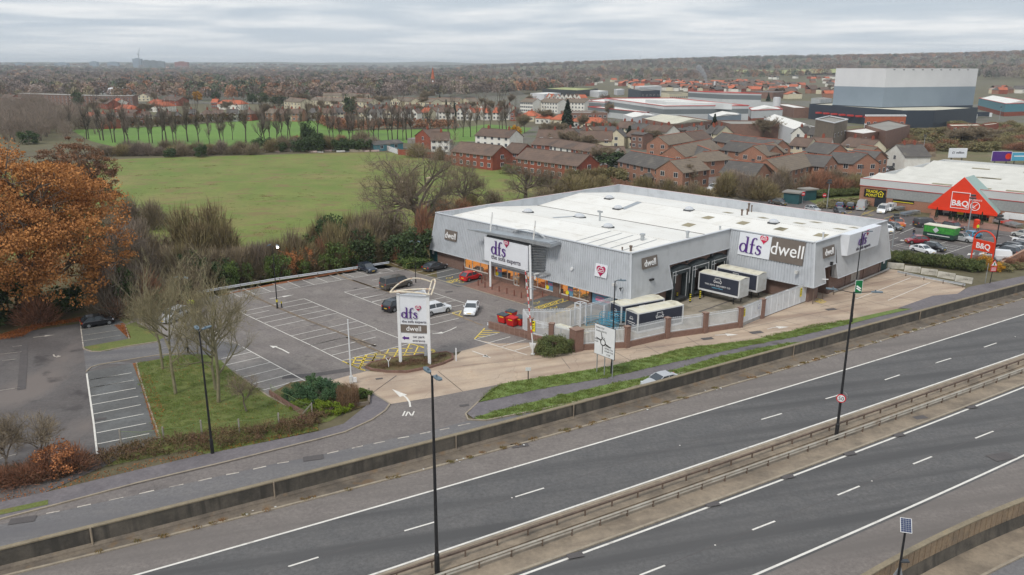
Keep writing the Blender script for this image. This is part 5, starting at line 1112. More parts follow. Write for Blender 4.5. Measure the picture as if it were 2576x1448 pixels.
r_ = empty('notice_post',g('n',1617,133),0,label='small pale notice on a black post in the upper grass verge',cat='sign'); mk('post',B().tube((0,0,0),(0,0,1.4),.06,n=6),m_black,r_); mk('notice_board',B().box(-.3,.3,-.1,-.07,1.2,1.6),m_whtd,r_)
# camera mast by the raised barrier
r_ = empty('camera_mast',g('h',878,690),0,label='grey camera mast with a spiked collar beside the raised striped barrier',cat='camera mast'); b = B().tube((0,0,0),(0,0,6.2),.1,.08,8); mk('pole',b,m_alu,r_)
b = B()
for i in range(10): a_ = i*.628; b.tube((0,0,3.9),(.55*math.cos(a_),.55*math.sin(a_),3.75),.02,n=3)
mk('spiked_collar',b,m_alu,r_); mk('floodlight',B().box(-.75,-.4,-.1,.1,5.6,6.1),m_whtd,r_); mk('camera_head',B().beam((.1,0,5.9),(.8,-.1,6.05),.18,.15).box(.15,.4,-.15,.1,5.2,5.7),m_whtd,r_)
# totem sign on the planted island
tl = P(28.65,-33.79); tr = P(31.35,-31.62); tb = P(28.95,-30.32)
rd = (tr-tl).normalized(); e_ = empty('totem_sign',tl,math.atan2(rd.y,rd.x),label='tall white three-legged totem sign with rusty curved tubes on top',cat='sign'); Wt = (tr-tl).length
inv = Matrix.Rotation(-math.atan2(rd.y,rd.x),4,'Z'); tbl = inv @ (tb-tl)
for q_ in ((0, 0, 0), (Wt, 0, 0), (tbl.x, tbl.y, 0)):
    q_ = Vector(q_); mk('leg',B().box(q_.x-.17,q_.x+.17,q_.y-.1,q_.y+.1,0,8.6),m_wht,e_)
mk('upper_panel',B().box(.18,Wt-.18,-.06,.1,4.95,8.5),m_sign,e_); mk('name_panel',B().box(.18,Wt-.18,-.07,.1,4.0,4.93),m_taupe,e_); mk('lower_panel',B().box(.18,Wt-.15,-.08,.1,2.7,3.85),m_wht,e_)
b = B(); x0_, x1_ = .2, Wt-.2
b.beam((Wt,.1,6.6),(tbl.x,tbl.y,6.6),.08,3.6); b.beam((0,.1,6.6),(tbl.x,tbl.y,6.6),.08,3.6); mk('side_panel',b,m_sign,e_)
dfs(e_,(.35,-.08,5.75),fx,up_,.72); text('sign_lettering','the sofa experts',.44,m_letter,e_,(Wt*.52,-.09,5.18),fx,up_,.02); text('sign_lettering','dwell',.85,m_wlet,e_,(Wt*.5,-.1,4.2),fx,up_,.02)
text('sign_lettering','car park',.42,m_letter,e_,(Wt*.66,-.1,3.38),fx,up_,.02); text('sign_lettering','entrance',.42,m_letter,e_,(Wt*.66,-.1,2.9),fx,up_,.02)
plate('arrow_emblem',[(0,0),(.35,.25),(.35,.12),(.85,.12),(.85,-.12),(.35,-.12),(.35,-.25)],m_purple,e_,(.3,-.09,3.3),fx,up_,.02)
m_rtube = pm('rusting_white_tube',S(224,216,200),S(212,196,168),2,S(176,104,58),1.6,.56,.66,rough=.6,obj=True); b = B()
def curve(a, c, lift, n=10, bow=(0, 0, 0)):
    a = Vector(a); c = Vector(c); bw = Vector(bow); prev = a
    for i in range(1, n+1):
        t = i/n; q_ = lerp(a,c,t)+Vector((0,0,lift*4*t*(1-t)))+bw*(4*t*(1-t)); b.tube(prev,q_,.09,n=6); prev = q_
curve((-.9,-.2,8.75),(Wt+.3,-.3,8.7),.25,bow=(0,-.3,0)); curve((-.9,-.2,8.75),(tbl.x+.9,tbl.y+.3,9.3),.9,bow=(-.3,.3,0)); curve((Wt+.5,-.4,8.7),(tbl.x+.9,tbl.y+.3,9.5),.7,bow=(.4,.2,0)); curve((-.5,.1,8.8),(Wt+.3,.6,9.1),.1); b.tube((Wt,.2,8.6),(tbl.x+.9,tbl.y+.3,9.5),.08,n=6)
mk('curved_tubing', b, m_rtube, e_)
# island and low walls
IS = pts('k 190,1228 240,1190 420,1150 540,1135 780,1110 1000,1082 1060,1105 1060,1150 960,1195 820,1235 600,1278 400,1275 250,1255')
b = B().sweep(IS+[IS[0]],[(-.12,0),(-.12,.28),(.12,.28),(.12,0)],closed=False); mk('island_edging_kerb',b,m_brickd,kind='structure')
sheet('island_bed', IS, .22, m_soil)
# solar panel post at the bottom
sp_ = g('o',1190,1640); hs = hgt(sp_,'o',1245,1165); r_ = empty('solar_post',sp_,0,label='thin black post with a tilted solar panel by the ribbed wall',cat='solar post')
mk('pole',B().tube((0,0,-.5),(.05,.1,hs),.09,.07,8),m_black,r_); c_ = Vector((.05,.1,hs+.35)); up3 = Vector((.25,.75,.62)); rt3 = Vector((.93,-.35,.05)).normalized(); nn = rt3.cross(up3.normalized()).normalized(); up3 = nn.cross(rt3)
e2 = empty('solar_panel'); e2.parent = r_; e2.matrix_local = Matrix(((rt3.x,up3.x,nn.x,c_.x),(rt3.y,up3.y,nn.y,c_.y),(rt3.z,up3.z,nn.z,c_.z),(0,0,0,1)))
mk('panel_frame',B().box(-.33,.33,-.48,.48,-.03,.0),m_wht,e2); mk('solar_cells',B().box(-.3,.3,-.45,.45,.001,.01),pm('solar_cell_blue',S(52,62,92),rough=.25),e2)
b = B()
for i in range(1,4): b.box(-.3+.15*i-.004,-.3+.15*i+.004,-.45,.45,.011,.014)
for i in range(1,7): b.box(-.3,.3,-.45+.129*i-.004,-.45+.129*i+.004,.015,.018)
mk('cell_grid',b,m_alu,e2); mk('equipment_bracket',B().box(0,.5,-.15,.15,hs-2.2,hs-2.1),m_dgrey,r_); mk('sign_back',B().add([(-.45,.1,hs-3.6),(.4,.1,hs-3.6),(.1,.1,hs-2.5),(-.45,.14,hs-3.6),(.4,.14,hs-3.6),(.1,.14,hs-2.5)],[(0,1,2),(5,4,3),(0,3,4,1),(1,4,5,2),(2,5,3,0)]),m_alu,r_)
# concrete blocks along the forecourt edge
for i,(x0,y0,x1,y1) in enumerate(((1055,240,1235,262),(1240,275,1420,303),(1425,305,1608,335),(1612,338,1805,380),(1808,385,2000,428))):
    a_,c_ = g('p',x0,y0+10),g('p',x1,y1+0); v = c_-a_; d = v.normalized(); pr = [(-.3,0),(-.22,.3),(-.12,.95),(.12,.95),(.22,.3),(.3,0)]
    o = mk('concrete_block',B().sweep([Vector((0,0,0)),v*.985],pr),pm('barrier_concrete',S(196,192,182),S(180,175,164),1,S(150,145,134),.8,.55,.7,rough=.9,obj=True,grain=.08) if i == 0 else MATS['barrier_concrete'],loc=a_)
    tag(o,'pale precast concrete barrier block, %s of five counted from the store' % nth(i+1),'concrete barrier','concrete barrier blocks edging the forecourt')
    if i > 1: strokes('graffiti_scrawl',[[(0,0,.02),(.05,.25,.02),(.15,.02,.02),(.25,.25,.02),(.3,0,.02)],[(.35,.1,.02),(.5,.22,.02),(.55,.02,.02)]],m_blet,o,tuple(v*.5+Vector((d.y,-d.x,0))*.24+Vector((0,0,.5))),tuple(d),(0,0,1),1,.01)
# triangular warning sign post
r_ = empty('warning_sign',g('p',2192,430),0,label='red triangular traffic light warning sign above a red plate on a post',cat='road sign'); mk('post',B().tube((0,0,0),(.15,0,3.2),.06,n=6),m_black,r_)
def tri(s,z,y,mt,nm): mk(nm,B().add([(-s,y,z),(s,y,z),(0,y,z+s*1.73),(-s,y+.02,z),(s,y+.02,z),(0,y+.02,z+s*1.73)],[(0,1,2),(5,4,3),(0,3,4,1),(1,4,5,2),(2,5,3,0)]),mt,r_,loc=(.15,0,0))
tri(.62,3.0,-.1,m_rring,'triangle_border'); tri(.44,3.09,-.13,m_wht,'triangle_face'); mk('signal_symbol',B().box(.07,.23,-.16,-.135,3.15,3.6),m_green,r_); mk('plate',B().box(-.35,.65,-.12,-.08,2.1,2.9),m_rring,r_); b = B()
for z in (2.25,2.45,2.65): b.box(-.22,.52,-.135,-.121,z,z+.08)
mk('plate_print', b, m_wht, r_)
tag(mk('sign_pole',B().tube((0,0,0),(.1,.1,3.2),.05,n=6).tube((.1,.1,3.2),(.1,.1,3.25),.07,n=6),m_alu,loc=g('p',2140,420)),'leaning bare grey pole beside the red warning sign','pole')
# chain-link fence of the lawn, planting-bed walls, small posts
r_ = empty('chain_link_fence',(0,0,0),label='sagging chain link fence with concrete posts along the lower edge of the lawn',cat='fence')
m_cpost = pm('concrete_post',S(160,154,144),S(140,134,124),2,rough=.9); pf = pts('m 880,500 1190,480 1465,430 1738,420 2025,375 2265,300')
for q_ in pf: mk('post',B().box(-.06,.06,-.06,.06,0,1.5),m_cpost,r_,loc=q_)
mk('brace',B().beam((pf[-1].x-1.3,pf[-1].y-.3,0),(pf[-1].x,pf[-1].y,1.4),.1,.1),m_cpost,r_); b = B()
pf2 = pf+pts('u 1280,1310 1010,1150')
for a_, c_ in zip(pf2[:-1], pf2[1:]):
    v = c_-a_; n = int(v.length/.22)
    for i in range(n):
        q0 = lerp(a_,c_,i/n); q1 = lerp(a_,c_,min(1,(i+5)/n)); b.tube(q0,q1+Vector((0,0,1.15)),.006,n=3,cap=False); b.tube(q0+Vector((0,0,1.15)),q1,.006,n=3,cap=False)
    b.tube(a_+Vector((0,0,1.3)),lerp(a_,c_,.5)+Vector((0,0,1.1)),.02,n=3); b.tube(lerp(a_,c_,.5)+Vector((0,0,1.1)),c_+Vector((0,0,1.3)),.02,n=3)
mk('wire_mesh',b,pm('green_wire',S(120,138,84),rough=.6),r_)
b = B(); bw = pts('u 1000,1130 1060,1180 1290,1330 1500,1440')
for a_,c_ in zip(bw,bw[1:]): b.beam(a_+Vector((0,0,.25)),c_+Vector((0,0,.25)),.25,.5)
tag(mk('garden_wall',b,m_brickd),'low broken red brick wall edging the evergreen shrub bed','wall')
b = B(); bw = pts('u 2455,1085 2460,1190 2455,1290 2240,1310')
for a_,c_ in zip(bw,bw[1:]): b.beam(a_+Vector((0,0,.2)),c_+Vector((0,0,.2)),.22,.4)
tag(mk('garden_wall',b,m_median),'low concrete edging wall at the footway end of the shrub bed','wall')
sheet('shrub_bed','u 1000,1120 1300,960 1560,930 1850,950 2280,1060 2450,1090 2455,1290 2000,1440 1500,1440 1060,1180',.06,m_soil)
sheet('round_shrub_bed','h 850,1200 920,1090 1000,1010 1350,1000 1420,1100 1480,1140 1100,1190 950,1200',.06,m_soil)
# yellow railings at the far bays
r_ = empty('yellow_railing',(0,0,0),label='zigzag yellow tubular railing beside the teal door of the store',cat='railing'); b = B(); p_ = pts('k 600,235 670,220 745,208 830,185')
for q_ in p_: b.tube(q_, q_+Vector((0, 0, .9)), .04, n=6)
for a_,c_ in zip(p_,p_[1:]): b.tube(a_+Vector((0,0,.9)),c_+Vector((0,0,.9)),.04,n=6); b.tube(a_+Vector((0,0,.45)),c_+Vector((0,0,.45)),.03,n=6)
b.tube(p_[0],p_[0]+Vector((-1.3,-.4,0)),.04,n=6); mk('rail_tubing',b,pm('pale_yellow_rail',S(206,200,110),rough=.6),r_)
# litter and weeds in the gutters
b = B()
for i in range(60):
    q_ = KBs[rnd.randrange(8,52)]+Vector((rnd.uniform(-3,3),0,0)); q_ = min([lerp(a_,c_,t_/6) for a_,c_ in zip(KBs[5:54],KBs[6:55]) for t_ in range(6)],key=lambda k_: abs(k_.x-q_.x)); s_ = rnd.uniform(.05,.14); q_ = q_+Vector((rnd.uniform(-.3,.3),rnd.uniform(-.5,.3),.11)); a_ = rnd.uniform(0,3)
    b.poly([q_+Vector((s_*math.cos(a_+k_*1.57),s_*math.sin(a_+k_*1.57),rnd.uniform(0,.04))) for k_ in range(4)])
mk('litter', b, m_whtd, kind='stuff')
def tufts(name,spots,mt,n=40,r=.35,h=.22,w=.02,kind='stuff'):
    V = []; 
    for q_ in spots:
        k = n; ang = nr.uniform(0,2*np.pi,k); rr = r*np.sqrt(nr.uniform(0,1,k)); bx = q_.x+rr*np.cos(ang); by = q_.y+rr*np.sin(ang)*.7; hh = nr.uniform(.4,1,k)*h; lx = nr.uniform(-.1,.1,k); ly = nr.uniform(-.1,.1,k); a2 = nr.uniform(0,np.pi,k)
        z = np.full(k,q_.z); V.append(np.stack([np.stack([bx-w*np.cos(a2),by-w*np.sin(a2),z],1),np.stack([bx+w*np.cos(a2),by+w*np.sin(a2),z],1),np.stack([bx+lx,by+ly,z+hh],1)],1))
    V = np.concatenate(V).reshape(-1,3); return raw(name,V,3,mt,kind=kind)
def raw(name, V, k, mt, parent=None, **t):
    me = bpy.data.meshes.new(name); n = len(V); me.vertices.add(n); me.vertices.foreach_set('co',np.ascontiguousarray(V,np.float32).ravel()); m_ = n//k
    me.loops.add(n); me.loops.foreach_set('vertex_index',np.arange(n,dtype=np.int32)); me.polygons.add(m_); me.polygons.foreach_set('loop_start',np.arange(0,n,k,dtype=np.int32)); me.polygons.foreach_set('loop_total',np.full(m_,k,np.int32)); me.update(calc_edges=True); me.materials.append(mt)
    if t.pop('meshonly', 0): return me
    o = bpy.data.objects.new(name,me); sc.collection.objects.link(o)
    if parent: o.parent = parent
    return tag(o, **t)
sp = []
for a_, c_ in zip(KBs[5:54], KBs[6:55]):
    for k_ in range(5):
        if rnd.random() < .38: sp.append(lerp(a_,c_,rnd.random())+Vector((rnd.uniform(-.1,.1),rnd.uniform(-.1,.25),.08)))
m_weed = pm('gutter_weed',S(112,108,58),S(140,100,60),.8,rough=.95,island=.35); tufts('gutter_weeds',sp,m_weed,60,.35,.2,.025)
# ---------------------------------------------------------------- vegetation
def fm(name,c1,c2,isl=.35,s=.35,rnd_=.12): return pm(name,c1,c2,s,rough=.9,island=isl,rnd=rnd_,spec=.2)
m_bark = pm('grey_brown_bark',S(116,104,92),S(100,90,80),1.5,rough=.95,rnd=.15)
m_barkd = pm('dark_bark',S(84,74,66),S(70,62,56),1.5,rough=.95,rnd=.15)
m_barkl = pm('pale_lichen_bark',S(136,128,104),S(118,112,84),1.5,rough=.95)
m_twig = fm('grey_brown_twigs',S(140,126,104),S(124,111,93)); m_twigp = fm('purple_brown_twigs',S(144,129,116),S(128,116,106)); m_twigy = fm('lichen_yellow_twigs',S(152,142,108),S(130,120,96))
m_twigo = fm('olive_brown_twigs',S(142,132,94),S(130,114,88)); m_oak = fm('orange_oak_leaves',S(180,126,74),S(160,110,70),.35,.25); m_oak2 = fm('brown_oak_leaves',S(150,114,88),S(134,102,82),.35,.25)
m_ever = fm('dark_evergreen_leaves',S(64,80,54),S(78,92,58),.45); m_ivy = fm('ivy_leaves',S(100,116,62),S(82,100,56),.4); m_lime = fm('lime_shrub_leaves',S(112,128,40),S(90,108,42),.35)
m_junip = fm('juniper_leaves',S(70,96,72),S(82,108,68),.4,.5); m_org = fm('bright_orange_leaves',S(188,128,84),S(166,110,74),.35); m_bram = fm('bramble_leaves',S(112,84,72),S(104,96,62),.45,.5)
m_olive = fm('olive_scrub_leaves',S(120,118,80),S(132,120,88),.35); m_holly = fm('olive_hedge_leaves',S(104,108,68),S(86,98,58),.45,.6); m_rust_t = fm('russet_twigs',S(158,112,86),S(138,102,84)); m_pine = fm('dark_conifer_needles',S(40,54,42),S(50,64,44),.4); m_gold = fm('golden_leaves',S(200,150,50),S(180,130,44))
m_beech = fm('brown_beech_twigs',S(140,112,86),S(122,98,76),.3)
def unit(n):
    v = nr.normal(size=(n,3)); return v/np.linalg.norm(v,axis=1,keepdims=True)
def leaf_quads(c, size):
    """randomly turned leaf sprays at points c"""
    n = len(c); a = unit(n); t = unit(n); b = np.cross(a,t); b /= np.linalg.norm(b,axis=1,keepdims=True)+1e-9
    s = (size*nr.uniform(.6,1.3,n))[:,None]; a = a*s; b = b*s*.6
    return np.stack([c-a, c-b, c+a, c+b], 1).reshape(-1, 3)
def clumps(cen, rad, per, size, flat=.7):
    n = len(cen); o = unit(n*per)*(nr.uniform(0,1,n*per)**.45)[:,None]; o[:,2] *= flat
    c = np.repeat(cen,per,0)+o*np.repeat(rad,per)[:,None]; return leaf_quads(c,size)
def ell(n, rx, ry, rz, zc, shell=.55, under=-.5):
    """points near the surface of a lumpy dome"""
    u = unit(n*3); u = u[u[:,2] > under][:n]; r = nr.uniform(shell,1,len(u)); ph = np.arctan2(u[:,1],u[:,0]); r *= 1+.12*np.sin(3*ph+1.3)+.08*np.sin(5*ph+u[:,2]*4)
    return u*r[:,None]*np.array([rx,ry,rz])+np.array([0,0,zc])
def twig_tris(p, d, L, w):
    n = len(p); d = d/(np.linalg.norm(d,axis=1,keepdims=True)+1e-9); s = np.cross(d,unit(n)); s /= np.linalg.norm(s,axis=1,keepdims=True)+1e-9
    L = (L*nr.uniform(.5,1.2,n))[:,None]; return np.stack([p-s*w,p+s*w,p+d*L],1).reshape(-1,3)
def skeleton(H,th,spread,r0,n1=7,levels=3,up=.5,seed=1,leader=True,kink=.25,nb=3):
    """limb segments [(a, b, ra, rb)] and twig sites [(p, dir)]"""
    rg = random.Random(seed); segs = []; tips = []
    def grow(p, d, L_, r, lv):
        n = 3; q = p
        for i in range(n):
            d2 = (d+Vector((rg.gauss(0,kink),rg.gauss(0,kink),rg.gauss(0,kink)+up*.12))).normalized(); e = q+d2*(L_/n); ra = r*(1-.5*i/n); rb = r*(1-.5*(i+1)/n); segs.append((q,e,ra,rb,lv)); q = e; d = d2
            if lv > 0:
                for k in range(nb if i else 1):
                    a = rg.uniform(0,6.28); o = d.orthogonal().normalized(); o2 = d.cross(o); b_ = (d*rg.uniform(.4,.9)+(o*math.cos(a)+o2*math.sin(a))*rg.uniform(.5,1)+Vector((0,0,up*.5))).normalized()
                    grow(q,b_,L_*rg.uniform(.45,.7),rb*.6,lv-1)
            else: tips.append((q, d))
        tips.append((q, d))
    top = Vector((rg.uniform(-.2,.2),rg.uniform(-.2,.2),th)); segs.append((Vector((0,0,0)),top,r0,r0*.8,9))
    for k in range(n1):
        a = 2*math.pi*k/n1+rg.uniform(-.4,.4); t = k/n1; el = rg.uniform(.25,.8)+(1-spread/H)*.5
        z = th*(.75+.25*rg.random()) if not leader else th+(H-th)*.55*t
        grow(Vector((top.x,top.y,z)),Vector((math.cos(a),math.sin(a),el)).normalized(),spread*rg.uniform(.65,1)*(1-.35*t if leader else 1),r0*.5,levels-1)
    if leader: grow(top,Vector((0,0,1)),(H-th)*.75,r0*.75,levels-1)
    return segs, tips
def tree_meshes(name,H,th,spread,r0,tw=12,tl=1.2,twd=.02,mt=None,bark=None,leaves=0,lm=None,ls=.15,tdroop=0.,**k):
    segs, tips = skeleton(H, th, spread, r0, **k); b = B()
    for a,c,ra,rb,lv in segs: b.tube(a,c,max(ra,.02),max(rb,.015),6 if lv > 5 else 4 if lv > 0 else 3,cap=False)
    trunk = mesh('trunk', b, bark or m_bark)
    p = np.array([tuple(t[0]) for t in tips]); d = np.array([tuple(t[1]) for t in tips]); P_ = np.repeat(p,tw,0)+nr.normal(0,.15,(len(p)*tw,3)); D_ = np.repeat(d,tw,0)*.7+unit(len(P_))*.8; D_[:,2] += .3-tdroop
    V = twig_tris(P_,D_,tl,twd); crown = raw('crown',V,3,mt or m_twig,meshonly=1)
    return trunk, crown
def tree_proto(name, meshes):
    r_ = empty(name)
    for me in meshes:
        o = bpy.data.objects.new(me.name.split('.')[0],me); sc.collection.objects.link(o); o.parent = r_
    return r_
USED = {}
def plant(proto, loc, rz=None, s=1., **t):
    u = USED.get(proto.name, 0); USED[proto.name] = 1
    return placed(proto,u,loc,rnd.uniform(0,6.28) if rz is None else rz,s,**t)
def single(name,V,k,mt,loc,label,cat,group=None,rz=0.,trunk=None):
    r_ = empty(name,loc,rz,label=label,cat=cat,**({'group': group} if group else {})); raw('foliage',V,k,mt,r_)
    if trunk: mk('trunk', trunk, m_bark, r_)
    return r_
# --- the two great oaks on the left, still in leaf
def oak(loc,H,R_,mt,ncl,per,ls,label,seed,r0=.7,cx_=0.):
    segs,tips = skeleton(H*.85,H*.22,R_*.8,r0,n1=8,levels=3,up=.25,seed=seed,leader=True,kink=.22); r_ = empty('oak_tree',loc,0,label=label,cat='tree'); b = B()
    for a,c,ra,rb,lv in segs: b.tube(a,c,max(ra,.04),max(rb,.03),5,cap=False)
    mk('trunk', b, m_bark, r_)
    cen = np.concatenate([ell(int(ncl*.75),R_,R_,H*.47,H*.5,.72,-.75),ell(int(ncl*.25),R_*.7,R_*.7,H*.3,H*.5,.4)])
    rad = nr.uniform(.9,2.1,len(cen))*R_/12; raw('crown',clumps(cen,rad,per,ls,.5),4,mt,r_); return r_
oak(g('i',380,560),23.5,12.8,m_oak,760,110,.17,'huge orange-leaved oak towering over the old car park edge',5,.8)
oak(g('D',205,566),18.5,8.6,m_oak2,380,100,.17,'darker brown-leaved oak behind the huge orange one',6,.5)
oak(g('D',-140,640),19,9,m_oak,260,80,.2,'orange-leaved oak cut by the picture edge behind the huge one',8,.5)
# --- bare trees: lichen-coloured car park trees
mA = tree_meshes('a',13,3.6,4.6,.2,tw=5,tl=1.1,twd=.009,mt=m_twigy,bark=m_barkl,n1=7,levels=3,up=.9,seed=21,kink=.13,nb=2)
mB = tree_meshes('b',13,3.0,5.2,.22,tw=5,tl=1.1,twd=.009,mt=m_twigy,bark=m_barkl,n1=8,levels=3,up=.8,seed=22,kink=.14,nb=2)
pA_,pB_ = tree_proto('bare_tree',mA),tree_proto('bare_tree',mB)
G_ = 'lichen-covered bare trees on the lawn'
plant(pA_,g('m',1275,135),.3,.98,label='bare yellowish tree with the thick pale trunk behind the splayed lamp post',cat='tree',group=G_)
plant(pB_,g('u',240,1255),1.2,1.,label='widest bare yellowish tree standing lowest on the lawn, reaching over the parking bays',cat='tree',group=G_)
plant(pA_,g('i',2040,1190),2.4,.85,label='slimmer bare yellowish tree nearest the old car park bays',cat='tree',group=G_)
plant(pB_,g('u',200,1070),3.4,.85,label='bare yellowish tree half hidden behind the widest one on the lawn',cat='tree',group=G_)
mS = tree_meshes('s',4.2,1.3,1.8,.1,tw=8,tl=.6,twd=.012,mt=m_twig,bark=m_bark,n1=6,levels=2,up=.5,seed=31)
pS_ = tree_proto('young_tree',mS); plant(pS_,g('u',655,1395),0.,.95,label='small dark bare tree on the lawn by the broken brick wall',cat='tree')
# spreading bare oaks by the store
mO = tree_meshes('o',13.5,2.6,9.2,.75,tw=3,tl=1.1,twd=.016,mt=m_twig,bark=m_bark,n1=9,levels=4,up=.35,seed=44,kink=.3,leader=True,nb=2)
pO_ = tree_proto('bare_oak',mO); G_ = 'bare oaks on the paddock edge'
plant(pO_,g('D',1052,603),.4,1.12,label='largest bare oak, spreading above the far corner of the store',cat='tree',group=G_)
plant(pO_,g('D',1172,528),2.,.68,label='medium bare oak between the largest one and the low spreading one',cat='tree',group=G_)
plant(pO_,g('D',1322,504),3.6,(.8,.8,.6),label='low wide bare oak just over the white roof edge',cat='tree',group=G_)
plant(pO_,g('D',1385,500),5.,(.5,.5,.48),label='small bare oak to the store side of the low wide one',cat='tree',group=G_)
# --- tall narrow bare trees on the bright meadow
protos = []
for sd in (51, 52, 53, 54, 55):
    protos.append(tree_proto('pollard_tree',tree_meshes('p',15,3.2,3.4,.34,tw=2,tl=1.4,twd=.016,tdroop=-.3,mt=m_twigp,bark=m_barkd,n1=8,levels=3,up=1.25,seed=sd,kink=.2,nb=2)))
TL = [('a',x,y) for x,y in ((700,900),(860,950),(880,948),(995,960),(1025,965),(1115,985),(1140,985),(1240,1010),(1290,1080),(1375,960),(1480,1000),(1510,990),(1615,985),(1650,985),(1720,990),(1745,990),(1860,975),(1970,1000),(2080,1030),(2190,1010),(2215,1000),(2305,960),(2435,990))]
TL += [('b',x,y) for x,y in ((10,1035),(50,1020),(95,1010),(170,1000),(215,990),(275,960),(300,960),(410,920),(480,900),(570,910),(690,990),(725,990),(790,1000),(885,1000),(920,1000),(980,920),(1020,925),(1075,920),(1130,985),(1175,970),(1270,965),(1310,965),(1360,965),(1415,970),(1450,960),(1500,960),(1690,885),(1860,945),(1930,960),(2010,930),(2085,930),(2145,890),(2215,850),(2280,850),(2370,880),(2400,880),(2440,880),(2545,880))]
TL.sort(key=lambda q: fp(*q)[0])
for i, q_ in enumerate(TL):
    s_ = rnd.uniform(.78,1.16)*(1.0 if q_[0] == 'a' else .95); w_ = rnd.uniform(.75,1.15)*(1.5 if q_[1] == 1690 else 1)
    plant(protos[(i*3+i//4) % 5],g(*q_),None,(s_*w_*.82,s_*w_*.82,s_*1.24),label='tall bare tree, the %s from the oak end in the line along the bright meadow' % nth(i+1),cat='tree',group='line of tall bare trees on the bright meadow')
# --- shrubs: bare thicket shrubs and leafy ones
def bare_shrub(n, R_, H, mt, w=.03, L_=1.1):
    a = nr.uniform(0,2*np.pi,n); t = nr.uniform(0,1,n)**.6; rr = R_*nr.uniform(.1,1,n); el = nr.uniform(.2,1,n)
    p = np.stack([rr*np.cos(a)*np.sqrt(1-(el*.9)**2),rr*np.sin(a)*np.sqrt(1-(el*.9)**2),H*el*t],1); d = p*np.array([1/R_,1/R_,1.2/H])+unit(n)*.5+np.array([0,0,.4])
    return raw('foliage',twig_tris(p,d,L_,w),3,mt,meshonly=1)
def stems(n, R_, H, r=.05):
    b = B()
    for i in range(n): a = rnd.uniform(0,6.28); q_ = Vector((R_*.6*math.cos(a),R_*.6*math.sin(a),H*rnd.uniform(.6,.95))); m__ = q_*.5+Vector((0,0,H*.15)); b.tube((q_.x*.15,q_.y*.15,0),m__,r,r*.7,3,cap=False); b.tube(m__,q_,r*.7,r*.3,3,cap=False)
    return mesh('stem', b, m_bark)
def leafy(n,R_,H,per,size,mt): return raw('foliage',clumps(ell(n,R_,R_,H*.52,H*.48,.6,-.9),nr.uniform(.25,.5,n)*R_,per,size,.8),4,mt,meshonly=1)
SH = dict(bare=tree_proto('bare_shrub',[bare_shrub(1700,2.4,4,m_twig),stems(14,2.2,4)]),purple=tree_proto('bare_shrub',[bare_shrub(1700,2.4,4,m_twigp,.035),stems(14,2.2,4)]),olive=tree_proto('bare_shrub',[bare_shrub(2100,2.4,4,m_twigo,.04),stems(12,2.2,4)]),rus=tree_proto('bare_shrub',[bare_shrub(1700,2.4,4,m_rust_t,.035),stems(12,2.2,4)]),
    ever=tree_proto('evergreen_shrub',[leafy(46,2,4,70,.16,m_ever),stems(5,1.2,3)]),ivy=tree_proto('ivy_shrub',[leafy(40,2,4,70,.14,m_ivy),stems(5,1.2,3)]),org=tree_proto('orange_shrub',[leafy(34,2,4,60,.13,m_org),stems(8,1.5,3.6)]),
    scrub=tree_proto('scrub_bush',[leafy(34,2.4,3.4,50,.2,m_olive),stems(6,2,3)]),holly=tree_proto('hedge_bush',[leafy(46,2,3,80,.12,m_holly),stems(5,1.2,2.4)]),gold=tree_proto('golden_bush',[leafy(34,2,3,60,.14,m_gold),stems(6,1.2,2.4)]))
LAB = dict(bare='grey bare shrub',purple='purplish bare shrub',olive='olive-brown twiggy shrub',rus='russet twiggy shrub',ever='dark evergreen shrub',ivy='bright ivy-clad shrub',org='orange-leaved shrub',scrub='olive scrub bush',holly='glossy olive hedge bush',lime='lime green bush',gold='golden yellow bush')
def shrubs(items, where, group, base_from=True):
    """items: (kind, frame, x, y_base, y_top or height, width m)"""
    cnt = {}
    items = sorted(items,key=lambda q: fp(q[1],q[2],q[3])[0])
    for kd, f, x, y, h_, w_ in items:
        cnt[kd] = cnt.get(kd,0)+1; b0 = g(f,x,y); H0 = {'lime': 2.,'scrub': 3.4,'holly': 3.,'gold': 3.}.get(kd,4.)
        plant(SH[kd],b0,None,(w_/4.4,w_/4.4,h_/H0),label='%s %s %s' % (nth(cnt[kd]),LAB[kd],where),cat='shrub',group=group)
BL = []
def rowof(lst,kinds,f,x0,y0,x1,y1,n,h0,h1,w0,w1,jx=20,jy=12):
    for i in range(n):
        t = (i+rnd.uniform(0,1))/n; lst.append((rnd.choice(kinds),f,x0+(x1-x0)*t+rnd.uniform(-jx,jx),y0+(y1-y0)*t+rnd.uniform(-jy,jy),rnd.uniform(h0,h1),rnd.uniform(w0,w1)))
rowof(BL,['bare','purple','bare','olive'],'j',0,720,1300,560,26,3.5,6.5,3.5,5.5); rowof(BL,['bare','olive','rus','olive'],'j',1250,560,2500,380,26,3.5,7.5,3.5,5.5)
rowof(BL,['bare','olive','ever'],'j',1700,420,2534,270,14,5,8.5,4,6); rowof(BL,['bare','purple'],'j',100,600,1700,400,18,2.5,4.5,4,6)
BL += [('ivy','j',730,690,4.2,2.6),('ivy','j',940,645,3.6,2.0),('ivy','j',1215,600,4.2,2.8),('ivy','j',1350,590,4.5,4.),('org','j',1430,560,4.8,3.2),('org','j',1560,530,3.8,3.),('org','j',1670,510,4.6,3.),('ivy','j',1640,545,2.8,2.2),('ivy','j',1880,500,3.2,2.2),('ivy','j',2070,480,5.2,4.6),('ever','j',1990,420,9,5.2),('ever','j',2330,420,6.5,6),('ivy','j',1180,560,3.2,3.),('ivy','j',2290,440,3.5,3),('ever','j',650,680,4.5,4),('ever','j',250,700,6,4.5)]
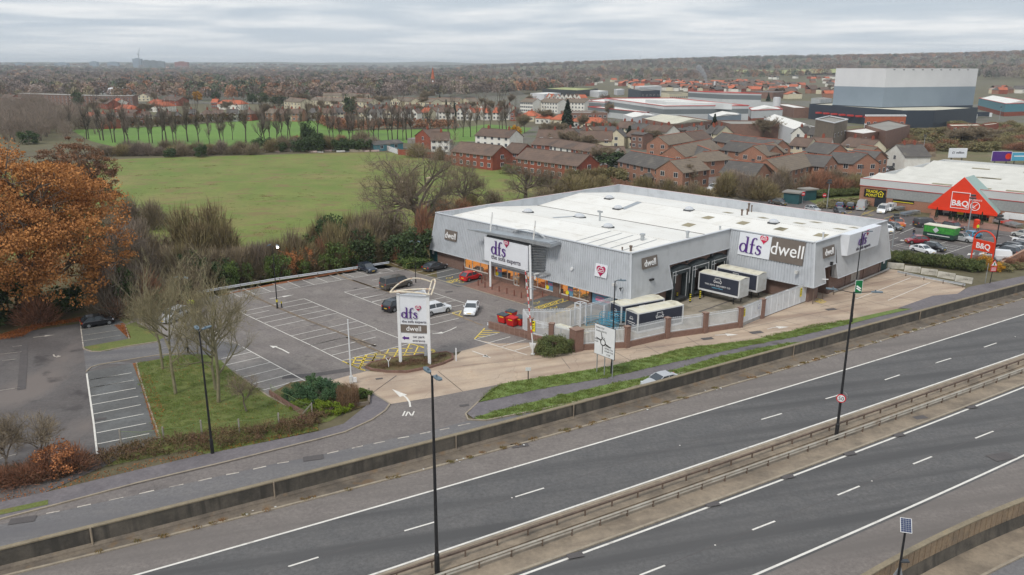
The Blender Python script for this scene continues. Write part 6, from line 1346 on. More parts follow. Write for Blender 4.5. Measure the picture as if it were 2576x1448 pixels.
for i in range(13): BL.append((('bare','purple','rus','ever')[i % 4],'i',1350+i*85,560-i*14,rnd.uniform(3.5,7),rnd.uniform(3.5,5.5)))
shrubs(BL,'along the thicket behind the guard rail','shrubs of the thicket behind the guard rail')
BL = [('ever','e',130,1130,6.5,7),('ever','e',-110,1090,4.5,6),('ivy','e',100,1170,2.2,6),('rus','e',250,960,8,5),('rus','e',480,620,5,5),('ever','e',430,560,4.5,5),('rus','e',700,540,4,6),('bare','e',-100,900,7,6),('bare','e',-300,880,6,6),('rus','e',-60,1120,3,3),('olive','e',850,480,4,6),('olive','e',2080,300,5.5,9),('olive','e',2250,250,5,8),('bare','e',1120,430,4,6),('bare','e',1750,380,4,7),('olive','e',2450,220,4,7),('olive','e',1900,340,4,6)]
shrubs(BL,'along the far edge of the store','shrubs behind the store')
# brown bush-tree and thicket between oaks and paddock
BL = [('olive','D',470,655,9.,8),('olive','D',540,650,9.5,8.5),('olive','D',505,668,7.5,7),('olive','D',570,665,7,6)]
for i in range(26): BL.append((rnd.choice(['bare','purple','bare']),'D',rnd.uniform(255,430),rnd.uniform(560,770),rnd.uniform(5,8),rnd.uniform(5,8)))
BL += [('ever','D',300,690,6,4.5),('ever','D',345,735,7,4),('ever','D',20,800,8,9),('ever','D',160,790,4,6),('ever','D',-60,830,9,8),('ever','D',270,640,6,5),('rus','D',330,775,3,3),('rus','D',95,815,3.5,6)]
shrubs(BL,'in the thicket between orange oaks and paddock','shrubs of the thicket beside the orange oaks')
# shrubs along the far edge of the paddock
BL = []
rowof(BL,['purple','bare','bare','olive'],'a',1000,1110,2560,1100,30,3,5.5,5,9); rowof(BL,['bare','ever','purple','olive','ever'],'b',0,1070,1150,1060,24,3.5,6,5,9); rowof(BL,['bare','rus'],'b',150,1000,1100,1000,10,3,5,5,8)
BL += [('ever','b',480,1060,12,7),('ever','b',560,1075,8,8),('bare','b',1010,1030,7,11),('ever','a',1690,1130,3.5,5),('ever','a',1995,1130,5,5),('ever','a',290,1000,6,9),('ever','b',200,1075,4,7)]
for x,y,h_,w_ in ((1780,1160,4.5,5),(2030,1190,6,7),(2200,1225,6.5,9),(2500,1190,2.5,6),(1560,1130,5,9),(2480,1290,3,7),(1950,1175,4,5)): BL.append(('olive' if h_ > 3 else 'ivy','b',x,y,h_,w_))
shrubs(BL,'along the far edge of the paddock','shrubs along the far edge of the paddock')
# roadside bramble bank, orange bush, saplings
bank = pts('m -900,930 0,760 400,720 700,640 1000,560 1400,500 1800,450 2305,350 n 120,410'); sp = resample(bank,.55); c_ = []; rr_ = []
for q_ in sp:
    for k in range(15):
        t = rnd.uniform(-1.9,1.9); c_.append((q_.x+rnd.uniform(-.4,.4)+t*.3,q_.y+t,rnd.uniform(.1,1.15)*(1-.25*abs(t)))); rr_.append(rnd.uniform(.25,.5))
raw('bramble_bank',clumps(np.array(c_),np.array(rr_),20,.08,.8),4,m_bram,kind='stuff')
raw('dead_bramble_stems',twig_tris(np.repeat(np.array(c_),5,0),unit(len(c_)*5)+np.array([0,0,.5]),1.,.012),3,m_beech,kind='stuff')
BL = [('org','m',420,710,2.9,3.6),('rus','m',540,690,2.3,3.2),('rus','m',330,740,2.2,3),('rus','m',20,800,1.6,3),('rus','m',180,770,1.5,3.4)]
shrubs(BL,'along the bramble bank by the footway','bushes in the bramble bank')
plant(pS_,g('m',320,690),1.,1.25,label='thin bare sapling rising behind the orange bush by the footway',cat='tree'); plant(pS_,g('m',50,760),2.,1.35,label='thin bare sapling cut by the picture edge near the footway',cat='tree'); plant(pS_,g('m',-90,720),3.,1.3,label='thin bare sapling just inside the picture edge by the old car park',cat='tree')
# evergreen bed
def blob(name,f,x,y,rx,ry,H,mt,label,n=60,per=110,ls=.07,kind='leaf',cat='shrub'):
    V = clumps(ell(n,rx,ry,H*.55,H*.42,.7,-.9),nr.uniform(.18,.38,n)*min(rx,ry),per,ls,.8); b = B()
    for i in range(4): b.tube((0,0,0),(rnd.uniform(-.4,.4)*rx,rnd.uniform(-.4,.4)*ry,H*.6),.05,.03,4)
    r_ = single(name,V,4,mt,g(f,x,y),label,cat,trunk=b); return r_
blob('juniper_bush','u',1420,1190,1.9,1.4,1.5,m_junip,'dark green juniper mound nearest the bay lines'); blob('juniper_bush','u',1800,1180,2.5,1.7,1.7,m_junip,'broad dark green juniper mound beside the clipped brown bush',90); blob('juniper_bush','u',1700,1110,1.8,1.2,1.9,m_junip,'taller dark juniper mound at the back of the evergreen bed')
blob('low_evergreen','u',1550,1310,2.3,.9,.6,m_lime,'flat lime green ground cover bush before the junipers'); blob('low_evergreen','u',1850,1390,2.3,1.2,.9,m_lime,'lime green low bush at the end of the sagging wire fence'); blob('low_evergreen','u',2350,1170,1.,.8,.9,m_ivy,'small bright green bush inside the concrete edging wall')
r_ = empty('clipped_bush',g('u',2150,1300),0,label='tall clipped brown leafless bush beside the white barrier pole',cat='shrub'); n = 5200; a = nr.uniform(0,2*np.pi,n); q_ = np.sqrt(nr.uniform(.2,1,n)); p_ = np.stack([1.15*q_*np.cos(a),1.15*q_*np.sin(a),nr.uniform(.0,2.0,n)],1)
raw('foliage',twig_tris(p_,np.array([0,0,1.])+unit(n)*.45,.45,.012),3,m_beech,r_); mk('trunk',B().tube((0,0,0),(0,0,1.2),.08,.05,6),m_bark,r_)
blob('round_bush','h',1130,1165,2.35,1.8,2.1,m_holly,'big clipped round olive bush at the corner of the yard wall',110,130,.07)
V = clumps(np.concatenate([np.array([[rnd.uniform(0,1)] for _ in range(1)])*0+0]) if 0 else np.array([(q.x+rnd.uniform(-.5,.5),q.y+rnd.uniform(-.5,.5),.28) for q in [lerp(lerp(IS[0],IS[6],rnd.random()),lerp(IS[12],IS[8],rnd.random()),rnd.random()) for _ in range(260)]]),np.full(260,.4),30,.05,.3)
raw('ground_cover', V, 4, m_bram, kind='stuff')
# hedge by the retail car park and bushes about it
BL = []
for i in range(15): BL.append(('holly','g',1270+i*57,1298+i*7+rnd.uniform(-6,6),rnd.uniform(1.7,2.4),rnd.uniform(3.4,4.4)))
shrubs(BL,'from the store along the retail park hedge','hedge bushes beside the retail car park')
BL = [('gold','g',2180,1385,2.6,3.2),('gold','g',2290,1400,1.6,3),('ever','g',2120,1400,2.2,2),('scrub','g',2370,1390,1.3,3),('rus','g',2420,1360,1.6,3),('scrub','g',2500,1370,1.,3),('rus','g',2560,1340,1.6,3),('ivy','g',2450,1375,.9,2),('rus','g',2110,1330,1.5,2)]
shrubs(BL,'along the bank beside the red warning sign','bushes beside the red warning sign')
BL = []
for i in range(18): BL.append(('holly','g',430+i*31,672-i*2,1.9,5))
for i in range(16): BL.append((rnd.choice(['olive','bare','olive','rus']),'g',430+i*34,rnd.uniform(575,640),rnd.uniform(3.5,6),rnd.uniform(5,8)))
for i in range(14): BL.append((rnd.choice(['olive','bare','purple']),'g',-420+i*48,rnd.uniform(610,700),rnd.uniform(4,7),rnd.uniform(5,8)))
BL += [('scrub','g',700,745,1.2,8),('scrub','g',850,735,1.4,9),('scrub','g',620,770,1.,5)]
for i in range(12): BL.append((rnd.choice(['olive','bare']),'f',760+i*75,290+i*8,rnd.uniform(3.5,5.5),rnd.uniform(4,7)))
for i in range(12): BL.append((rnd.choice(['olive','scrub']),'f',-100+i*55,130-i*2,rnd.uniform(3,5),rnd.uniform(5,8)))
shrubs(BL,'in the belt between store and brick estate','shrubs between the store and the brick estate')
# scrub on the waste ground
BL = []
for i in range(120):
    x = rnd.uniform(1340,2640); lo_ = 830 if x > 1450 else 930; y = rnd.uniform(880 if x < 1800 else 830,1080 if x > 1400 else 1000); BL.append((rnd.choice(['scrub','scrub','olive','bare','rus']),'d',x,y,rnd.uniform(2,4.2),rnd.uniform(6,11)))
shrubs(BL,'across the waste ground','scrub bushes on the waste ground')
# --- distant woodland: several masses, each one object
def scr(x, y, z):
    v = Vector((x,y,z-HC)); q = v.dot(_F); return CX+FP*v.dot(_R)/q,CY+FP*v.dot(_D)/q
def interp(x, xs, ys): return float(np.interp(x, xs, ys))
nearw = []; woods = {k: [] for k in ('bare','brown','russet','ever','olive')}
def clearing(x,y): return math.hypot(x,y) > 850 and x < 500 and math.sin(x/170+.7)+math.sin(y/240+x/500) > .95
def in_wood(X, Y, d):
    if Y < interp(X,[0,900,1500,2576],[100,100,100,100]): return 0
    if X < 1000: lim = interp(X,[-200,0,200,500,900,1000],[252,252,252,254,256,252])
    else: lim = interp(X,[1000,1150,1400,1500,1800,2100,2200,2576],[250,248,234,216,204,192,190,205])
    if Y > lim: return 0
    if 1560 < X < 1810 and 176 < Y < 184 or 1830 < X < 2110 and 179 < Y < 190: return 0
    return 1
for d0,d1,sp_,s0 in ((560,900,12,1.),(900,1400,15,1.05),(1400,2200,24,1.2),(2200,3300,36,1.5),(3300,4600,46,1.7),(4600,7500,110,2.4)):
    area = .64*(d1*d1-d0*d0)/1; n = int(area/(sp_*sp_)); 
    for i in range(n):
        d = math.sqrt(rnd.uniform(d0*d0,d1*d1)); a = R(rnd.uniform(-37,37)); x,y = d*math.sin(a),d*math.cos(a); z = terr(x,y); X,Y = scr(x,y,z)
        if not (-120 < X < 2700) or not in_wood(X,Y,d) or (clearing(x,y) and rnd.random() < .8): continue
        nz = math.sin(x*.013+y*.006)+math.sin(y*.011-x*.004+2)+rnd.uniform(-1.3,1.3); k = 'bare' if nz < .6 else 'brown' if nz < 1.3 else 'russet' if nz < 1.9 else 'ever'
        if rnd.random() < .12: k = 'ever'
        if rnd.random() < .1: k = 'olive'
        if d > 3300 and X > 1500 and rnd.random() < .35: k = 'ever' if z > 62 and X < 2100 else 'russet' if X > 2050 else k
        woods[k].append((x,y,z,s0*rnd.uniform(.75,1.25)))
for x0,x1,y0,y1,n_ in ((-60,1000,680,980,210),(-60,560,600,700,40)):
    for i in range(n_):
        X, Y = rnd.uniform(x0, x1), rnd.uniform(y0, y1)
        if X > 540 and Y < 700 or X > 820 and Y < 820 or X > 700 and Y > 905 or (X < 200 and Y < 560): continue
        q_ = g('a',X,Y); nearw.append((q_.x,q_.y,0,rnd.uniform(.75,1.05)))
n_t = 190
def shift(V,x,y,s_,sz): a = rnd.uniform(0,6.28); ca,sa = math.cos(a)*s_,math.sin(a)*s_; return np.stack([V[:,0]*ca-V[:,1]*sa+x,V[:,0]*sa+V[:,1]*ca+y,V[:,2]*sz],1)
nt_ = [np.concatenate([twig_tris((c_ := ell(800,4.6,4.6,5.6,6.4,.3,-.9)),(c_-np.array([0,0,2.]))+unit(len(c_))*2.5,1.8,.045),twig_tris(nr.normal(0,.1,(8,3)),np.array([0,0,1.])+unit(8)*.3,8,.22)]) for _ in range(4)]
raw('leafless_thicket',np.concatenate([shift(nt_[i % 4],x,y,s_,s_*rnd.uniform(.8,1.15)) for i,(x,y,z,s_) in enumerate(nearw)]),3,m_twigp,kind='stuff')
def crownT(kind):
    if kind == 'ever':
        c = ell(n_t//2,4.6,4.6,6.,7.,.75,-.6); return leaf_quads(c,1.1),4
    c = ell(150,5.2,5.2,6.,6.6,.72,-.5); return leaf_quads(c,1.0),4
wm_ = dict(bare=pm('winter_woodland',S(132,118,108),S(118,106,102),.012,rough=.95,island=.25),brown=pm('brown_woodland',S(138,116,98),S(128,110,98),.012,rough=.95,island=.25),russet=pm('russet_woodland',S(156,114,86),S(142,108,88),.02,rough=.95,island=.25),ever=pm('evergreen_woodland',S(74,84,66),S(86,94,74),.02,rough=.95,island=.35),olive=pm('olive_woodland',S(134,124,96),S(122,114,94),.02,rough=.95,island=.25))
wn = dict(bare='bare_woodland',brown='brown_woodland',russet='russet_woodland',ever='evergreen_woodland',olive='olive_woodland')
for k, lst in woods.items():
    T = [crownT(k) for _ in range(5)]; out_ = []; tn = []
    for i, (x, y, z, s_) in enumerate(lst):
        V,kk = T[i % 5]; a = rnd.uniform(0,6.28); ca,sa = math.cos(a)*s_,math.sin(a)*s_; sz = s_*rnd.uniform(.9,1.2)
        if s_ > 1.25: sz *= 1.25/s_
        out_.append(np.stack([V[:,0]*ca-V[:,1]*sa+x,V[:,0]*sa+V[:,1]*ca+y,V[:,2]*sz+z],1)); tn.append(np.full(len(V),rnd.random()))
    if out_:
        o = raw(wn[k],np.concatenate(out_),kk,wm_[k],kind='stuff'); at = o.data.attributes.new('tint','FLOAT','POINT'); at.data.foreach_set('value',np.concatenate(tn).astype(np.float32)); t = wm_[k].node_tree; pb = principled(wm_[k]); an = _n(t,'ShaderNodeAttribute'); an.attribute_name = 'tint'; mr = _n(t,'ShaderNodeMapRange'); mr.inputs[3].default_value = .5; mr.inputs[4].default_value = 1.65; t.links.new(an.outputs['Fac'],mr.inputs[0]); mm = _n(t,'ShaderNodeMix',data_type='RGBA',blend_type='MULTIPLY'); mm.inputs[0].default_value = 1; t.links.new(pb.inputs[0].links[0].from_socket,mm.inputs[6]); t.links.new(mr.outputs[0],mm.inputs[7]); t.links.new(mm.outputs[2],pb.inputs[0])

b = B()
for i in range(60): q_ = g('b',90+i*18+rnd.uniform(-8,8),1072+rnd.uniform(-9,9)); w_,h_ = rnd.uniform(.6,2),rnd.uniform(.3,1.1); b.beam(q_+Vector((-w_,0,h_/2)),q_+Vector((w_,rnd.uniform(-1,1),h_/2+rnd.uniform(-.2,.2))),.5,h_,rnd.randrange(3))
mk('rubbish_heap',b,[m_whtd,m_kerb,pm('pinkish_mattress',S(196,172,166))],kind='stuff')
# grass blades and paddock tussocks
sp = [g('D',rnd.uniform(440,900),rnd.uniform(400,560)) for _ in range(10)]
tus = []
for _ in range(60):
    c0 = g('D',rnd.uniform(300,1180),rnd.uniform(392,640)); el_ = rnd.uniform(1,5)
    for k in range(int(rnd.uniform(3,16))): tus.append(c0+Vector((rnd.gauss(0,el_*2),rnd.gauss(0,el_*.8),0)))
tufts('paddock_tussocks',tus,fm('tussock_grass',S(128,116,78),S(108,108,60),.3),22,.9,.22,.05)
def fill_poly(p, n):
    p = pts(p) if isinstance(p,str) else p; xs = [q.x for q in p]; ys = [q.y for q in p]; o = []
    def ins(x, y):
        c = False; j = len(p)-1
        for i in range(len(p)):
            if (p[i].y > y) != (p[j].y > y) and x < (p[j].x-p[i].x)*(y-p[i].y)/(p[j].y-p[i].y)+p[i].x: c = not c
            j = i
        return c
    while len(o) < n:
        x,y = rnd.uniform(min(xs),max(xs)),rnd.uniform(min(ys),max(ys))
        if ins(x, y): o.append(Vector((x, y, .12)))
    return o
m_blade = fm('grass_blades',S(98,116,54),S(112,122,66),.35,.6)
sp = fill_poly('n 1278,285 1350,215 1440,160 1600,132 2150,45 l 0,1287 560,1148 1230,1073 1990,893 p 640,830 640,882 0,1032 l 1300,1115 700,1250 0,1405 n 2150,118 1700,195',900)+fill_poly('n 1250,393 1400,342 2150,165 l 240,1448 950,1240 1700,1090 p 200,1085 0,1135 l 1620,1200 620,1435 n 1950,330 1330,400',700)
tufts('verge_grass', sp, m_blade, 34, .45, .14, .03)
sp = fill_poly('i 1712,1112 2060,1075 v 900,1370 1500,1340 u 450,800 980,1165 1500,1448 m 2305,400 1500,570 1160,460 1000,0',1500); tufts('lawn_grass',sp,m_blade,26,.5,.09,.03)
def scatter_leaves(poly, n, mt, name, s=.07):
    p = fill_poly(poly,n); raw(name,leaf_quads(np.array([(q.x,q.y,.13) for q in p]),s)*1.,4,mt,kind='stuff')
m_fl = fm('fallen_leaf',S(170,104,52),S(128,78,48),.4)
scatter_leaves('m 0,925 350,850 1000,690 1500,575 2305,412 2305,380 1500,545 1000,640 350,800 0,880',900,m_fl,'fallen_leaves_verge'); scatter_leaves('i 0,830 0,760 400,640 1000,545 1400,500 1440,520 990,600 560,670 400,720 290,790',2600,m_fl,'fallen_leaves_bank'); scatter_leaves('m 1000,0 1090,0 1190,250 1150,460 1120,440',500,m_fl,'fallen_leaves_kerb'); scatter_leaves('i 1712,1112 2060,1075 v 1500,1340 u 980,1165 1500,1448 m 1500,570 1160,460',500,m_fl,'fallen_leaves_lawn')
scatter_leaves('i 1430,640 1560,620 1640,800 1600,810 1500,700',500,m_fl,'fallen_leaves_bay')
# ---------------------------------------------------------------- vehicles
def paint(name, c, r=.28):
    m = pm(name,c,rough=r,spec=.6); principled(m).inputs['Coat Weight'].default_value = .5; return m
PC = {k: paint(k+'_car_paint',S(*c)) for k,c in dict(black=(26,26,32),navy=(44,52,66),grey=(92,94,96),darkgrey=(62,62,66),silver=(176,178,180),white=(226,228,230),red=(200,26,34),darkred=(140,26,40),orange=(196,96,40),taupe=(84,80,74),blue=(50,70,120),cyan=(60,150,190),pale=(188,190,186)).items()}
m_tyre = pm('tyre_rubber',(.02,.02,.02),rough=.8); m_rim = pm('alloy_rim',S(150,152,154),rough=.35,metal=.6); m_lampg = pm('headlight_glass',S(215,220,225),rough=.15); m_tail = pm('tail_light_red',S(190,26,26),rough=.3); m_plate = pm('yellow_number_plate',S(228,190,60),rough=.5)
# profiles: length, width, height, [(x, z_body_top, half-width factor)], greenhouse (x0 base front, x1 roof front, x2 roof rear, x3 base rear), belt height
KIND = dict(
 hatch=(3.95,1.7,1.5,[(0,.55,.8),(.12,.72,.93),(.9,.92,1),(1.1,.95,1),(3.0,.98,1),(3.6,.98,.98),(3.88,.85,.92),(3.95,.5,.86)],(.95,1.65,3.2,3.85),.95),
 saloon=(4.65,1.82,1.42,[(0,.5,.78),(.15,.68,.92),(1.1,.88,1),(1.4,.92,1),(3.6,.96,1),(4.4,.98,.97),(4.6,.85,.92),(4.65,.5,.86)],(1.3,2.05,3.35,4.2),.93),
 suv=(4.5,1.88,1.68,[(0,.62,.82),(.14,.9,.94),(1.0,1.04,1),(1.2,1.06,1),(3.6,1.1,1),(4.25,1.1,.98),(4.45,.95,.94),(4.5,.55,.88)],(1.1,1.75,3.9,4.35),1.08),
 van=(5.0,1.95,1.95,[(0,.6,.84),(.16,.9,.95),(.75,1.1,1),(.95,1.16,1),(4.9,1.2,1),(4.97,1.1,.99),(5.0,.5,.96)],(.8,1.5,4.85,4.97),1.15),
 highvan=(5.5,2.0,2.45,[(0,.6,.84),(.16,.95,.95),(.8,1.15,1),(1.0,1.2,1),(5.4,1.3,1),(5.47,1.1,.99),(5.5,.5,.96)],(.85,1.6,5.35,5.47),1.2),
 pickup=(5.2,1.85,1.78,[(0,.62,.82),(.14,.9,.94),(1.1,1.08,1),(1.35,1.1,1),(5.0,1.12,1),(5.15,1.1,.98),(5.2,.6,.95)],(1.3,1.95,5.0,5.15),1.1))
CARM = {}
def car_meshes(kind, panelvan=False):
    key = (kind, panelvan)
    if key in CARM: return CARM[key]
    Lc,W,H,prof,(g0,g1,g2,g3),belt = KIND[kind]; hw = W/2; b = B()
    xs = [p[0] for p in prof]; ax = (.17*Lc if kind != 'van' else .16*Lc,.8*Lc); rw = .33 if kind in ('hatch','saloon') else .37
    X = sorted(set([round(x,3) for x in xs]+[round(a+d,3) for a in ax for d in (-rw-.05,-rw*.7,-rw*.3,rw*.3,rw*.7,rw+.05)])); ring = []
    for x in X:
        zt = float(np.interp(x,xs,[p[1] for p in prof])); w = hw*float(np.interp(x,xs,[p[2] for p in prof])); zb = .24
        for a in ax:
            if abs(x-a) < rw+.06: zb = max(zb,math.sqrt(max(0,(rw+.055)**2-(x-a)**2))+.3)
        zb = min(zb,zt-.12); ring.append([(x,0,zt+.03),(x,-w*.6,zt+.02),(x,-w*.9,zt-.02),(x,-w,zt-.14),(x,-w,(zt+zb)/2),(x,-w*.97,zb),(x,0,.26)])
    k = 7; vs = []; 
    for r_ in ring: vs += r_+[(x,-y,z) for x,y,z in r_[1:-1]][::-1]
    n = 12; fs = [(i*n+j,i*n+(j+1) % n,(i+1)*n+(j+1) % n,(i+1)*n+j) for i in range(len(ring)-1) for j in range(n)]; fs += [tuple(range(n-1,-1,-1)),tuple(range((len(ring)-1)*n,len(ring)*n))]
    b.add(vs, fs); wt = hw*.78; wb = hw*.93; rz = H
    hu = .12; rf = [(g1,wt,rz-.04),((g1+g2)/2,wt*1.02,rz),(g2,wt*.98,rz-.03)]
    vs = [(x,s*w,z) for x,w,z in rf for s in (-1,1)]+[(x,s*w,z-.06) for x,w,z in rf for s in (-1,1)]; b.add(vs,[(0,1,3,2),(2,3,5,4),(0,2,8,6),(2,4,10,8),(1,7,9,3),(3,9,11,5),(0,6,7,1),(4,5,11,10)])
    for s in (-1, 1):
        b.beam((g0,s*wb,belt),(g1,s*wt,rz-.05),.07,.07); b.beam((g3,s*wb*.98,belt),(g2,s*wt*.98,rz-.05),.12,.12)
        for t in ((.42,) if not panelvan else (.3,)): xm = lerp(g0+.4,g3-.4,t+.08); b.beam((xm,s*wb*1.0,belt),(xm,s*wt*1.02,rz-.05),.08,.05)
        if panelvan: b.add([(lerp(g0,g3,.36),s*wb*1.01,belt-.02),(g3,s*wb*1.01,belt-.02),(g2,s*wt*1.02,rz-.02),(lerp(g0,g3,.36),s*wt*1.03,rz-.02)],[(0,1,2,3) if s < 0 else (3,2,1,0)])
        b.box(g0+.42,g0+.6,s*(hw+.02) if s > 0 else -hw-.2,hw+.2 if s > 0 else -hw-.02,belt-.02,belt+.12)
    if panelvan: b.poly([(g3+.02,-wb,belt),(g3+.02,wb,belt),(g2+.02,wt,rz-.04),(g2+.02,-wt,rz-.04)])
    body = mesh('body',b,PC['grey'],True); body.polygons.foreach_set('use_smooth',[False]*len(body.polygons))
    gl = B(); gl.add([(g0,-wb,belt),(g0,wb,belt),(g3,wb,belt),(g3,-wb,belt),(g1,-wt+.01,rz-.06),(g1,wt-.01,rz-.06),(g2,wt-.02,rz-.06),(g2,-wt+.02,rz-.06)],[(0,4,5,1),(1,5,6,2),(2,6,7,3),(3,7,4,0)]); glass = mesh('window_glass',gl,m_glass)
    wh = mesh('tyre',B().tube((0,-.11,0),(0,.11,0),rw,n=14),m_tyre); ri = mesh('rim',B().tube((0,-.125,0),(0,.125,0),rw*.62,n=10),m_rim)
    z1 = prof[1][1]; hl = mesh('headlight',B().add([(.02,-.2,-.07),(.2,-.0,-.05),(.26,-.0,.06),(.05,-.2,.05)]+[(.02-.04,-.2,-.07),(.2-.04,-.04,-.05),(.26-.04,-.04,.06),(.05-.04,-.2,.05)],[(0,1,2,3),(4,7,6,5)]).box(-.0,.12,-.14,.14,-.06,.07),m_lampg)
    tl = mesh('tail_light',B().box(-.04,.04,-.1,.1,-.12,.12),m_tail); pl = mesh('number_plate',B().box(-.015,.015,-.26,.26,-.055,.055),m_plate)
    CARM[key] = (body,glass,wh,ri,hl,tl,pl,ax,rw,prof,W,Lc,belt); return CARM[key]
CBODY = {}
def car(f,x,y,hx,hy,kind,col,label,group=None,panelvan=False,extra=None,sc_=1.,z=0.,rack=False,base=None):
    """stands with its middle at (x, y), nose towards (hx, hy)"""
    body,glass,wh,ri,hl,tl,pl,ax,rw,prof,W,Lc,belt = car_meshes(kind,panelvan)
    c = g(f,x,y) if base is None else base; h = g(f,hx,hy)-c; a = math.atan2(h.y,h.x); r_ = empty('parked_car' if kind not in ('van','highvan') else 'parked_van',(c.x,c.y,.03+z),a+math.pi,label=label,cat='car' if kind not in ('van','highvan','pickup') else 'pickup truck' if kind == 'pickup' else 'van',**({'group': group} if group else {})); r_.scale = (sc_,)*3
    key = (kind, panelvan, col)
    if key not in CBODY: m2 = body.copy(); m2.materials.clear(); m2.materials.append(PC[col]); CBODY[key] = m2
    off_ = -Lc/2
    def put(nm,me,loc,rz=0.): o = bpy.data.objects.new(nm,me); sc.collection.objects.link(o); o.parent = r_; o.location = loc; o.rotation_euler.z = rz; return o
    put('body',CBODY[key],(off_,0,0)); put('window_glass',glass,(off_,0,0))
    for x_ in ax:
        for s in (-1,1): w_ = put('wheel',wh,(off_+x_,s*(W/2-.12),rw)); q_ = put('rim',ri,(0,0,0)); q_.parent = w_
    z1 = prof[1][1]; zr = prof[-2][1]
    for s in (-1,1): put('headlight',hl,(off_+.1,s*W*.36,z1-.04)); put('tail_light',tl,(off_+Lc-.04,s*W*.4,zr-.05))
    put('number_plate',pl,(off_+Lc+.0,0,.62)); put('number_plate',pl,(off_-.0,0,.45))
    if rack: 
        b = B()
        for s in (-1,1): b.beam((off_+1.7,s*W*.36,KIND[kind][2]+.08),(off_+Lc-.5,s*W*.36,KIND[kind][2]+.08),.05,.05)
        for t in range(4): b.beam((off_+1.9+t*.8,-W*.36,KIND[kind][2]+.1),(off_+1.9+t*.8,W*.36,KIND[kind][2]+.1),.05,.04)
        mk('roof_rack', b, m_dgrey, r_)
    return r_
car('i',1220,650,1400,610,'hatch','black','glossy black rounded hatchback alone in the upper old car park bays',base=g('i',1225,640))
car('v',1080,760,850,850,'suv','silver','silver grey people carrier behind the bare trees of the lawn')
car('k',205,262,270,285,'hatch','navy','dark blue hatchback reversed against the guard rail')
car('k',497,425,640,395,'van','taupe','dark taupe people carrier with blacked windows behind the totem sign',sc_=1.02)
car('k',885,245,1010,215,'saloon','darkgrey','dark grey coupe saloon parked nose to the brick base of the store')
car('k',1245,345,1350,318,'hatch','red','bright red small hatchback in the disabled bay by the bollards',sc_=.98)
car('k',500,640,620,600,'suv','black','dark car mostly hidden behind the totem sign',sc_=.98)
car('k',890,680,1000,655,'suv','white','white sports utility car with black wheels beside the totem sign')
car('k',1245,665,1225,720,'saloon','white','white saloon driving towards the exit across the car park',base=g('k',1250,668))
car('D',1663,972,1598,987,'saloon','silver','pale silver saloon on the service road, half hidden by the retaining wall',base=g('D',1663,972))
GR = 'cars in the retail park'
car('g',750,775,765,740,'hatch','blue','blue hatchback at the end of the row before the trade entrance',GR); car('g',855,785,870,750,'suv','black','black car between the blue hatchback and the tall silver van',GR); car('g',970,790,1010,755,'highvan','silver','tall silver van in the row before the trade entrance',GR,panelvan=True)
car('g',1175,820,1130,850,'van','white','white van facing out before the trade entrance',GR,panelvan=True); car('g',1245,800,1200,820,'van','white','white van half hidden behind the other white van',GR,panelvan=True,sc_=.9)
car('g',745,830,790,850,'hatch','darkgrey','dark car just showing above the store parapet',GR); car('g',480,810,530,820,'hatch','silver','silver car whose roof shows above the store parapet',GR); car('g',150,745,230,760,'hatch','taupe','brownish hatchback beside the green substation huts',GR)
car('g',1320,950,1400,985,'suv','orange','orange sports utility car at the corner of the store',GR); car('g',1285,985,1345,1000,'hatch','grey','grey hatchback in front of the orange car',GR); car('g',1215,1010,1260,1030,'hatch','white','white car cut off by the store parapet corner',GR)
car('g',1590,960,1660,955,'van','darkgrey','dark van with a ladder rack behind the green trailer',GR,panelvan=True,rack=True); car('g',1870,990,1990,1015,'suv','black','black estate car beyond the green trailer',GR)
car('g',1510,1125,1400,1125,'hatch','darkred','dark red hatchback in the retail park bays',GR,sc_=1.08); car('g',1680,1195,1790,1215,'hatch','black','black hatchback between the dark red and the white cars',GR,sc_=1.05); car('g',1570,1215,1700,1245,'saloon','white','long white saloon beside the retail park hedge',GR)
car('g',1940,1100,2060,1120,'pickup','silver','silver double cab pickup truck with a canopy',GR,rack=True); car('g',2070,1070,2130,1060,'hatch','cyan','pale blue car half hidden by the arched sign',GR)
car('g',2280,1290,2150,1280,'van','white','white lettered van in the row along the brown wall',GR,panelvan=True); car('g',2230,1330,2340,1340,'hatch','black','black hatchback in front of the white lettered van',GR); car('g',2400,1235,2300,1215,'suv','darkgrey','dark estate car behind the white lettered van',GR)
car('g',2430,1195,2350,1180,'suv','black','large black car near the picture edge, retail park',GR); car('g',2530,1160,2450,1150,'saloon','grey','grey saloon cut by the picture edge in the retail park',GR); car('g',2570,1120,2500,1110,'hatch','white','white hatchback cut by the picture edge in the retail park',GR)
car('g',2470,1215,2400,1200,'hatch','silver','silver hatchback behind the brown wall in the retail park',GR); car('g',2500,1175,2420,1165,'hatch','navy','navy hatchback among the row by the brown wall',GR); car('g',2560,1060,2500,1050,'hatch','pale','pale hatchback cut by the picture edge near the entrance arrow',GR)
car('g',1555,330,1600,325,'suv','silver','silver car by the hedge beside the white gabled house','cars by the brick estate'); car('g',1330,378,1380,370,'hatch','darkgrey','dark grey car beyond the retail shed roof','cars by the brick estate'); car('g',1240,400,1290,395,'hatch','darkgrey','second dark car beyond the retail shed roof','cars by the brick estate'); car('g',1180,415,1230,410,'hatch','white','white car beyond the retail shed roof','cars by the brick estate')
car('f',460,55,540,60,'hatch','cyan','blue hatchback under the twigs in the estate yard','cars by the brick estate'); car('f',590,75,640,80,'hatch','darkgrey','dark green car in the estate yard beside the blue hatchback','cars by the brick estate')
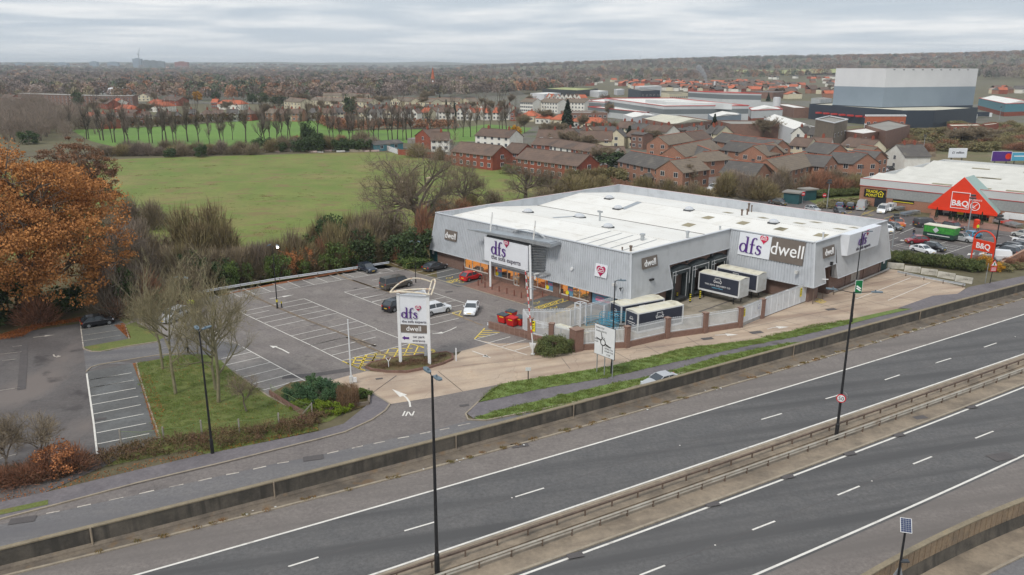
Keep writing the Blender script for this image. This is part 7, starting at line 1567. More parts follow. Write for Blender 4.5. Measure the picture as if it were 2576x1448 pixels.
car('f',1710,215,1640,225,'van','white','white van behind the two small pale cars','cars by the brick estate',panelvan=True); car('f',1800,250,1840,245,'hatch','silver','silver hatchback beside the white estate van','cars by the brick estate'); car('f',1885,268,1950,260,'hatch','white','white hatchback with orange plate behind the store parapet','cars by the brick estate'); car('f',2480,385,2400,380,'hatch','darkgrey','dark car beyond the store parapet near the huts','cars by the brick estate')
car('b',1770,1075,1820,1080,'van','white','white van behind the paddock brick wall','cars by the brick estate',panelvan=True)
# green food trailer
r_ = empty('catering_trailer',g('g',1570,1070),math.atan2(*reversed((g('g',1790,1105)-g('g',1570,1070))[:2])),label='green and dark catering trailer with cream roof and pale diamond logo',cat='trailer')
mk('body',B().box(0,6,0,2.4,.5,1.4),pm('trailer_dark_green',S(34,60,52),rough=.5),r_); mk('upper_body',B().box(0,6,0,2.4,1.41,2.75),pm('trailer_bright_green',S(70,160,60),S(40,110,50),2,rough=.5,obj=True),r_); mk('roof',B().box(-.05,6.05,-.05,2.45,2.76,2.9),m_cream,r_); plate('diamond_logo',[(0,-.6),(.6,0),(0,.6),(-.6,0)],m_cap,r_,(2.4,-.02,2.0),(1,0,0),(0,0,1),.03); mk('lettering_band',B().box(.8,5.2,-.03,-.005,.9,1.02),m_wlet,r_)
for x_ in (2.2,3.1): mk('wheel',B().tube((x_,-.02,.32),(x_,.2,.32),.32,n=12),m_tyre,r_)
# ---- people and horses (one continuous skinned body each)
def figure(name,loc,rz,verts,edges,radii,mats,label,cat,scale=1.,group=None,colour=None):
    me = bpy.data.meshes.new('body'); me.from_pydata(verts,edges,[]); o = bpy.data.objects.new('body',me); sc.collection.objects.link(o)
    o.modifiers.new('s','SKIN'); sv = me.skin_vertices[0].data
    for i,r in enumerate(radii): sv[i].radius = (r,r) if not isinstance(r,tuple) else r
    sv[0].use_root = True; o.modifiers.new('d','SUBSURF').levels = 1; o.modifiers['d'].render_levels = 1
    dg = bpy.context.evaluated_depsgraph_get(); m2 = bpy.data.meshes.new_from_object(o.evaluated_get(dg)); bpy.data.objects.remove(o); m2.materials.clear()
    for m in mats: m2.materials.append(m)
    m2.polygons.foreach_set('use_smooth',[True]*len(m2.polygons))
    if colour: m2.polygons.foreach_set('material_index',[colour(p.center) for p in m2.polygons])
    r_ = empty(name,loc,rz,label=label,cat=cat,**({'group': group} if group else {})); r_.scale = (scale,)*3; b_ = bpy.data.objects.new('body',m2); sc.collection.objects.link(b_); b_.parent = r_; return r_
m_skin = pm('skin_tone',S(196,150,126),rough=.6); m_dark = pm('dark_clothing',S(34,36,44),rough=.9); m_jean = pm('blue_jeans',S(70,92,130),rough=.9); m_hivis = pm('hi_vis_yellow',S(214,232,40),rough=.7); m_hair = pm('dark_hair',S(44,34,28),rough=.9)
def person(f,x,y,rz,top,legs,label,head_up=0,lean=0.):
    V = [(0,0,.95),(0,0,1.15),(lean*.5,0,1.42),(lean*.6,0,1.54),(lean*.7,0,1.68),(.0,.11,.9),(.05,.13,.5),(-.02,.14,.08),(.12,.15,.03),(0,-.11,.9),(-.06,-.12,.5),(-.1,-.13,.08),(.05,-.14,.03),
         (lean*.5,.2,1.4),(.02,.26,1.12),(.12,.22,.9),(.16,.2,.82),(lean*.5,-.2,1.4),(.02,-.26,1.12),(.12,-.24,.9),(.16,-.22,.82),(.02,0,1.76)]
    E_ = [(0,1),(1,2),(2,3),(3,4),(0,5),(5,6),(6,7),(7,8),(0,9),(9,10),(10,11),(11,12),(2,13),(13,14),(14,15),(15,16),(2,17),(17,18),(18,19),(19,20),(4,21)]
    Rr = [(.15,.11),(.14,.1),(.17,.11),.055,.095,.09,.065,.045,.04,.09,.065,.045,.04,.07,.05,.04,.04,.07,.05,.04,.04,.06]
    def col(c):
        if c.z > 1.55: return 0
        if c.z > .93: return 1 if (abs(c.y) < .3 and c.z > .95) else 0
        if abs(c.y) > .19 and c.z > .75: return 0
        return 2
    r_ = figure('person',g(f,x,y),rz,V,E_,Rr,[m_skin,top,legs],label,'person',colour=col)
    mk('hair',B().tube((lean*.7-.01,0,1.68),(lean*.7-.02,0,1.8),.105,.06,8),m_hair,r_)
    for s in (-1,1): mk('eye',B().box(lean*.7+.09,lean*.7+.1,s*.035-.012,s*.035+.012,1.69,1.71),m_black,r_)
    for s in (-1, 1):
        hp = Vector((.17, s*.21, .8)); b = B()
        for k_,(dy,l_) in enumerate(((-.03,.075),(-.01,.085),(.01,.08),(.03,.065))): b.tube(hp+Vector((dy,0,0)),hp+Vector((dy+.01,-s*.01,-l_)),.009,.007,4)
        b.tube(hp+Vector((.04,0,.03)),hp+Vector((.06,-s*.02,-.02)),.01,.008,4); mk('hand',b,m_skin,r_)
    return r_
person('v',1350,590,-1.2,m_hivis,m_dark,'person in a yellow hi-vis vest standing behind the silver car, nearer the lamp',lean=.05); person('v',1400,598,2.0,m_hivis,m_dark,'person in a yellow hi-vis vest and dark trousers facing the other one'); person('g',1478,1062,.5,m_dark,m_jean,'person in black top and blue jeans walking past the green trailer',lean=.04); person('g',2112,1012,-1.4,m_hivis,m_dark,'person in a yellow hi-vis vest by the orange box before the entrance')
m_pie = pm('cream_horse_coat',S(206,190,168),S(186,164,140),2,rough=.9,obj=True); m_bay = pm('brown_horse_coat',S(104,76,58),S(190,170,150),1.5,rough=.9,obj=True,lo=.5,hi=.55)
def horse(f, x, y, rz, mt, label):
    V = [(-.55,0,1.15),(0,0,1.12),(.55,0,1.18),(.85,0,1.2),(1.15,0,.85),(1.35,0,.45),(1.5,0,.2),(-.6,.16,.85),(-.55,.17,.62),(-.75,.17,.42),(-.7,.17,.05),(-.6,-.16,.85),(-.5,-.17,.62),(-.7,-.17,.42),(-.62,-.17,.05),(.6,.15,.8),(.62,.15,.45),(.6,.15,.05),(.6,-.15,.8),(.7,-.15,.45),(.66,-.15,.05),(-.8,0,1.1),(-.95,0,.6)]
    E_ = [(0,1),(1,2),(2,3),(3,4),(4,5),(5,6),(0,7),(7,8),(8,9),(9,10),(0,11),(11,12),(12,13),(13,14),(2,15),(15,16),(16,17),(2,18),(18,19),(19,20),(0,21),(21,22)]
    Rr = [(.27,.3),(.28,.29),(.25,.3),.2,.14,.12,.07,.15,.09,.06,.05,.15,.09,.06,.05,.11,.065,.05,.11,.065,.05,.06,.04]
    return figure('horse',g(f,x,y),rz,V,E_,Rr,[mt],label,'horse',1.1,'horses grazing in the paddock')
horse('b',1392,1412,2.6,m_pie,'cream horse grazing behind the largest bare oak'); horse('b',1668,1375,.6,m_pie,'pale horse seen through the middle of the largest bare oak'); horse('b',2160,1415,1.8,m_bay,'brown and white horse grazing in the open beside the medium oak')
# ---------------------------------------------------------------- buildings
m_tile = pm('brown_roof_tiles',S(114,94,82),S(100,84,75),.5,S(86,75,69),.2,.5,.7,rough=.9,obj=True,rnd=.1,grain=.1,gs=4); overlay(m_tile,f_rows(.5,.18,2,.35),S(84,70,62))
m_tileg = pm('dark_grey_roof_tiles',S(98,94,90),S(86,82,80),.6,S(120,114,104),.3,.52,.7,rough=.9,obj=True,rnd=.1,grain=.14,gs=4); overlay(m_tileg,f_rows(.4,.2,2,.45),S(66,64,62))
m_tilet = pm('tan_roof_tiles',S(126,113,98),S(112,101,89),.6,rough=.9,obj=True,rnd=.06,grain=.12,gs=4); overlay(m_tilet,f_rows(.4,.2,2,.5),S(92,82,72))
m_tileo = pm('orange_roof_tiles',S(186,104,74),S(168,92,66),.6,rough=.9,obj=True,rnd=.15); m_render = pm('white_render',S(226,224,216),S(214,210,200),.5,rough=.85,obj=True,rnd=.06); m_crm = pm('cream_render',S(214,204,176),S(204,194,168),.5,rough=.85,obj=True,rnd=.06)
m_win = pm('dark_window_pane',(.03,.035,.045),rough=.15); m_lgrey = pm('light_grey_cladding',S(196,198,198),S(188,190,190),.1,rough=.5,obj=True); m_dband = pm('dark_grey_band',S(112,118,120),rough=.5); m_redt = pm('red_trim',S(190,60,56),rough=.5)
m_slate = pm('slate_blue_cladding',S(136,148,160),S(130,143,154),.1,rough=.5); m_navyc = pm('navy_cladding',S(52,60,72),S(46,54,66),.1,rough=.5); m_palec = pm('pale_cladding',S(214,214,216),S(206,206,208),.1,rough=.5); m_broof = pm('buff_roof_sheet',S(206,202,184),S(190,186,168),.1,rough=.8); m_flat = pm('grey_flat_roof',S(150,146,138),S(134,130,124),.1,rough=.9); m_tealc = pm('teal_cladding',S(84,136,148),rough=.5)
RD = dict(br=m_bricko,rd=m_brickr,wh=m_render,cr=m_crm,db=m_brickd); RF = dict(b=m_tile,g=m_tileg,t=m_tilet,o=m_tileo)
_wc = {}
def winmesh(w, h, dark=False):
    if (w,h,dark) not in _wc: b = B().box(-w/2,w/2,-.06,.0,0,h); b.box(-w/2+.1,-.05,-.075,-.061,.1,h-.1,1); b.box(.05,w/2-.1,-.075,-.061,.1,h-.1,1); _wc[(w,h,dark)] = mesh('window',b,[pm('dark_window_frame',S(205,203,198)) if dark and 'dark_window_frame' not in MATS else MATS['dark_window_frame'] if dark else m_wht,m_win])
    return _wc[(w, h, dark)]
def gable_roof(b, x0, x1, y0, y1, z, r, ax, o=.45, hip=0.):
    """roof slopes with overhang; returns nothing"""
    if ax == 'x':
        ym = (y0+y1)/2; a,c = x0-o*.4+hip,x1+o*.4-hip; A = [(x0-o*.6,y0-o,z-.15),(x1+o*.6,y0-o,z-.15),(c,ym,z+r),(a,ym,z+r),(x0-o*.6,y1+o,z-.15),(x1+o*.6,y1+o,z-.15)]
    else:
        xm = (x0+x1)/2; a,c = y0-o*.4+hip,y1+o*.4-hip; A = [(x0-o,y1+o*.6,z-.15),(x0-o,y0-o*.6,z-.15),(xm,a,z+r),(xm,c,z+r),(x1+o,y1+o*.6,z-.15),(x1+o,y0-o*.6,z-.15)]
    F_ = [(0,1,2,3),(3,2,5,4)] if ax == 'x' else [(0,1,2,3),(3,2,5,4)]
    b.add(A,F_); b.add([(p[0],p[1],p[2]-.16) for p in A],[f[::-1] for f in F_])
    if hip: b.add([A[1],A[5],A[2]],[(0,1,2)]); b.add([A[0],A[3],A[4]],[(0,1,2)])
    e = [(0,1),(1,5),(5,4),(4,0)] if hip else [(0,1),(1,2),(2,5),(5,4),(4,3),(3,0)]
    for i,j in e: p,q = A[i],A[j]; b.add([p,q,(q[0],q[1],q[2]-.16),(p[0],p[1],p[2]-.16)],[(0,1,2,3)])
def house(f,x0,y0,x1,y1,dep,h,rise,ax,wall,roof,label,group=None,win=0,rows=2,chim=1,hip=0.,side=0,dark=False,name='house',z0=0.,cat='house',wy=1.3):
    p0,p1 = g(f,x0,y0,h+z0),g(f,x1,y1,h+z0); p0.z = p1.z = z0; d = p1-p0; W_ = d.length; e_ = empty(name,p0,math.atan2(d.y,d.x),label=label,cat=cat,**({'group': group} if group else {}))
    b = B().box(0, W_, 0, dep, -.5, h)
    if not hip:
        if ax == 'x': 
            for x_ in (0,W_): b.add([(x_,0,h),(x_,dep,h),(x_,dep/2,h+rise)],[(0,1,2) if x_ else (2,1,0)])
        else:
            for y_ in (0,dep): b.add([(0,y_,h),(W_,y_,h),(W_/2,y_,h+rise)],[(0,1,2) if not y_ else (2,1,0)])
    mk('wall',b,RD.get(wall,wall),e_); b = B(); gable_roof(b,0,W_,0,dep,h,rise,ax,hip=hip); ro = mk('roof',b,RF.get(roof,roof),e_)
    if rise > 1.2 and dep < 13: b = B(); (b.beam((hip,dep/2,h+rise+.04),(W_-hip,dep/2,h+rise+.04),.3,.12) if ax == 'x' else b.beam((W_/2,hip,h+rise+.04),(W_/2,dep-hip,h+rise+.04),.3,.12)); mk('ridge_tile',b,m_tileo if roof == 't' or dark else m_tile,ro)
    for i in range(chim):
        cx_,cy_ = (W_*(.2+.6*i/max(1,chim-1)) if chim > 1 else W_*.55,dep*.5) if ax == 'x' else (W_*.5,dep*(.3+.4*i)); mk('chimney',B().box(cx_-.45,cx_+.45,cy_-.3,cy_+.3,h+rise-.8,h+rise+1.1).box(cx_-.2,cx_+.2,cy_-.12,cy_+.12,h+rise+1.1,h+rise+1.5),m_brickr,ro)
    if win:
        me = winmesh(1.5, wy+.15, dark)
        for r_ in range(rows):
            z = .9+r_*2.6 if rows > 1 else .9
            for i in range(win): o = bpy.data.objects.new('window',me); sc.collection.objects.link(o); o.parent = e_; o.location = (W_*(i+.5)/win,0,z)
            for i in range(side): o = bpy.data.objects.new('window',me); sc.collection.objects.link(o); o.parent = e_; o.location = (W_,dep*(i+.5)/side,z); o.rotation_euler.z = R(90); o = bpy.data.objects.new('window',me); sc.collection.objects.link(o); o.parent = e_; o.location = (0,dep*(i+.5)/side,z); o.rotation_euler.z = R(-90)
    return e_
def block(name,L_,C_,R_,h,bands,roofm,label,f='c',par=.5,cat='warehouse',rise=0,z0=0.,group=None,trim=None,win=0):
    """building from its three visible roof corners (left, nearest, right)"""
    l, c, r = g(f, *L_, h), g(f, *C_, h), g(f, *R_, h); 
    for q_ in (l, c, r): q_.z = 0
    bk = l+r-c; q = [l,c,r,bk]; e_ = empty(name,c,0,label=label,cat=cat,**({'group': group} if group else {})); q = [k-c for k in q]
    for z_0, z_1, mt in bands:
        b = B()
        for i in range(4): a_,d_ = q[i],q[(i+1) % 4]; b.poly([(a_.x,a_.y,z_0),(d_.x,d_.y,z_0),(d_.x,d_.y,z_1),(a_.x,a_.y,z_1)])
        mk('wall' if z_0 <= 0 else 'wall_band', b, mt, e_)
    b = B(); zr = h-par
    if rise: m0 = (q[0]+q[3])/2; m1 = (q[1]+q[2])/2; b.poly([(q[0].x,q[0].y,zr),(q[1].x,q[1].y,zr),(m1.x,m1.y,zr+rise),(m0.x,m0.y,zr+rise)]); b.poly([(m0.x,m0.y,zr+rise),(m1.x,m1.y,zr+rise),(q[2].x,q[2].y,zr),(q[3].x,q[3].y,zr)]); b.poly([(q[1].x,q[1].y,zr),(q[2].x,q[2].y,zr),(m1.x,m1.y,zr+rise)])
    else: b.poly([(k.x, k.y, zr) for k in q])
    mk('roof', b, roofm, e_)
    if trim:
        b = B()
        for i in range(4): b.beam(q[i]+Vector((0,0,h)),q[(i+1) % 4]+Vector((0,0,h)),.4,.4)
        mk('parapet_trim', b, trim, e_)
    if win:
        d = q[2]-q[1]; n_ = d.normalized(); me = winmesh(1.8,1.5)
        for i in range(win): o = bpy.data.objects.new('window',me); sc.collection.objects.link(o); o.parent = e_; o.location = q[1]+d*((i+.5)/win)+Vector((0,0,h*.5)); o.rotation_euler.z = math.atan2(n_.y,n_.x)
    return e_
# --- brick estate behind the store
EG = 'brown-roofed brick flats of the estate'
for a_ in (('c',970,1165,1390,1250,9,5.2,3,'x','br','g','brick flats with mossy dark roof and small entrance porch nearest the paddock',6),('c',1610,1280,1873,1245,9.5,5.2,3,'x','br','t','brick flats with tan roof and gable facing the paddock',3),
        ('c',1980,1275,2320,1312,9,5.2,3,'x','br','g','brick flats with dark roof directly above the store roof corner',4),('c',2325,1312,2510,1272,8,5.2,2.8,'y','br','t','brick gable wing with a round vent between dark and tan roofs',3),('g',180,415,560,330,10,5.2,3.2,'x','br','t','long brick flats with wide tan roof and blue curtained door',7),
        ('g',595,362,732,335,9,5.2,2.8,'y','br','g','brick gable end with round vent beside the substation hedge',3),('g',705,300,885,335,9,5.2,3,'x','br','g','brick flats with plain dark roof and one window beside the hedge belt',1),('g',888,335,1045,300,9,5.2,2.6,'y','br','g','brick gable wing next to the roof with solar panels',3),
        ('g',1075,305,1225,282,9,5.2,2.6,'y','br','g','last brick gable of the estate beside the white gabled house',3),('c',1630,1125,1990,1042,9,5.2,3.2,'x','br','t','inner brick flats with long stepped tan roof',4),('c',1845,1168,2105,1145,8,5.2,2.4,'x','br','t','small hipped brick block in the estate courtyard',2),
        ('c',1990,1052,2430,1102,9,5.2,2.8,'x','br','g','inner brick flats with black roof and two upper windows',4),('c',2440,1115,2640,1075,10,5.2,3,'x','br','t','inner brick flats with tan roof behind the gable wing',3),('c',2080,995,2500,1045,9,5.2,3,'x','br','g','back row brick flats with long black roof',5),
        ('c',1465,1005,1720,962,9,5.2,3,'x','br','t','back row brick flats with brown gable nearest the cream houses',3),('c',1725,960,1900,940,9,5.2,3,'x','br','b','short back row flats next to a tall white birch',2),('c',1900,960,2080,990,9,5.2,3,'x','br','g','back row flats with black roof in the estate corner',2),('c',1610,1065,1760,1130,8,5.0,2.4,'x','br','g','low dark-roofed link block in the estate courtyard',2),('g',395,208,640,238,10,5.2,3,'x','br','g','brick flats whose long dark roof shows behind the tan one',3),('g',105,195,228,150,9,5.2,2.6,'y','br','g','plain brick gable facing the white conservatory house',1),('g',850,235,1010,262,8,5.2,3,'x','br','t','brick block with solar panels on its tan roof',1)):
    e_ = house(*a_[:12],EG,win=a_[12],side=2,dark=True,chim=0,name='brick_flats',cat='flats',hip=2.5 if 'hipped' in a_[11] else 0)
    if 'solar' in a_[11] and 'next' not in a_[11]: b = B().add([(2,1.2,6.15),(6.5,1.2,6.15),(6.5,3.2,7.6),(2,3.2,7.6)],[(0,1,2,3)]); mk('solar_panel',b,m_slate,e_)
    if a_[12] > 4: b = B(); gable_roof(b,0,2.4,0,2.2,2.5,1.1,'y'); b.box(.1,2.3,.05,2.2,0,2.5); q_ = mk('entrance_porch',b,m_tileg,e_); q_.location = ((g(a_[0],a_[3],a_[4],5.2)-g(a_[0],a_[1],a_[2],5.2)).length*.75,-2.1,0)
TG = 'red brick terraces with brown roofs'
for a_ in (('z',475,78,735,108,9,5,3,'x','rd','b','red brick terrace with brown roof behind the paddock wall, nearer the boatyard-like green shed',6),('z',885,122,1275,172,9.5,5,3,'x','rd','b','longest red brick terrace, with white dormer canopies and a gabled end',9),('z',800,82,900,92,9,5,2.8,'x','rd','b','short red brick house projecting between the two terraces',2),('z',1275,172,1395,140,7,4.2,2.4,'y','rd','b','red brick gable end with white windows beside the red fence',2)):
    house(*a_[:12],TG,win=a_[12],chim=0,side=1,name='brick_terrace',cat='terrace')
for a_ in (('b',1535,915,1690,935,8,5,3,'y','rd','b','house with a red tile-hung gable beside the flat garages',1),('b',1690,960,1870,960,8,4.8,3,'x','wh','b','white rendered house with brown hipped roof joined to the red gable',3),('b',2130,910,2470,935,9,5,2.8,'x','wh','b','wide white semi-detached pair with two chimneys by the meadow',5),('b',1130,1005,1415,985,8,2.8,1.1,'x',m_tealc,'g','low dark green shed with white edged roof by the paddock corner',2),
        ('c',160,940,455,948,8,4.6,3.4,'x','cr','b','cream house with steep brown roof and long dormer',3),('c',590,960,905,965,8,4.6,3.6,'x','cr','b','cream pair with tall brick chimney and steep roof',3),('c',870,925,1030,930,8,5,3,'y','cr','g','cream gabled house with dark slate roof',1),('c',1040,920,1160,930,8,5,2.6,'x','cr','b','cream terraced house beside the red dormer extension',1),('c',1100,895,1220,905,6,6.4,.6,'x','db','g','box dormer house clad in deep red with two windows',2),('c',1350,870,1450,880,8,5.5,2.8,'x','wh','b','tall white end-of-terrace house with dark roof',1),('c',1585,860,1710,850,6,5.6,.6,'x','db','g','red clad box extension among grey roofs',2),('c',1950,900,2110,890,8,4.8,3.4,'y','cr','g','cream gabled cottage with two chimney stacks',1),
        ('g',250,150,430,165,8,5,2.8,'x','cr','b','cream house with white conservatory behind the estate',3),('g',450,150,655,160,8,5,2.8,'x','wh','b','brown-roofed house with white gable behind the estate',2),('g',760,150,1050,185,8,4.4,3,'x','cr','b','low brown-roofed pair with cream gable by the scrub',2),('g',1205,225,1400,262,9,5.2,3.4,'y','wh','g','bright white gabled house with clustered red chimneys',1),('g',275,35,410,45,7,5,3,'y','wh','g','grey gabled house in front of the numbered office',1),('g',430,45,700,60,8,5,3,'x','cr','g','dark slate roofed pair by the numbered office',3)):
    house(*a_[:12],None,win=a_[12],chim=2 if 'chimney' in a_[11] or 'pair' in a_[11] else 1 if 'shed' not in a_[11] else 0,rows=1 if 'shed' in a_[11] else 2)
BG = 'bungalows behind the red brick terraces'
for i,(x0,y0,x1,y1) in enumerate(((110,1000,345,1015),(315,1015,500,1045),(505,1045,715,1075),(725,1085,900,1100),(905,1095,1045,1095))): house('c',x0,y0,x1,y1,9,2.7,2.3,'x','wh' if i % 2 else 'rd','b','%s brown-roofed bungalow with white porches behind the red brick terraces' % nth(i+1),BG,win=3,rows=1,chim=0)
OG = 'orange-roofed hipped bungalows'
for i,(x0,y0,x1,y1,rf) in enumerate(((10,715,135,720,'o'),(150,738,290,745,'o'),(300,752,445,760,'o'),(500,772,612,778,'o'),(600,785,812,792,'o'))): house('c',x0,y0,x1,y1,9,3.6,2.8,'x','wh' if i % 2 else 'cr',rf,'%s orange-roofed white bungalow from the meadow beside the brick sheds' % nth(i+1),OG,win=3,rows=1,chim=1,hip=3.2)
# terraces of small houses in stepped rows
def rowhouses(f,x0,y0,x1,y1,n,dep,h,rise,walls,roofs,text_,group,ax='x',gap=.0,jit=6,hip=0.,win=2,size=None,chim=1,label_cat='house'):
    for i in range(n):
        ta,tb_ = (i+gap/2)/n,(i+1-gap/2)/n; j = rnd.uniform(-jit,jit); a_ = ax if ax in 'xy' else rnd.choice('xxy'); hp = hip if hip and rnd.random() < .6 and a_ == 'x' else 0
        house(f,lerp(x0,x1,ta),lerp(y0,y1,ta)+j,lerp(x0,x1,tb_),lerp(y0,y1,tb_)+j+rnd.uniform(-2,2),dep,h,rise*rnd.uniform(.85,1.1),a_,rnd.choice(walls),rnd.choice(roofs),'%s %s' % (nth(i+1),text_),group,win=win,chim=chim,hip=hp)
rowhouses('c',530,915,1000,880,6,9,5,2.8,['cr','br'],['g','b'],'small terraced house in the stepped row behind the cream houses','stepped terraces',jit=5)
rowhouses('c',930,830,1420,880,7,9,5,2.8,['br','cr'],['b','g'],'terraced house in the second stepped row before the brick sheds','stepped terraces',jit=5); rowhouses('c',1640,880,1960,890,5,9,5,2.8,['cr'],['g'],'grey-roofed terraced house behind the tall white one','stepped terraces',jit=4)
rowhouses('b',45,690,400,700,4,9,5,2.8,['br','cr'],['b','b','t'],'brown-roofed house in the brick row beyond the meadow trees','houses beyond the meadow trees',jit=2); rowhouses('b',470,690,830,690,5,9,5,2.8,['wh','cr'],['b','g','o'],'white house in the row beside the big evergreen','houses beyond the meadow trees',ax='r',gap=.15)
rowhouses('b',960,690,1560,700,7,9,5,2.8,['wh','wh','cr'],['b','g','b'],'white house past the big evergreen beyond the meadow','houses beyond the meadow trees',ax='r',gap=.15); rowhouses('b',1580,680,2560,690,11,9,5,2.8,['wh','rd','cr'],['b','g','b','o'],'house behind the last stretch of bare meadow trees','houses beyond the meadow trees',ax='r',gap=.2)
rowhouses('b',700,640,2500,650,18,9,5,2.6,['cr','wh','br'],['b','g','b'],'house in the second row beyond the meadow trees','second row houses beyond the meadow',ax='r',gap=.25)
rowhouses('a',600,700,1000,740,4,9,4.2,2.6,['rd','wh'],['b','o'],'bungalow behind the thick hedge at the oak end','bungalows along the hedge',ax='r',gap=.25,hip=3); rowhouses('a',1050,740,1800,720,8,9,4.2,2.8,['wh','cr','rd'],['b','b','g'],'brown-roofed house along the hedge of the bright meadow','bungalows along the hedge',ax='r',gap=.2,hip=3); rowhouses('a',1820,700,2500,700,5,10,4.6,2.8,['wh','rd'],['b','g','b'],'hipped house along the hedge towards the evergreen','bungalows along the hedge',gap=.2,hip=3.2)
for i,(x0,y0,x1,y1,w_,r_) in enumerate(((925,580,1060,600,'rd','b'),(1040,560,1140,590,'wh','o'),(1130,650,1265,660,'rd','o'),(1470,620,1640,625,'wh','o'),(1460,590,1540,600,'cr','o'),(1600,560,1760,570,'rd','b'),(1630,545,1730,560,'wh','g'),(2090,590,2150,590,'rd','o'),(2150,600,2380,605,'wh','o'),(1360,530,1480,530,'cr','t'),(0,540,100,545,'rd','b'),(60,570,170,575,'rd','b'),(850,560,930,565,'wh','g'),(1150,700,1290,715,'rd','b'),(880,750,1000,770,'rd','b'))): house('a',x0,y0,x1,y1,10,4.6,3,'y' if i in (9,) else 'x',w_,r_,'%s suburban house counted among those around the white dome' % nth(i+1),'houses around the white dome',win=3,hip=3 if i in (2,3,4,8) else 0)
b_ = [(235,575,400,585),(500,560,640,570),(640,570,870,580),(910,575,1080,585),(1290,570,1390,575),(1390,570,1480,580),(1500,575,1700,585),(1720,575,1960,580),(1980,575,2080,580),(620,520,800,520),(830,520,950,530),(950,530,1080,530)]
for i,q_ in enumerate(b_): house('b',*q_,11,6,2.6,'y' if i in (4,8) else 'x','cr','t','%s pale low flat block with grey-brown roof beyond the houses' % nth(i+1),'pale low blocks beyond the houses',win=5,chim=0,name='flat_block',cat='flats')
for i,q_ in enumerate(((0,580,125,585),(185,580,370,590),(410,580,635,590))): house('c',*q_,11,8,2.4,'x','wh','t','%s long white three-storey block with flat brown roof' % nth(i+1),'white three-storey blocks',win=7,rows=3,chim=0,name='flat_block',cat='flats')
rowhouses('c',270,535,600,540,8,8,5,3.2,['wh'],['o','b'],'pointed white gable in the little row behind the white blocks','pointed white gables',ax='y',jit=1,chim=0,win=1)
# far town on the rising ground
FG = 'far houses of the town'
far = []
for (f,x0,x1,y0,y1,n_) in (('c',1040,1640,360,450,46),('c',1650,2560,390,470,70),('d',60,700,330,520,46),('c',0,560,270,330,10),('c',1480,2000,270,295,12),('d',2200,2576,440,480,8),('a',1500,2576,225,262,26),('a',0,1300,215,240,36),('b',0,500,240,300,40),('c',1400,2560,380,430,60)):
    for i in range(n_):
        v = ray(f,rnd.uniform(x0,x1),rnd.uniform(y0,y1)); t = 500
        while t < 9000 and HC+v.z*t > terr(v.x*t,v.y*t)+4: t += 20
        if t < 9000: far.append((t, v.x*t, v.y*t))
for i in range(420):
    d = rnd.uniform(860,3000); a_ = R(rnd.uniform(-36,8)); x,y = d*math.sin(a_),d*math.cos(a_)
    if clearing(x, y): far.append((d, x, y))
far.sort(); bw,bf = B(),B(); WM = ['wh','wh','wh','cr','rd','br']
for k_, (t, x, y) in enumerate(far):
    W_ = rnd.uniform(9,18); z = terr(x,y); a_ = rnd.uniform(-.7,.9); wl = rnd.choice(WM); rf = rnd.choice('bbgbo'); ax = rnd.choice('xxy'); b = B().box(0,W_,0,9,-1,5.2); b2 = B(); gable_roof(b2,0,W_,0,9,5.2,3.2,ax)
    if k_ < 150: e_ = empty('house',(x,y,z),a_,label='%s small far house of the town below the hills' % nth(k_+1),cat='house',group=FG); mk('wall',b,RD[wl],e_); mk('roof',b2,RF[rf],e_)
    else:
        ca, sa = math.cos(a_), math.sin(a_)
        for bb,src,mi in ((bw,b,('wh','cr','rd','br').index(wl)),(bw,b2,4+'bgo'.index(rf))): bb.add([(p[0]*ca-p[1]*sa+x,p[0]*sa+p[1]*ca+y,p[2]+z) for p in src.v],src.f,mi)
mk('distant_suburb',bw,[m_render,m_crm,m_brickr,m_bricko,m_tile,m_tileg,m_tileo],kind='stuff')
# --- industrial estate
IG = 'sheds of the industrial estate'
gw = [(-2, 6, m_lgrey), (6, 9, m_dband), (9, 11, m_lgrey)]
block('factory',(835,545),(1420,622),(2265,618),11,gw,m_roof,'largest pale grey factory with dark band and red roof edges',trim=m_redt); block('factory',(670,630),(1240,685),(1560,668),6,[(-2,3.6,m_lgrey),(3.6,6,m_dband)],m_roof,'lower front wing of the grey factory with a white roof',trim=m_redt); block('factory',(640,572),(835,585),(1000,560),9,[(-2,5,m_lgrey),(5,8,m_dband),(8,9,m_lgrey)],m_roof,'small grey factory wing at the far end with dark band',trim=m_redt)
block('factory',(1665,475),(2010,492),(2390,500),14,[(-3,9,m_lgrey),(9,12.6,m_dband),(12.6,14,m_lgrey)],m_roof,'tall grey factory hall behind the largest one',trim=m_redt); block('factory',(1500,545),(2200,575),(2560,590),8,[(-2,8,m_lgrey)],m_roof,'long low pale factory range in front of the tall hall'); block('factory',(1240,560),(1450,580),(2100,600),12.5,[(9,12.5,m_lgrey)],m_roof,'raised white roof block on top of the largest factory')
block('warehouse',(2265,640),(2290,665),(2600,655),8,[(-2,3,m_brickr),(3,8,m_lgrey)],m_roof,'white-roofed warehouse with brick base beside the white silo',trim=m_redt,rise=2); block('brick_shed',(400,670),(520,690),(865,690),6,[(-1,6,m_brickd)],m_flat,'long brown brick workshop behind the orange-roofed bungalows',cat='workshop',win=7)
block('white_shed',(1020,705),(1110,735),(1345,715),6,[(-1,6,m_palec)],m_roof,'small white shed in front of the grey factory',cat='shed',rise=1.5); block('brick_shed',(1205,745),(1500,800),(1900,765),7,[(-1,7,m_brickd)],m_broof,'brown brick workshops with buff sheet roof behind the terraces',cat='workshop',win=6,rise=2); block('white_shed',(1860,700),(1900,730),(2190,705),7,[(-1,7,m_slate)],m_roof,'blue-grey shed with white roof behind the brick workshops',cat='shed',rise=1.5)
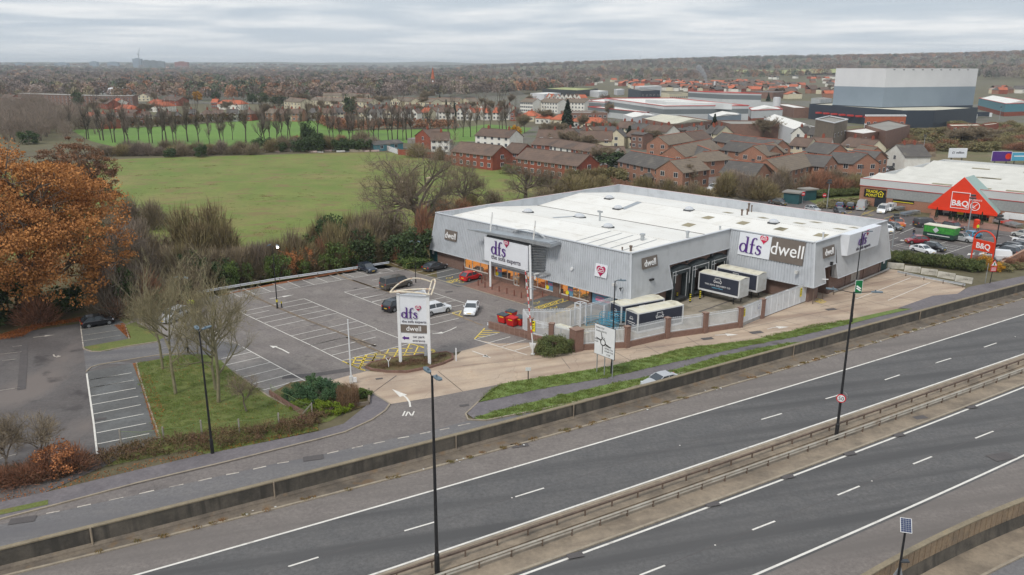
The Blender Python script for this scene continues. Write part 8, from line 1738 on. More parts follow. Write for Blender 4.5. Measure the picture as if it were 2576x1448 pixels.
block('brick_shed',(1940,765),(2090,800),(2600,800),7,[(-1,7,m_brickd)],m_flat,'long dark brick workshop with pale roof behind the stepped terraces',cat='workshop'); block('office_block',(1070,455),(1200,470),(1385,468),11,[(-2,11,m_navyc)],m_flat,'dark grey three-storey office beyond the factories',cat='office',win=5); block('white_hall',(1135,425),(1180,432),(1400,425),12,[(-3,12,m_palec)],m_roof,'white hall behind the dark grey office',cat='hall'); block('green_roof_shed',(220,450),(560,468),(770,450),8,[(-2,8,m_dgrey)],pm('moss_green_roof',S(160,164,110),rough=.9),'long low shed with moss green roof by the willows',cat='shed')
block('arched_hall',(1395,490),(1480,500),(1660,495),9,[(-2,9,m_crm)],m_tileg,'cream hall with white arch and dark roof',cat='hall',win=9)
for q_,lb in ((((100,495),(240,505),(400,495)),'first white low shed before the woods'),(((690,470),(780,480),(870,475)),'white low shed with red sign by the brown shrubs'),(((930,455),(960,462),(1030,458)),'small white block with brick tower'),(((2200,480),(2500,490),(2700,478)),'dark long roofed terrace behind the tall factory hall')): block('white_shed',*q_,7,[(-2,7,m_palec if 'white' in lb else m_brickd)],m_roof if 'white' in lb else m_tileg,lb,cat='shed')
block('white_shed',(0,745),(290,850),(525,835),7,[(-1,7,m_palec)],m_roof,'big plain white shed roof left of the numbered office',f='d',cat='shed',rise=2.5); block('brick_shed',(-60,790),(60,800),(290,790),7,[(-1,7,m_brickr)],m_broof,'red brick unit with two small signs beside the white shed',f='d',cat='workshop',win=3)
e_ = block('office_block',(515,752),(700,790),(832,755),12,[(-1,12,m_tilet)],m_flat,'four-storey tan and white office with a large painted number five',f='d',cat='office',win=4,trim=m_wht); 
block('office_block',(1005,712),(1010,722),(1410,722),9,[(-1,5,m_wht),(5,9,m_tileo)],m_flat,'low orange and white office in front of the dark warehouse',f='d',cat='office',win=6,trim=m_wht); block('brick_shed',(765,865),(980,895),(1250,860),7,[(-1,7,m_brickd)],m_roof,'flat-roofed brick workshop with white patched roof by the scrub',f='d',cat='workshop',win=4); block('brick_shed',(1000,810),(1210,870),(1450,812),8,[(-1,8,m_brickd)],m_flat,'plain dark brick workshop end wall above the scrub',f='d',cat='workshop')
block('brick_shed',(1815,800),(1860,820),(2170,815),5,[(-1,5,m_brickr)],m_broof,'low brick depot with cream roof on the waste ground',f='d',cat='workshop',win=4); block('brick_shed',(2160,800),(2190,812),(2330,795),5,[(-1,5,m_brickr)],m_broof,'smaller brick depot joined to the low one',f='d',cat='workshop'); block('steel_shed',(2130,545),(2395,600),(2700,590),9,[(-2,3,m_brickr),(3,9,m_tealc)],m_roof,'teal shed with white roof at the picture edge',f='d',trim=m_redt,rise=2.5)
block('steel_shed',(470,545),(560,560),(675,550),9,[(-2,9,m_lgrey)],m_flat,'grey two-storey box office before the far houses',f='d',cat='office',win=4); block('steel_shed',(100,600),(300,640),(455,640),7,[(-2,7,m_brickd)],m_roof,'low brick and white shed beside the white silo',f='d')
for f,x,y,r_,h_,mt,nm,lb in (('d',115,725,2.6,13,m_palec,'silo','tall white silo beside the brick and white shed'),('c',1920,475,1.2,14,m_palec,'chimney_stack','thin white chimney stack beside the steam plume'),('c',1845,475,1.,9,m_lgrey,'steam_vent','short grey vent giving off white steam')):
    p_ = g(f,x,y); tag(mk(nm,B().tube((0,0,-1),(0,0,h_),r_,n=12).tube((0,0,h_),(0,0,h_+.4),r_*.8,n=12),mt,loc=p_),lb,nm.replace('_',' '))
# very tall warehouse
A0,A1,A2 = Vector((212,538,0)),Vector((230.5,506,0)),Vector((304,536,0)); A3 = Vector((325,600,0)); A4 = Vector((250,600,0)); e_ = empty('high_bay_warehouse',A1,0,label='very tall warehouse banded white, slate blue and navy, highest building in view',cat='warehouse'); Q = [k-A1 for k in (A0,A1,A2,A3,A4)]
for nm,z0,z1,mt in (('lower_cladding',-2,10,m_navyc),('middle_cladding',10,22,m_slate),('upper_cladding',22,33.3,m_palec)):
    b = B()
    for i in range(5): a_,c_ = Q[i],Q[(i+1) % 5]; b.poly([(a_.x,a_.y,z0),(c_.x,c_.y,z0),(c_.x,c_.y,z1),(a_.x,a_.y,z1)])
    mk(nm, b, mt, e_)
mk('roof',B().poly([(k.x,k.y,33.3) for k in Q]),m_palec,e_); b = B()
for i in range(9): q_ = lerp(Q[1],Q[2],.08+.1*i); b.box(q_.x-.6,q_.x+.6,q_.y-.25,q_.y,32.3,32.7)
mk('wall_vent', b, m_dgrey, e_)
D0,D1,D2 = Vector((202,552,0)),Vector((226,468,0)),Vector((245,470,0)); D3 = Vector((290,505,0)); e_ = empty('dark_warehouse',D1,0,label='long navy low warehouse with buff roof and small red awnings',cat='warehouse'); Q = [k-D1 for k in (D0,D1,D2,D3,Vector((236,580,0)))]; b = B()
for i in range(5): a_,c_ = Q[i],Q[(i+1) % 5]; b.poly([(a_.x,a_.y,-2),(c_.x,c_.y,-2),(c_.x,c_.y,10),(a_.x,a_.y,10)])
mk('wall',b,m_navyc,e_); mk('roof',B().poly([(k.x,k.y,9.5) for k in Q]),m_broof,e_)
for i in range(8): q_ = lerp(Q[0],Q[1],.15+.09*i); mk('awning',B().box(q_.x-3.2,q_.x+.1,q_.y-1.6,q_.y+1.6,4.2,5.2),m_redt,e_)
for i,(x,y,c_) in enumerate(((1740,770,m_navyc),(1850,775,m_redt),(1990,755,m_slate),(2140,740,m_navyc),(1660,815,m_palec))): q_ = g('d',x,y); r_ = empty('lorry',q_,.2,label='%s lorry parked at the foot of the tall warehouse' % nth(i+1),cat='lorry',group='lorries by the tall warehouse'); mk('trailer_body',B().box(-6,6,-1.3,1.3,1,4),c_,r_); mk('cab',B().box(6.3,8.4,-1.2,1.2,.6,3.4),m_wht,r_)
# --- retail shed with orange pediment
bL,bC,bR = g('g',1880,292,6.7),g('g',966,480,6.7),g('g',2576,636,6.7)
for q_ in (bL, bC, bR): q_.z = 0
fd = (bR-bC).normalized(); fn = Vector((fd.y,-fd.x,0)); Wb = (bR-bC).length+30; Db = 62.; e_ = empty('retail_shed',bC,math.atan2(fd.y,fd.x),label='red brick retail shed with white ribbed roof and big orange triangular entrance',cat='store'); print('bq',Wb,(bL-bC).length,math.degrees((bL-bC).angle(fd)))
def pl(f, x, y, o=0.):
    """point on the shed front, o metres before it, in shed coordinates"""
    v = ray(f,x,y); p0 = bC+fn*o; t = ((p0-Vector((0,0,HC))).dot(fn))/v.dot(fn); w = Vector((0,0,HC))+v*t; d = w-bC; return d.dot(fd),-d.dot(fn),w.z
mk('brick_wall',B().box(0,Wb,0,Db,-.2,5.0),m_bricko,e_); b = B(); b.box(-.15,Wb,-.15,.2,5.0,6.7); b.box(-.15,.2,.2,Db,5.0,6.7); b.box(.2,Wb,Db-.3,Db,5.,6.7); mk('grey_fascia',b,m_lgrey,e_); mk('red_coping',B().box(-.2,Wb,-.2,-.0,4.86,4.98).box(-.22,Wb,-.22,.1,6.71,6.8),m_redt,e_)
x0_,_,z0_ = pl('g',1225,595); b = B().box(x0_,Wb,-.08,.05,2.5,4.8); sl = mk('slate_panel',b,pm('grey_slate_hanging',S(150,152,150),S(138,140,140),2,rough=.8,obj=True),e_); b = B(); n_ = 3
for i in range(n_): y0_,y1_ = .3+(Db-.6)*i/n_,.3+(Db-.6)*(i+1)/n_; ym = (y0_+y1_)/2; b.poly([(.2,y0_,5.6),(Wb,y0_,5.6),(Wb,ym,7.2),(.2,ym,7.2)]); b.poly([(.2,ym,7.2),(Wb,ym,7.2),(Wb,y1_,5.6),(.2,y1_,5.6)])
mk('roof',b,pm('grey_white_roof_sheet',S(212,210,202),S(200,198,190),.3,rough=.7,obj=True),e_); 
for i in range(26):
    x_ = 6+rnd.uniform(0,Wb-14); yy = (i % 6); y_ = .3+(Db-.6)*(yy+.25+.5*(yy % 2 == 0)*0+.0)/6+2.5; t = (y_-.3)/((Db-.6)/3) % 1; z_ = 5.6+1.6*(1-abs(2*t-1))+.05; mk('rooflight',B().poly([(x_,y_-.5,z_-.05),(x_+4.5,y_-.5,z_-.05),(x_+4.5,y_+.5,z_+.08),(x_,y_+.5,z_+.08)]),m_rlight,e_)
q0 = pl('g',1000,580,.1); q1 = pl('g',1202,680,.1); s_ = empty('trade_sign'); s_.parent = e_; mk('sign_panel',B().box(q0[0],q1[0],-.25,-.1,q1[2],q0[2]),m_blet,s_); w_ = q1[0]-q0[0]; zc_ = (q0[2]+q1[2])/2
text('sign_lettering','TRADE',.95,m_yell,s_,(q0[0]+w_*.36,-.27,zc_+.1),fx,up_,.02,bold=.01); text('sign_lettering','POINT',.95,m_yell,s_,(q0[0]+w_*.36,-.27,zc_-.85),fx,up_,.02,bold=.01); strokes('house_emblem',[[(-.5,0,.09),(-.5,-.7,.09),(.5,-.7,.09),(.5,0,.09)],[(-.75,0,.09),(0,.7,.09),(.75,0,.09)],[(0,.1,.16),(0,-.3,.16)]],m_yell,s_,(q0[0]+w_*.78,-.27,zc_),fx,up_,1,.02)
q0 = pl('g',1098,690,.05); q1 = pl('g',1200,780,.05); mk('trade_door',B().box(q0[0],q1[0],-.1,-.02,0,2.6),m_win,e_); q0 = pl('g',1272,730,.05); mk('yellow_sign',B().box(q0[0],q0[0]+5,-.12,-.05,1.7,2.4),m_blet,e_); mk('yellow_sign_stripe',B().box(q0[0]+.1,q0[0]+4.9,-.15,-.13,1.8,1.95),m_yell,e_)
pd = empty('entrance_pediment'); pd.parent = e_; a_,l_,r_2 = pl('g',1985,470,3.2),pl('g',1625,770,3.2),pl('g',2318,822,3.2); za = a_[2]; zl = (l_[2]+r_2[2])/2; yo = -3.2; xa = (l_[0]+r_2[0])/2; print('ped',a_,l_,r_2)
V = [(l_[0],yo,zl),(r_2[0],yo,zl),(a_[0],yo,za)]; Vb = [(l_[0]+.6,yo+9,zl+.5),(r_2[0]-.6,yo+9,zl+.5),(a_[0],yo+7,za-.1)]; mk('orange_face',B().add(V+[(x,y+.35,z) for x,y,z in V],[(0,1,2),(5,4,3),(0,3,4,1),(1,4,5,2),(2,5,3,0)]),m_ored,pd); mk('canopy_roof',B().add([(x,y+.36,z-.15) for x,y,z in V]+Vb,[(1,4,5,2),(2,5,3,0),(0,3,4,1)]),pm('green_grey_roof',S(150,172,166),rough=.6),pd); mk('orange_lip',B().box(l_[0],r_2[0],yo-.1,yo+.1,zl-.5,zl+.05),m_ored,pd)
c0,c1_ = pl('g',1868,610,3.3),pl('g',2025,790,3.3); xw = c1_[0]-c0[0]; zz0,zz1 = c1_[2],c0[2]; b = B()
for q_ in ((c0[0],c1_[0],zz1-.12,zz1),(c0[0],c1_[0],zz0,zz0+.12)): b.box(q_[0],q_[1],yo-.2,yo-.05,q_[2],q_[3])
for q_ in (c0[0],c1_[0]-.12): b.box(q_,q_+.12,yo-.2,yo-.05,zz0+.12,zz1-.12)
mk('square_outline',b,m_wlet,pd); text('sign_lettering','B&Q',xw*.46,m_wlet,pd,((c0[0]+c1_[0])/2,yo-.08,zz0+(zz1-zz0)*.16),fx,up_,.04,bold=.035)
c2_ = pl('g',2090,758,3.3); rr2 = .95; strokes('arrow_emblem',[[(rr2*math.cos(R(t)),rr2*math.sin(R(t)),.07) for t in range(0,361,15)],[(.45,.5,.07),(-.4,-.4,.07)],[(-.42,.15,.07),(-.42,-.42,.07),(.15,-.42,.07)]],m_wlet,pd,(c2_[0],yo-.06,c2_[2]),fx,up_,1,.04); text('sign_lettering','ENTRANCE',.5,m_wlet,pd,(c2_[0],yo-.06,c2_[2]+1.2),fx,up_,.03)
b = B().box(l_[0]+1.2,r_2[0]-1.2,-.3,-.1,0,zl); mk('glazed_front',b,m_win,e_); b = B()
for i in range(9): x_ = lerp(l_[0]+1.2,r_2[0]-1.3,i/8); b.box(x_,x_+.12,-.36,-.31,0,zl)
b.box(l_[0]+1.2,r_2[0]-1.2,-.38,-.36,zl*.7,zl*.7+.1); mk('glazing_bar',b,m_alu,e_)
for x_ in (l_[0]+.8,r_2[0]-1.6): mk('brick_pier',B().box(x_,x_+.9,yo+.1,yo+1,0,zl),m_bricko,e_)
for i in range(5): mk('shop_poster',B().box(l_[0]+2.5+i*3.1,l_[0]+3.9+i*3.1,-.45,-.4,.6,2.1),(m_cap,m_yell,m_slate,m_ored,m_wht)[i],e_)
q0 = pl('g',2380,855,.05); mk('notice_board',B().box(q0[0],q0[0]+4.2,-.2,-.1,.9,2.3),m_wht,e_); mk('notice_board',B().box(q0[0]+5,q0[0]+7.5,-.2,-.1,.9,2.1),m_cap,e_)
for i,(x,y,mt) in enumerate(((2330,940,m_alu),(2400,955,m_ored),(2440,970,m_alu),(2500,985,m_alu),(1400,865,m_slate),(1480,850,m_alu),(1330,810,m_alu))):
    r_ = empty('trolley_bay',g('g',x,y),.5,label='%s trolley bay along the retail shed front' % nth(i+1),cat='trolley bay',group='trolley bays'); b = B()
    for j in range(6): b.tube((j*.5,0,0),(j*.5,0,1.0),.03,n=4); b.tube((j*.5,1.6,0),(j*.5,1.6,1.0),.03,n=4); b.tube((j*.5,0,1.),(j*.5,1.6,1.),.03,n=4); b.tube((j*.5,0,.4),(j*.5,1.6,.7),.03,n=4)
    mk('bay_frame',b,m_alu,r_); mk('trolley',B().add([(0,.3,.5),(2.6,.3,.5),(2.6,1.3,.5),(0,1.3,.5),(-.1,.2,.95),(2.7,.2,.95),(2.7,1.4,.95),(-.1,1.4,.95)],[(0,1,5,4),(1,2,6,5),(2,3,7,6),(3,0,4,7),(3,2,1,0)]),mt,r_)
for i in range(6): q_ = g('g',(1700,1845,1895,1945,2145,1990)[i],(895,900,908,918,945,925)[i]); r_ = empty('potted_tree',q_,0,label='%s small potted conifer outside the orange entrance' % nth(i+1),cat='plant',group='potted conifers at the retail entrance'); hh_ = 2.6 if i in (0,4) else 1.3; mk('pot',B().tube((0,0,0),(0,0,.4),.3,.35,8),m_brickd,r_); c_ = np.array([[math.cos(a)*.6*(1-t)*nr.uniform(.3,1),math.sin(a)*.6*(1-t)*nr.uniform(.3,1),.4+t*hh_] for a,t in zip(nr.uniform(0,6.28,260),nr.uniform(0,1,260))]); raw('foliage',leaf_quads(c_,.12),4,m_pine,r_)
# arched roadside sign
p0,p1 = g('g',2048,1295),g('g',2252,1345); sd_ = (p1-p0); e_ = empty('arched_sign',p0,math.atan2(sd_.y,sd_.x),label='orange arched roadside sign on two legs with white lettering',cat='sign'); Ws = sd_.length; hs2 = hgt(p0,'g',2070,1075); hb2 = hgt(p0,'g',2060,1180)
for x_ in (0,Ws): mk('leg',B().tube((x_,0,0),(x_,0,hs2),.13,n=8),m_ored,e_)
b = B(); pr = None
for i in range(17): a_ = math.pi*i/16; q_ = (Ws/2-Ws/2*math.cos(a_),0,hs2+Ws*.42*math.sin(a_)); pr and b.tube(pr,q_,.13,n=8); pr = q_
mk('arch',b,m_ored,e_); mk('sign_panel',B().box(.1,Ws-.1,-.12,.12,hb2,hs2),m_ored,e_); text('sign_lettering','B&Q',(hs2-hb2)*.72,m_wlet,e_,(Ws/2,-.13,hb2+(hs2-hb2)*.24),fx,up_,.03,bold=.03)
# billboards, huts, signs, lamp masts
def board(f, x0, y0, x1, y1, base, mt, lb, txt=None, ex=0):
    p_ = g(f,(x0+x1)/2,base); zt_,zb_ = hgt(p_,f,(x0+x1)/2,y0),hgt(p_,f,(x0+x1)/2,y1); d = g(f,x1,base)-g(f,x0,base); e_ = empty('billboard',g(f,x0,base),math.atan2(d.y,d.x),label=lb,cat='billboard'); w_ = d.length
    mk('panel',B().box(0,w_,-.1,.1,zb_,zt_),mt,e_); mk('frame',B().box(-.12,w_+.12,.1,.25,zb_-.12,zt_+.12),m_wht,e_)
    for x_ in (w_*.2,w_*.8): mk('post',B().box(x_-.15,x_+.15,.3,.5,0,zt_-.3),m_dgrey,e_)
    return e_, w_, zb_, zt_
e_,w_,zb_,zt_ = board('g',1820,185,1995,275,330,m_sign,'white billboard with dark writing about one million pounds'); text('sign_lettering','£1 million',w_*.17,m_navy,e_,(w_*.5,-.12,zb_+(zt_-zb_)*.45),fx,up_,.02,bold=.02)
e_,w_,zb_,zt_ = board('g',2250,215,2440,310,340,m_purple,'dark purple billboard with orange shapes near the picture edge'); mk('orange_ring',B().tube((w_*.82,-.15,(zb_+zt_)/2),(w_*.82,-.11,(zb_+zt_)/2),1.1,n=16),m_ored,e_)
e_,w_,zb_,zt_ = board('g',2445,225,2620,305,345,m_blue,'bright turquoise billboard at the picture edge'); mk('white_band',B().box(w_*.1,w_*.9,-.14,-.11,zb_+(zt_-zb_)*.5,zb_+(zt_-zb_)*.62),m_wlet,e_)
for i,(x0,y0,x1,y1,lb) in enumerate(((190,725,340,740,'dark green substation hut with grey slab roof, nearer one'),(340,690,415,705,'dark green substation hut with grey slab roof behind the nearer one'))): p_,q_ = g('g',x0,y0),g('g',x1,y1); d = q_-p_; e_ = empty('substation_hut',p_,math.atan2(d.y,d.x),label=lb,cat='hut'); w_ = d.length; mk('wall',B().box(0,w_,0,3.5,0,2.7),m_teal,e_); mk('roof',B().box(-.4,w_+.4,-.4,3.9,2.7,3.05),m_flat,e_)
for f,x,y,lb in (('g',588,750,'red no-entry sign on the kerb of the retail road'),('g',378,735,'red no-entry sign before the green substation hut')):
    r_ = empty('no_entry_sign',g(f,x,y),.2,label=lb,cat='road sign'); mk('post',B().tube((0,0,0),(0,0,2.6),.05,n=6),m_alu,r_); mk('sign_disc',B().tube((0,-.08,2.6),(0,-.05,2.6),.55,n=18),m_rring,r_); mk('white_bar',B().box(-.38,.38,-.1,-.085,2.5,2.7),m_wht,r_)
def mastlamp(f,x,y,yt,lb,mt=m_alu): p_ = g(f,x,y); h_ = hgt(p_,f,x,yt); r_ = empty('lamp_mast',p_,0,label=lb,cat='street lamp'); mk('pole',B().tube((0,0,0),(0,0,h_),.14,.09,8),mt,r_); mk('lamp_head',B().box(-.5,.5,-.4,.4,h_,h_+.3).box(-.4,.4,-.3,.3,h_+.5,h_+.9),m_dgrey,r_)
mastlamp('g',622,785,530,'grey lamp mast with boxy head beside the retail road kerb'); mastlamp('g',943,600,380,'grey lamp mast with boxy head at the retail shed corner'); mastlamp('g',1270,1165,875,'grey lamp mast with boxy head between the parked rows'); mastlamp('g',2018,1010,680,'tall grey lamp mast before the orange pediment'); mastlamp('g',2262,1330,885,'black lamp post behind the arched orange sign',m_black)
mastlamp('d',1570,1120,930,'thin grey street lamp in the scrub behind the estate'); mastlamp('d',655,760,650,'grey lamp mast before the navy warehouse'); mastlamp('d',1915,770,690,'grey lamp mast before the tall warehouse wall'); mastlamp('d',2085,760,685,'second grey lamp mast beside the stacked lorries'); mastlamp('d',2330,760,640,'grey lamp mast near the teal shed'); mastlamp('x',1245,330,170,'slim lamp column in front of the estate gable')
r_ = empty('orange_box',g('g',2100,975),.3,label='orange cylinder display box beside the hi-vis person',cat='box'); mk('body',B().tube((0,0,0),(0,0,1.8),.6,n=12),m_ored,r_); mk('lid',B().tube((0,0,1.8),(0,0,2.0),.65,.3,12),m_ored,r_)
# walls and fences beyond
def wallrun(nm,s_,h,th,mt,lb,cat='wall',f2=None,pitch=0):
    p_ = pts(s_); e_ = empty(nm,(0,0,0),label=lb,cat=cat); b = B()
    for a_,c_ in zip(p_,p_[1:]): b.beam(a_+Vector((0,0,h/2)),c_+Vector((0,0,h/2)),th,h)
    mk('panel', b, mt, e_)
    if pitch:
        b = B()
        for a_, c_ in zip(p_, p_[1:]):
            for i in range(int((c_-a_).length/pitch)): q_ = lerp(a_,c_,i*pitch/(c_-a_).length); b.box(q_.x-.25,q_.x+.25,q_.y-.25,q_.y+.25,0,h+.25)
        mk('pier', b, f2 or mt, e_)
    return e_
wallrun('paddock_wall','b 1370,1105 1640,1130 1850,1165 2060,1195 2430,1245 c 100,1280 430,1325',2.1,.3,m_brickr,'long stepped red brick wall with buff panels along the paddock',f2=m_bricko,pitch=4.5); wallrun('timber_fence','c 430,1325 700,1330 1000,1420 1250,1470',1.8,.12,pm('brown_fence_boards',S(128,92,70),S(110,80,64),1,rough=.9),'brown board fence behind the store roof','fence',pitch=2.4)
wallrun('red_fence','c 640,1300 860,1260',1.9,.12,m_brickr,'plain red fence beside the gable end of the terrace','fence'); wallrun('concrete_fence','b 1110,1030 1250,1060 1375,1105',1.8,.1,m_palec,'pale concrete panel fence by the dark green shed','fence',pitch=2.5); wallrun('estate_wall','g -200,610 180,615 790,480',1.6,.25,m_bricko,'brick wall with pale top around the estate flats'); wallrun('car_park_wall','g 2340,1375 2576,1245 3000,1020',1.2,.4,m_bricko,'orange-topped brick wall rising along the edge of the retail park')
wallrun('garage_row','b 1490,990 1880,1010',2.3,5,m_flat,'row of flat-roofed garages beside the white house','garages'); wallrun('board_fence','g 1380,250 1700,270',1.8,.12,m_median,'weathered board fence behind the white gabled house','fence')
# hedge beyond the meadow, dome, church spire, tower crane, far towers, tanks
def hedge(nm, s_, h, w_, mt, lb, ls=.5, den=16):
    p_ = resample(pts(s_),2.5); c_ = np.array([(q.x+rnd.uniform(-w_,w_),q.y+rnd.uniform(-w_,w_),rnd.uniform(.2,1)*h) for q in p_ for _ in range(den)]); e_ = empty(nm,(0,0,0),label=lb,cat='hedge'); raw('foliage',clumps(c_,np.full(len(c_),1.1),14,ls,.8),4,mt,e_); return e_
hedge('tall_hedge','a 760,840 1000,850 1600,825 2100,790 2546,760 b 300,765 620,770',5.,2.2,m_bram,'long dark clipped hedge along the far side of the bright meadow'); hedge('garden_thicket','b 640,800 850,868 1200,850 1500,845 1900,850',5,5,m_rust_t,'brown thicket along the gardens beyond the meadow trees')
p_ = g('a',1175,520); r_ = empty('white_dome',p_,0,label='large white shallow dome hall behind the flat-topped terrace',cat='hall'); b = B(); n_ = 24
for i in range(6):
    a0,a1 = R(90*i/6),R(90*(i+1)/6); b.tube((0,0,7*math.sin(a0)+3),(0,0,7*math.sin(a1)+3),18*math.cos(a0),18*max(.01,math.cos(a1)),n_,cap=False)
mk('dome_shell',b,m_palec,r_,smooth=True); mk('drum_wall',B().tube((0,0,-2),(0,0,3),18,n=n_),m_lgrey,r_)
house('a',165,500,980,525,12,9,.6,'x','db',m_flat,'long flat-topped brick terrace with white windows before the white dome',win=22,rows=3,chim=0,name='town_terrace',cat='terrace',wy=1.6); house('a',930,525,1310,525,12,9,.6,'x','db',m_flat,'second flat-topped brick terrace joined beneath the dome',win=12,rows=3,chim=0,name='town_terrace',cat='terrace',wy=1.6); house('a',870,440,1020,445,20,8,1,'x','wh',m_palec,'pale pavilion with curved eaves beside the white dome',win=4,chim=0,name='pavilion',cat='hall')
p_ = g('b',1715,520); r_ = empty('clock_spire',p_,0,label='small church tower with orange pointed spire and clock',cat='tower'); mk('tower',B().box(-2,2,-2,2,0,20),m_brickd,r_); mk('spire',B().tube((0,0,20),(0,0,34),2.4,.05,8),m_tileo,r_); mk('clock_face',B().tube((0,-2.1,17),(0,-2.0,17),1,n=12),m_wht,r_)
for f,x,w_,yt,d_,mt,lb in (('a',1350,40,155,5200,m_slate,'far concrete tower under construction below the crane'),('a',1440,36,172,5200,m_dband,'first far dark slab block beside the construction tower'),('a',1510,36,176,5200,m_dband,'second far dark slab block beside the construction tower'),('a',1578,36,182,5200,m_dband,'third far dark slab block beside the construction tower'),('a',918,34,184,5200,m_slate,'far grey tower block on the skyline above the oaks'),('a',1790,60,188,5200,m_brickr,'far long red block on the skyline'),('a',180,45,198,5200,m_slate,'far low grey block at the picture edge of the skyline'),('a',600,60,196,5200,m_slate,'far long pale block on the skyline'),('a',1110,50,190,5200,m_slate,'far pale block on the skyline between the towers')):
    v = ray(f,x,yt); t = d_/v.y; X_,Z_ = v.x*t,HC+v.z*t; zg = terr(X_,d_); ww = w_*.254/1991*d_; r_ = empty('tower_block',(X_,d_,zg),0,label=lb,cat='tower block'); mk('tower_body',B().box(-ww,ww,0,30,-5,Z_-zg),mt,r_); mk('roof_plant',B().box(-ww*.4,ww*.4,5,20,Z_-zg,Z_-zg+4),mt,r_)
v = ray('a',1375,150); t = 5150/v.y; X_ = v.x*t; Z_ = HC+v.z*t; r_ = empty('tower_crane',(X_,5150,terr(X_,5150)),0,label='far luffing tower crane with raised jib on the skyline',cat='crane'); zz_ = Z_-terr(X_,5150); mk('mast',B().tube((0,0,0),(0,0,zz_+22),2.,n=4),m_dband,r_); mk('jib',B().tube((-3,0,zz_+20),(14,0,zz_+64),1.5,1.,n=4),m_dband,r_); mk('counter_jib',B().tube((0,0,zz_+22),(-9,0,zz_+26),2.2,n=4),m_dband,r_)
for x, y0, y1 in ((1190, 175, 120), (1832, 155, 122)):
    v = ray('c',x,y1); t = 4300/v.y; X_ = v.x*t; Z_ = HC+v.z*t; tag(mk('radio_mast',B().tube((0,0,0),(0,0,Z_-terr(X_,4300)),1.4,.8,4).tube((0,0,10),(0,0,12),2,2,4),m_dband,loc=(X_,4300,terr(X_,4300))),'thin radio mast on the wooded ridge, %s one' % ('taller' if x < 1500 else 'fainter'),'mast')
# individual trees in the town
mE = [raw('crown',clumps(ell(60,3.2,3.2,5.2,5.6,.6,-.9),nr.uniform(.9,1.6,60),26,.45,.9),4,m_ever,meshonly=1),mesh('trunk',B().tube((0,0,0),(0,0,5),.35,.2,6),m_bark)]
cc_ = np.array([[math.cos(a)*2.6*(1-t)*q,math.sin(a)*2.6*(1-t)*q,1+t*10] for a,t,q in zip(nr.uniform(0,6.28,900),nr.uniform(0,1,900)**1.3,nr.uniform(.4,1,900))]); mC = [raw('crown',leaf_quads(cc_,.5),4,m_pine,meshonly=1),mE[1].copy()]
pE_,pC_,pG_ = tree_proto('evergreen_tree',mE),tree_proto('conifer_tree',mC),tree_proto('golden_tree',[raw('crown',clumps(ell(50,3,3,4,5.6,.6,-.9),nr.uniform(.8,1.4,50),24,.4,.9),4,m_gold,meshonly=1),mE[1].copy()]); pW_ = tree_proto('bare_town_tree',tree_meshes('w',11,2.5,4.2,.25,tw=8,tl=1.3,twd=.05,mt=m_twig,n1=9,levels=3,up=.7,seed=71,nb=2))
cnt = {}
for kd,f,x,y,h_,w_ in (('E','b',890,735,15,1.3),('E','b',45,545,17,.9),('E','b',180,620,9,2.2),('E','b',30,610,12,1.4),('G','b',155,560,14,.9),('E','b',530,545,11,1.3),('E','b',910,520,16,2.2),('C','c',465,850,16,1.7),('C','c',1915,925,11,1.2),('C','c',1075,1030,9,1.3),('E','c',1190,1040,5,1.1),('E','a',780,640,14,1.3),('E','a',2250,520,15,1.1),('E','a',2140,570,10,1.4),('E','a',2500,600,10,1.5),('G','a',1960,600,13,1.4),('G','b',2540,960,8,.8),('C','b',1780,610,9,.9),('C','b',1845,740,12,.9),('C','b',1925,740,11,.8),('C','b',1080,610,8,.7),('E','c',910,1240,6,1.6),('W','c',2400,945,11,1.2),('W','c',260,800,10,1.),('W','c',640,1080,8,1.1),('W','c',480,1060,9,1.),('W','c',1290,1020,8,1.3),('W','c',820,1230,8,1.1),('W','d',2100,1020,10,1.8),('W','d',1950,1030,9,1.6),('W','b',430,620,12,1.4),('W','b',280,560,15,2.2),('W','b',1190,610,9,2.4),('W','b',1650,600,14,1.6),('W','a',1450,720,10,1.2),('W','c',1600,1430,8,1.),('C','c',2455,580,9,1),('E','c',950,262,22,3.4),('E','c',1080,245,14,5),('E','c',1530,345,12,4),('E','d',230,225,14,6)):
    cnt[kd] = cnt.get(kd,0)+1; H0 = dict(E=11,C=11,G=11,W=12)[kd]; plant(dict(E=pE_,C=pC_,G=pG_,W=pW_)[kd],g(f,x,y),None,(w_,w_,h_/H0),label='%s %s among the houses of the town' % (nth(cnt[kd]),dict(E='dark evergreen tree',C='pointed dark conifer',G='golden-leaved tree',W='bare garden tree')[kd]),cat='tree',group='single trees of the town')
for k in range(70):
    f,x,y = rnd.choice((('b',rnd.uniform(450,2500),rnd.uniform(600,690)),('a',rnd.uniform(0,2500),rnd.uniform(560,700)),('c',rnd.uniform(0,1000),rnd.uniform(600,1000)),('b',rnd.uniform(0,2500),rnd.uniform(700,760)),('c',rnd.uniform(1000,2500),rnd.uniform(420,480)),('d',rnd.uniform(0,700),rnd.uniform(380,520)))); cnt['W'] += 1
    plant(pW_,g(f,x,y),None,rnd.uniform(.6,1.),label='%s bare garden tree among the houses of the town' % nth(cnt['W']),cat='tree',group='single trees of the town')
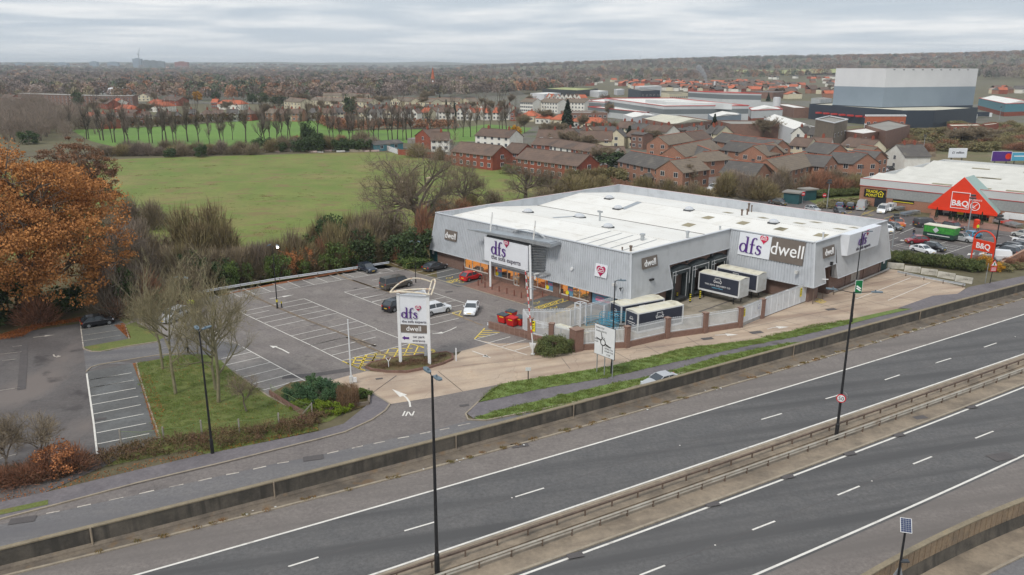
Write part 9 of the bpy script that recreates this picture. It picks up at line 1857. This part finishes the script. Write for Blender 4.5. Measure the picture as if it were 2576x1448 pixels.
# green hill fields and steam
def hillfield(s_, lb):
    q_ = []
    for w in s_.split()[1:]:
        x,y = map(float,w.split(',')); v = ray(s_[0],x,y); t = 800
        while t < 8000 and HC+v.z*t > terr(v.x*t,v.y*t): t += 20
        q_.append(Vector((v.x*t, v.y*t, 0)))
    vs,_e,fs,*_ = delaunay_2d_cdt([Vector((k.x,k.y)) for k in q_]+[Vector(((1-a_)*q_[0].x+a_*q_[len(q_)//2].x,(1-a_)*q_[0].y+a_*q_[len(q_)//2].y)) for a_ in (.25,.5,.75)],[(i,(i+1) % len(q_)) for i in range(len(q_))],[],1,1e-3); mk('hill_field',B().add([(v.x,v.y,terr(v.x,v.y)+3.5) for v in vs],[tuple(f_) for f_ in fs]),m_hfield,kind='structure')
m_hfield = pm('hill_pasture',S(152,158,96),S(160,160,108),.01,rough=.95)
hillfield('c 740,268 900,262 1330,282 1340,296 1000,292 760,285',''); hillfield('c 1350,300 1500,296 1590,315 1500,332 1400,330',''); hillfield('c 2040,285 2300,278 2576,290 2576,315 2300,312 2060,296',''); hillfield('d 0,290 300,275 730,268 730,312 300,318 60,318','')
m_steam = bpy.data.materials.new('white_steam'); m_steam.use_nodes = True; t_ = m_steam.node_tree; t_.nodes.clear(); o_ = _n(t_,'ShaderNodeOutputMaterial'); v_ = _n(t_,'ShaderNodeVolumePrincipled'); v_.inputs['Density'].default_value = .22; v_.inputs['Color'].default_value = (.95,.95,.97,1); v_.inputs['Anisotropy'].default_value = .2; t_.links.new(v_.outputs[0],o_.inputs['Volume'])
b = B(); 
for i in range(7): t = i/6; c_ = Vector((-t*t*14+rnd.uniform(-1,1),0,9+t*24)); r_ = 1.6+t*3.2; [b.tube(c_+Vector((0,0,r_*math.sin(R(a_)))),c_+Vector((0,0,r_*math.sin(R(a_+30)))),max(.02,r_*math.cos(R(a_))),max(.02,r_*math.cos(R(a_+30))),10,cap=False) for a_ in range(-90,90,30)]
mk('steam', b, m_steam, loc=g('c', 1845, 475), kind='stuff')
# ---------------------------------------------------------------- haze
b = B().box(-9000,11000,-300,14000,-8,150); m_haze = bpy.data.materials.new('haze'); m_haze.use_nodes = True; t_ = m_haze.node_tree; t_.nodes.clear(); o_ = _n(t_,'ShaderNodeOutputMaterial'); v_ = _n(t_,'ShaderNodeVolumePrincipled'); v_.inputs['Density'].default_value = .00010; v_.inputs['Color'].default_value = (.84,.92,1,1); t_.links.new(v_.outputs[0],o_.inputs['Volume'])
mk('haze', b, m_haze, kind='stuff')
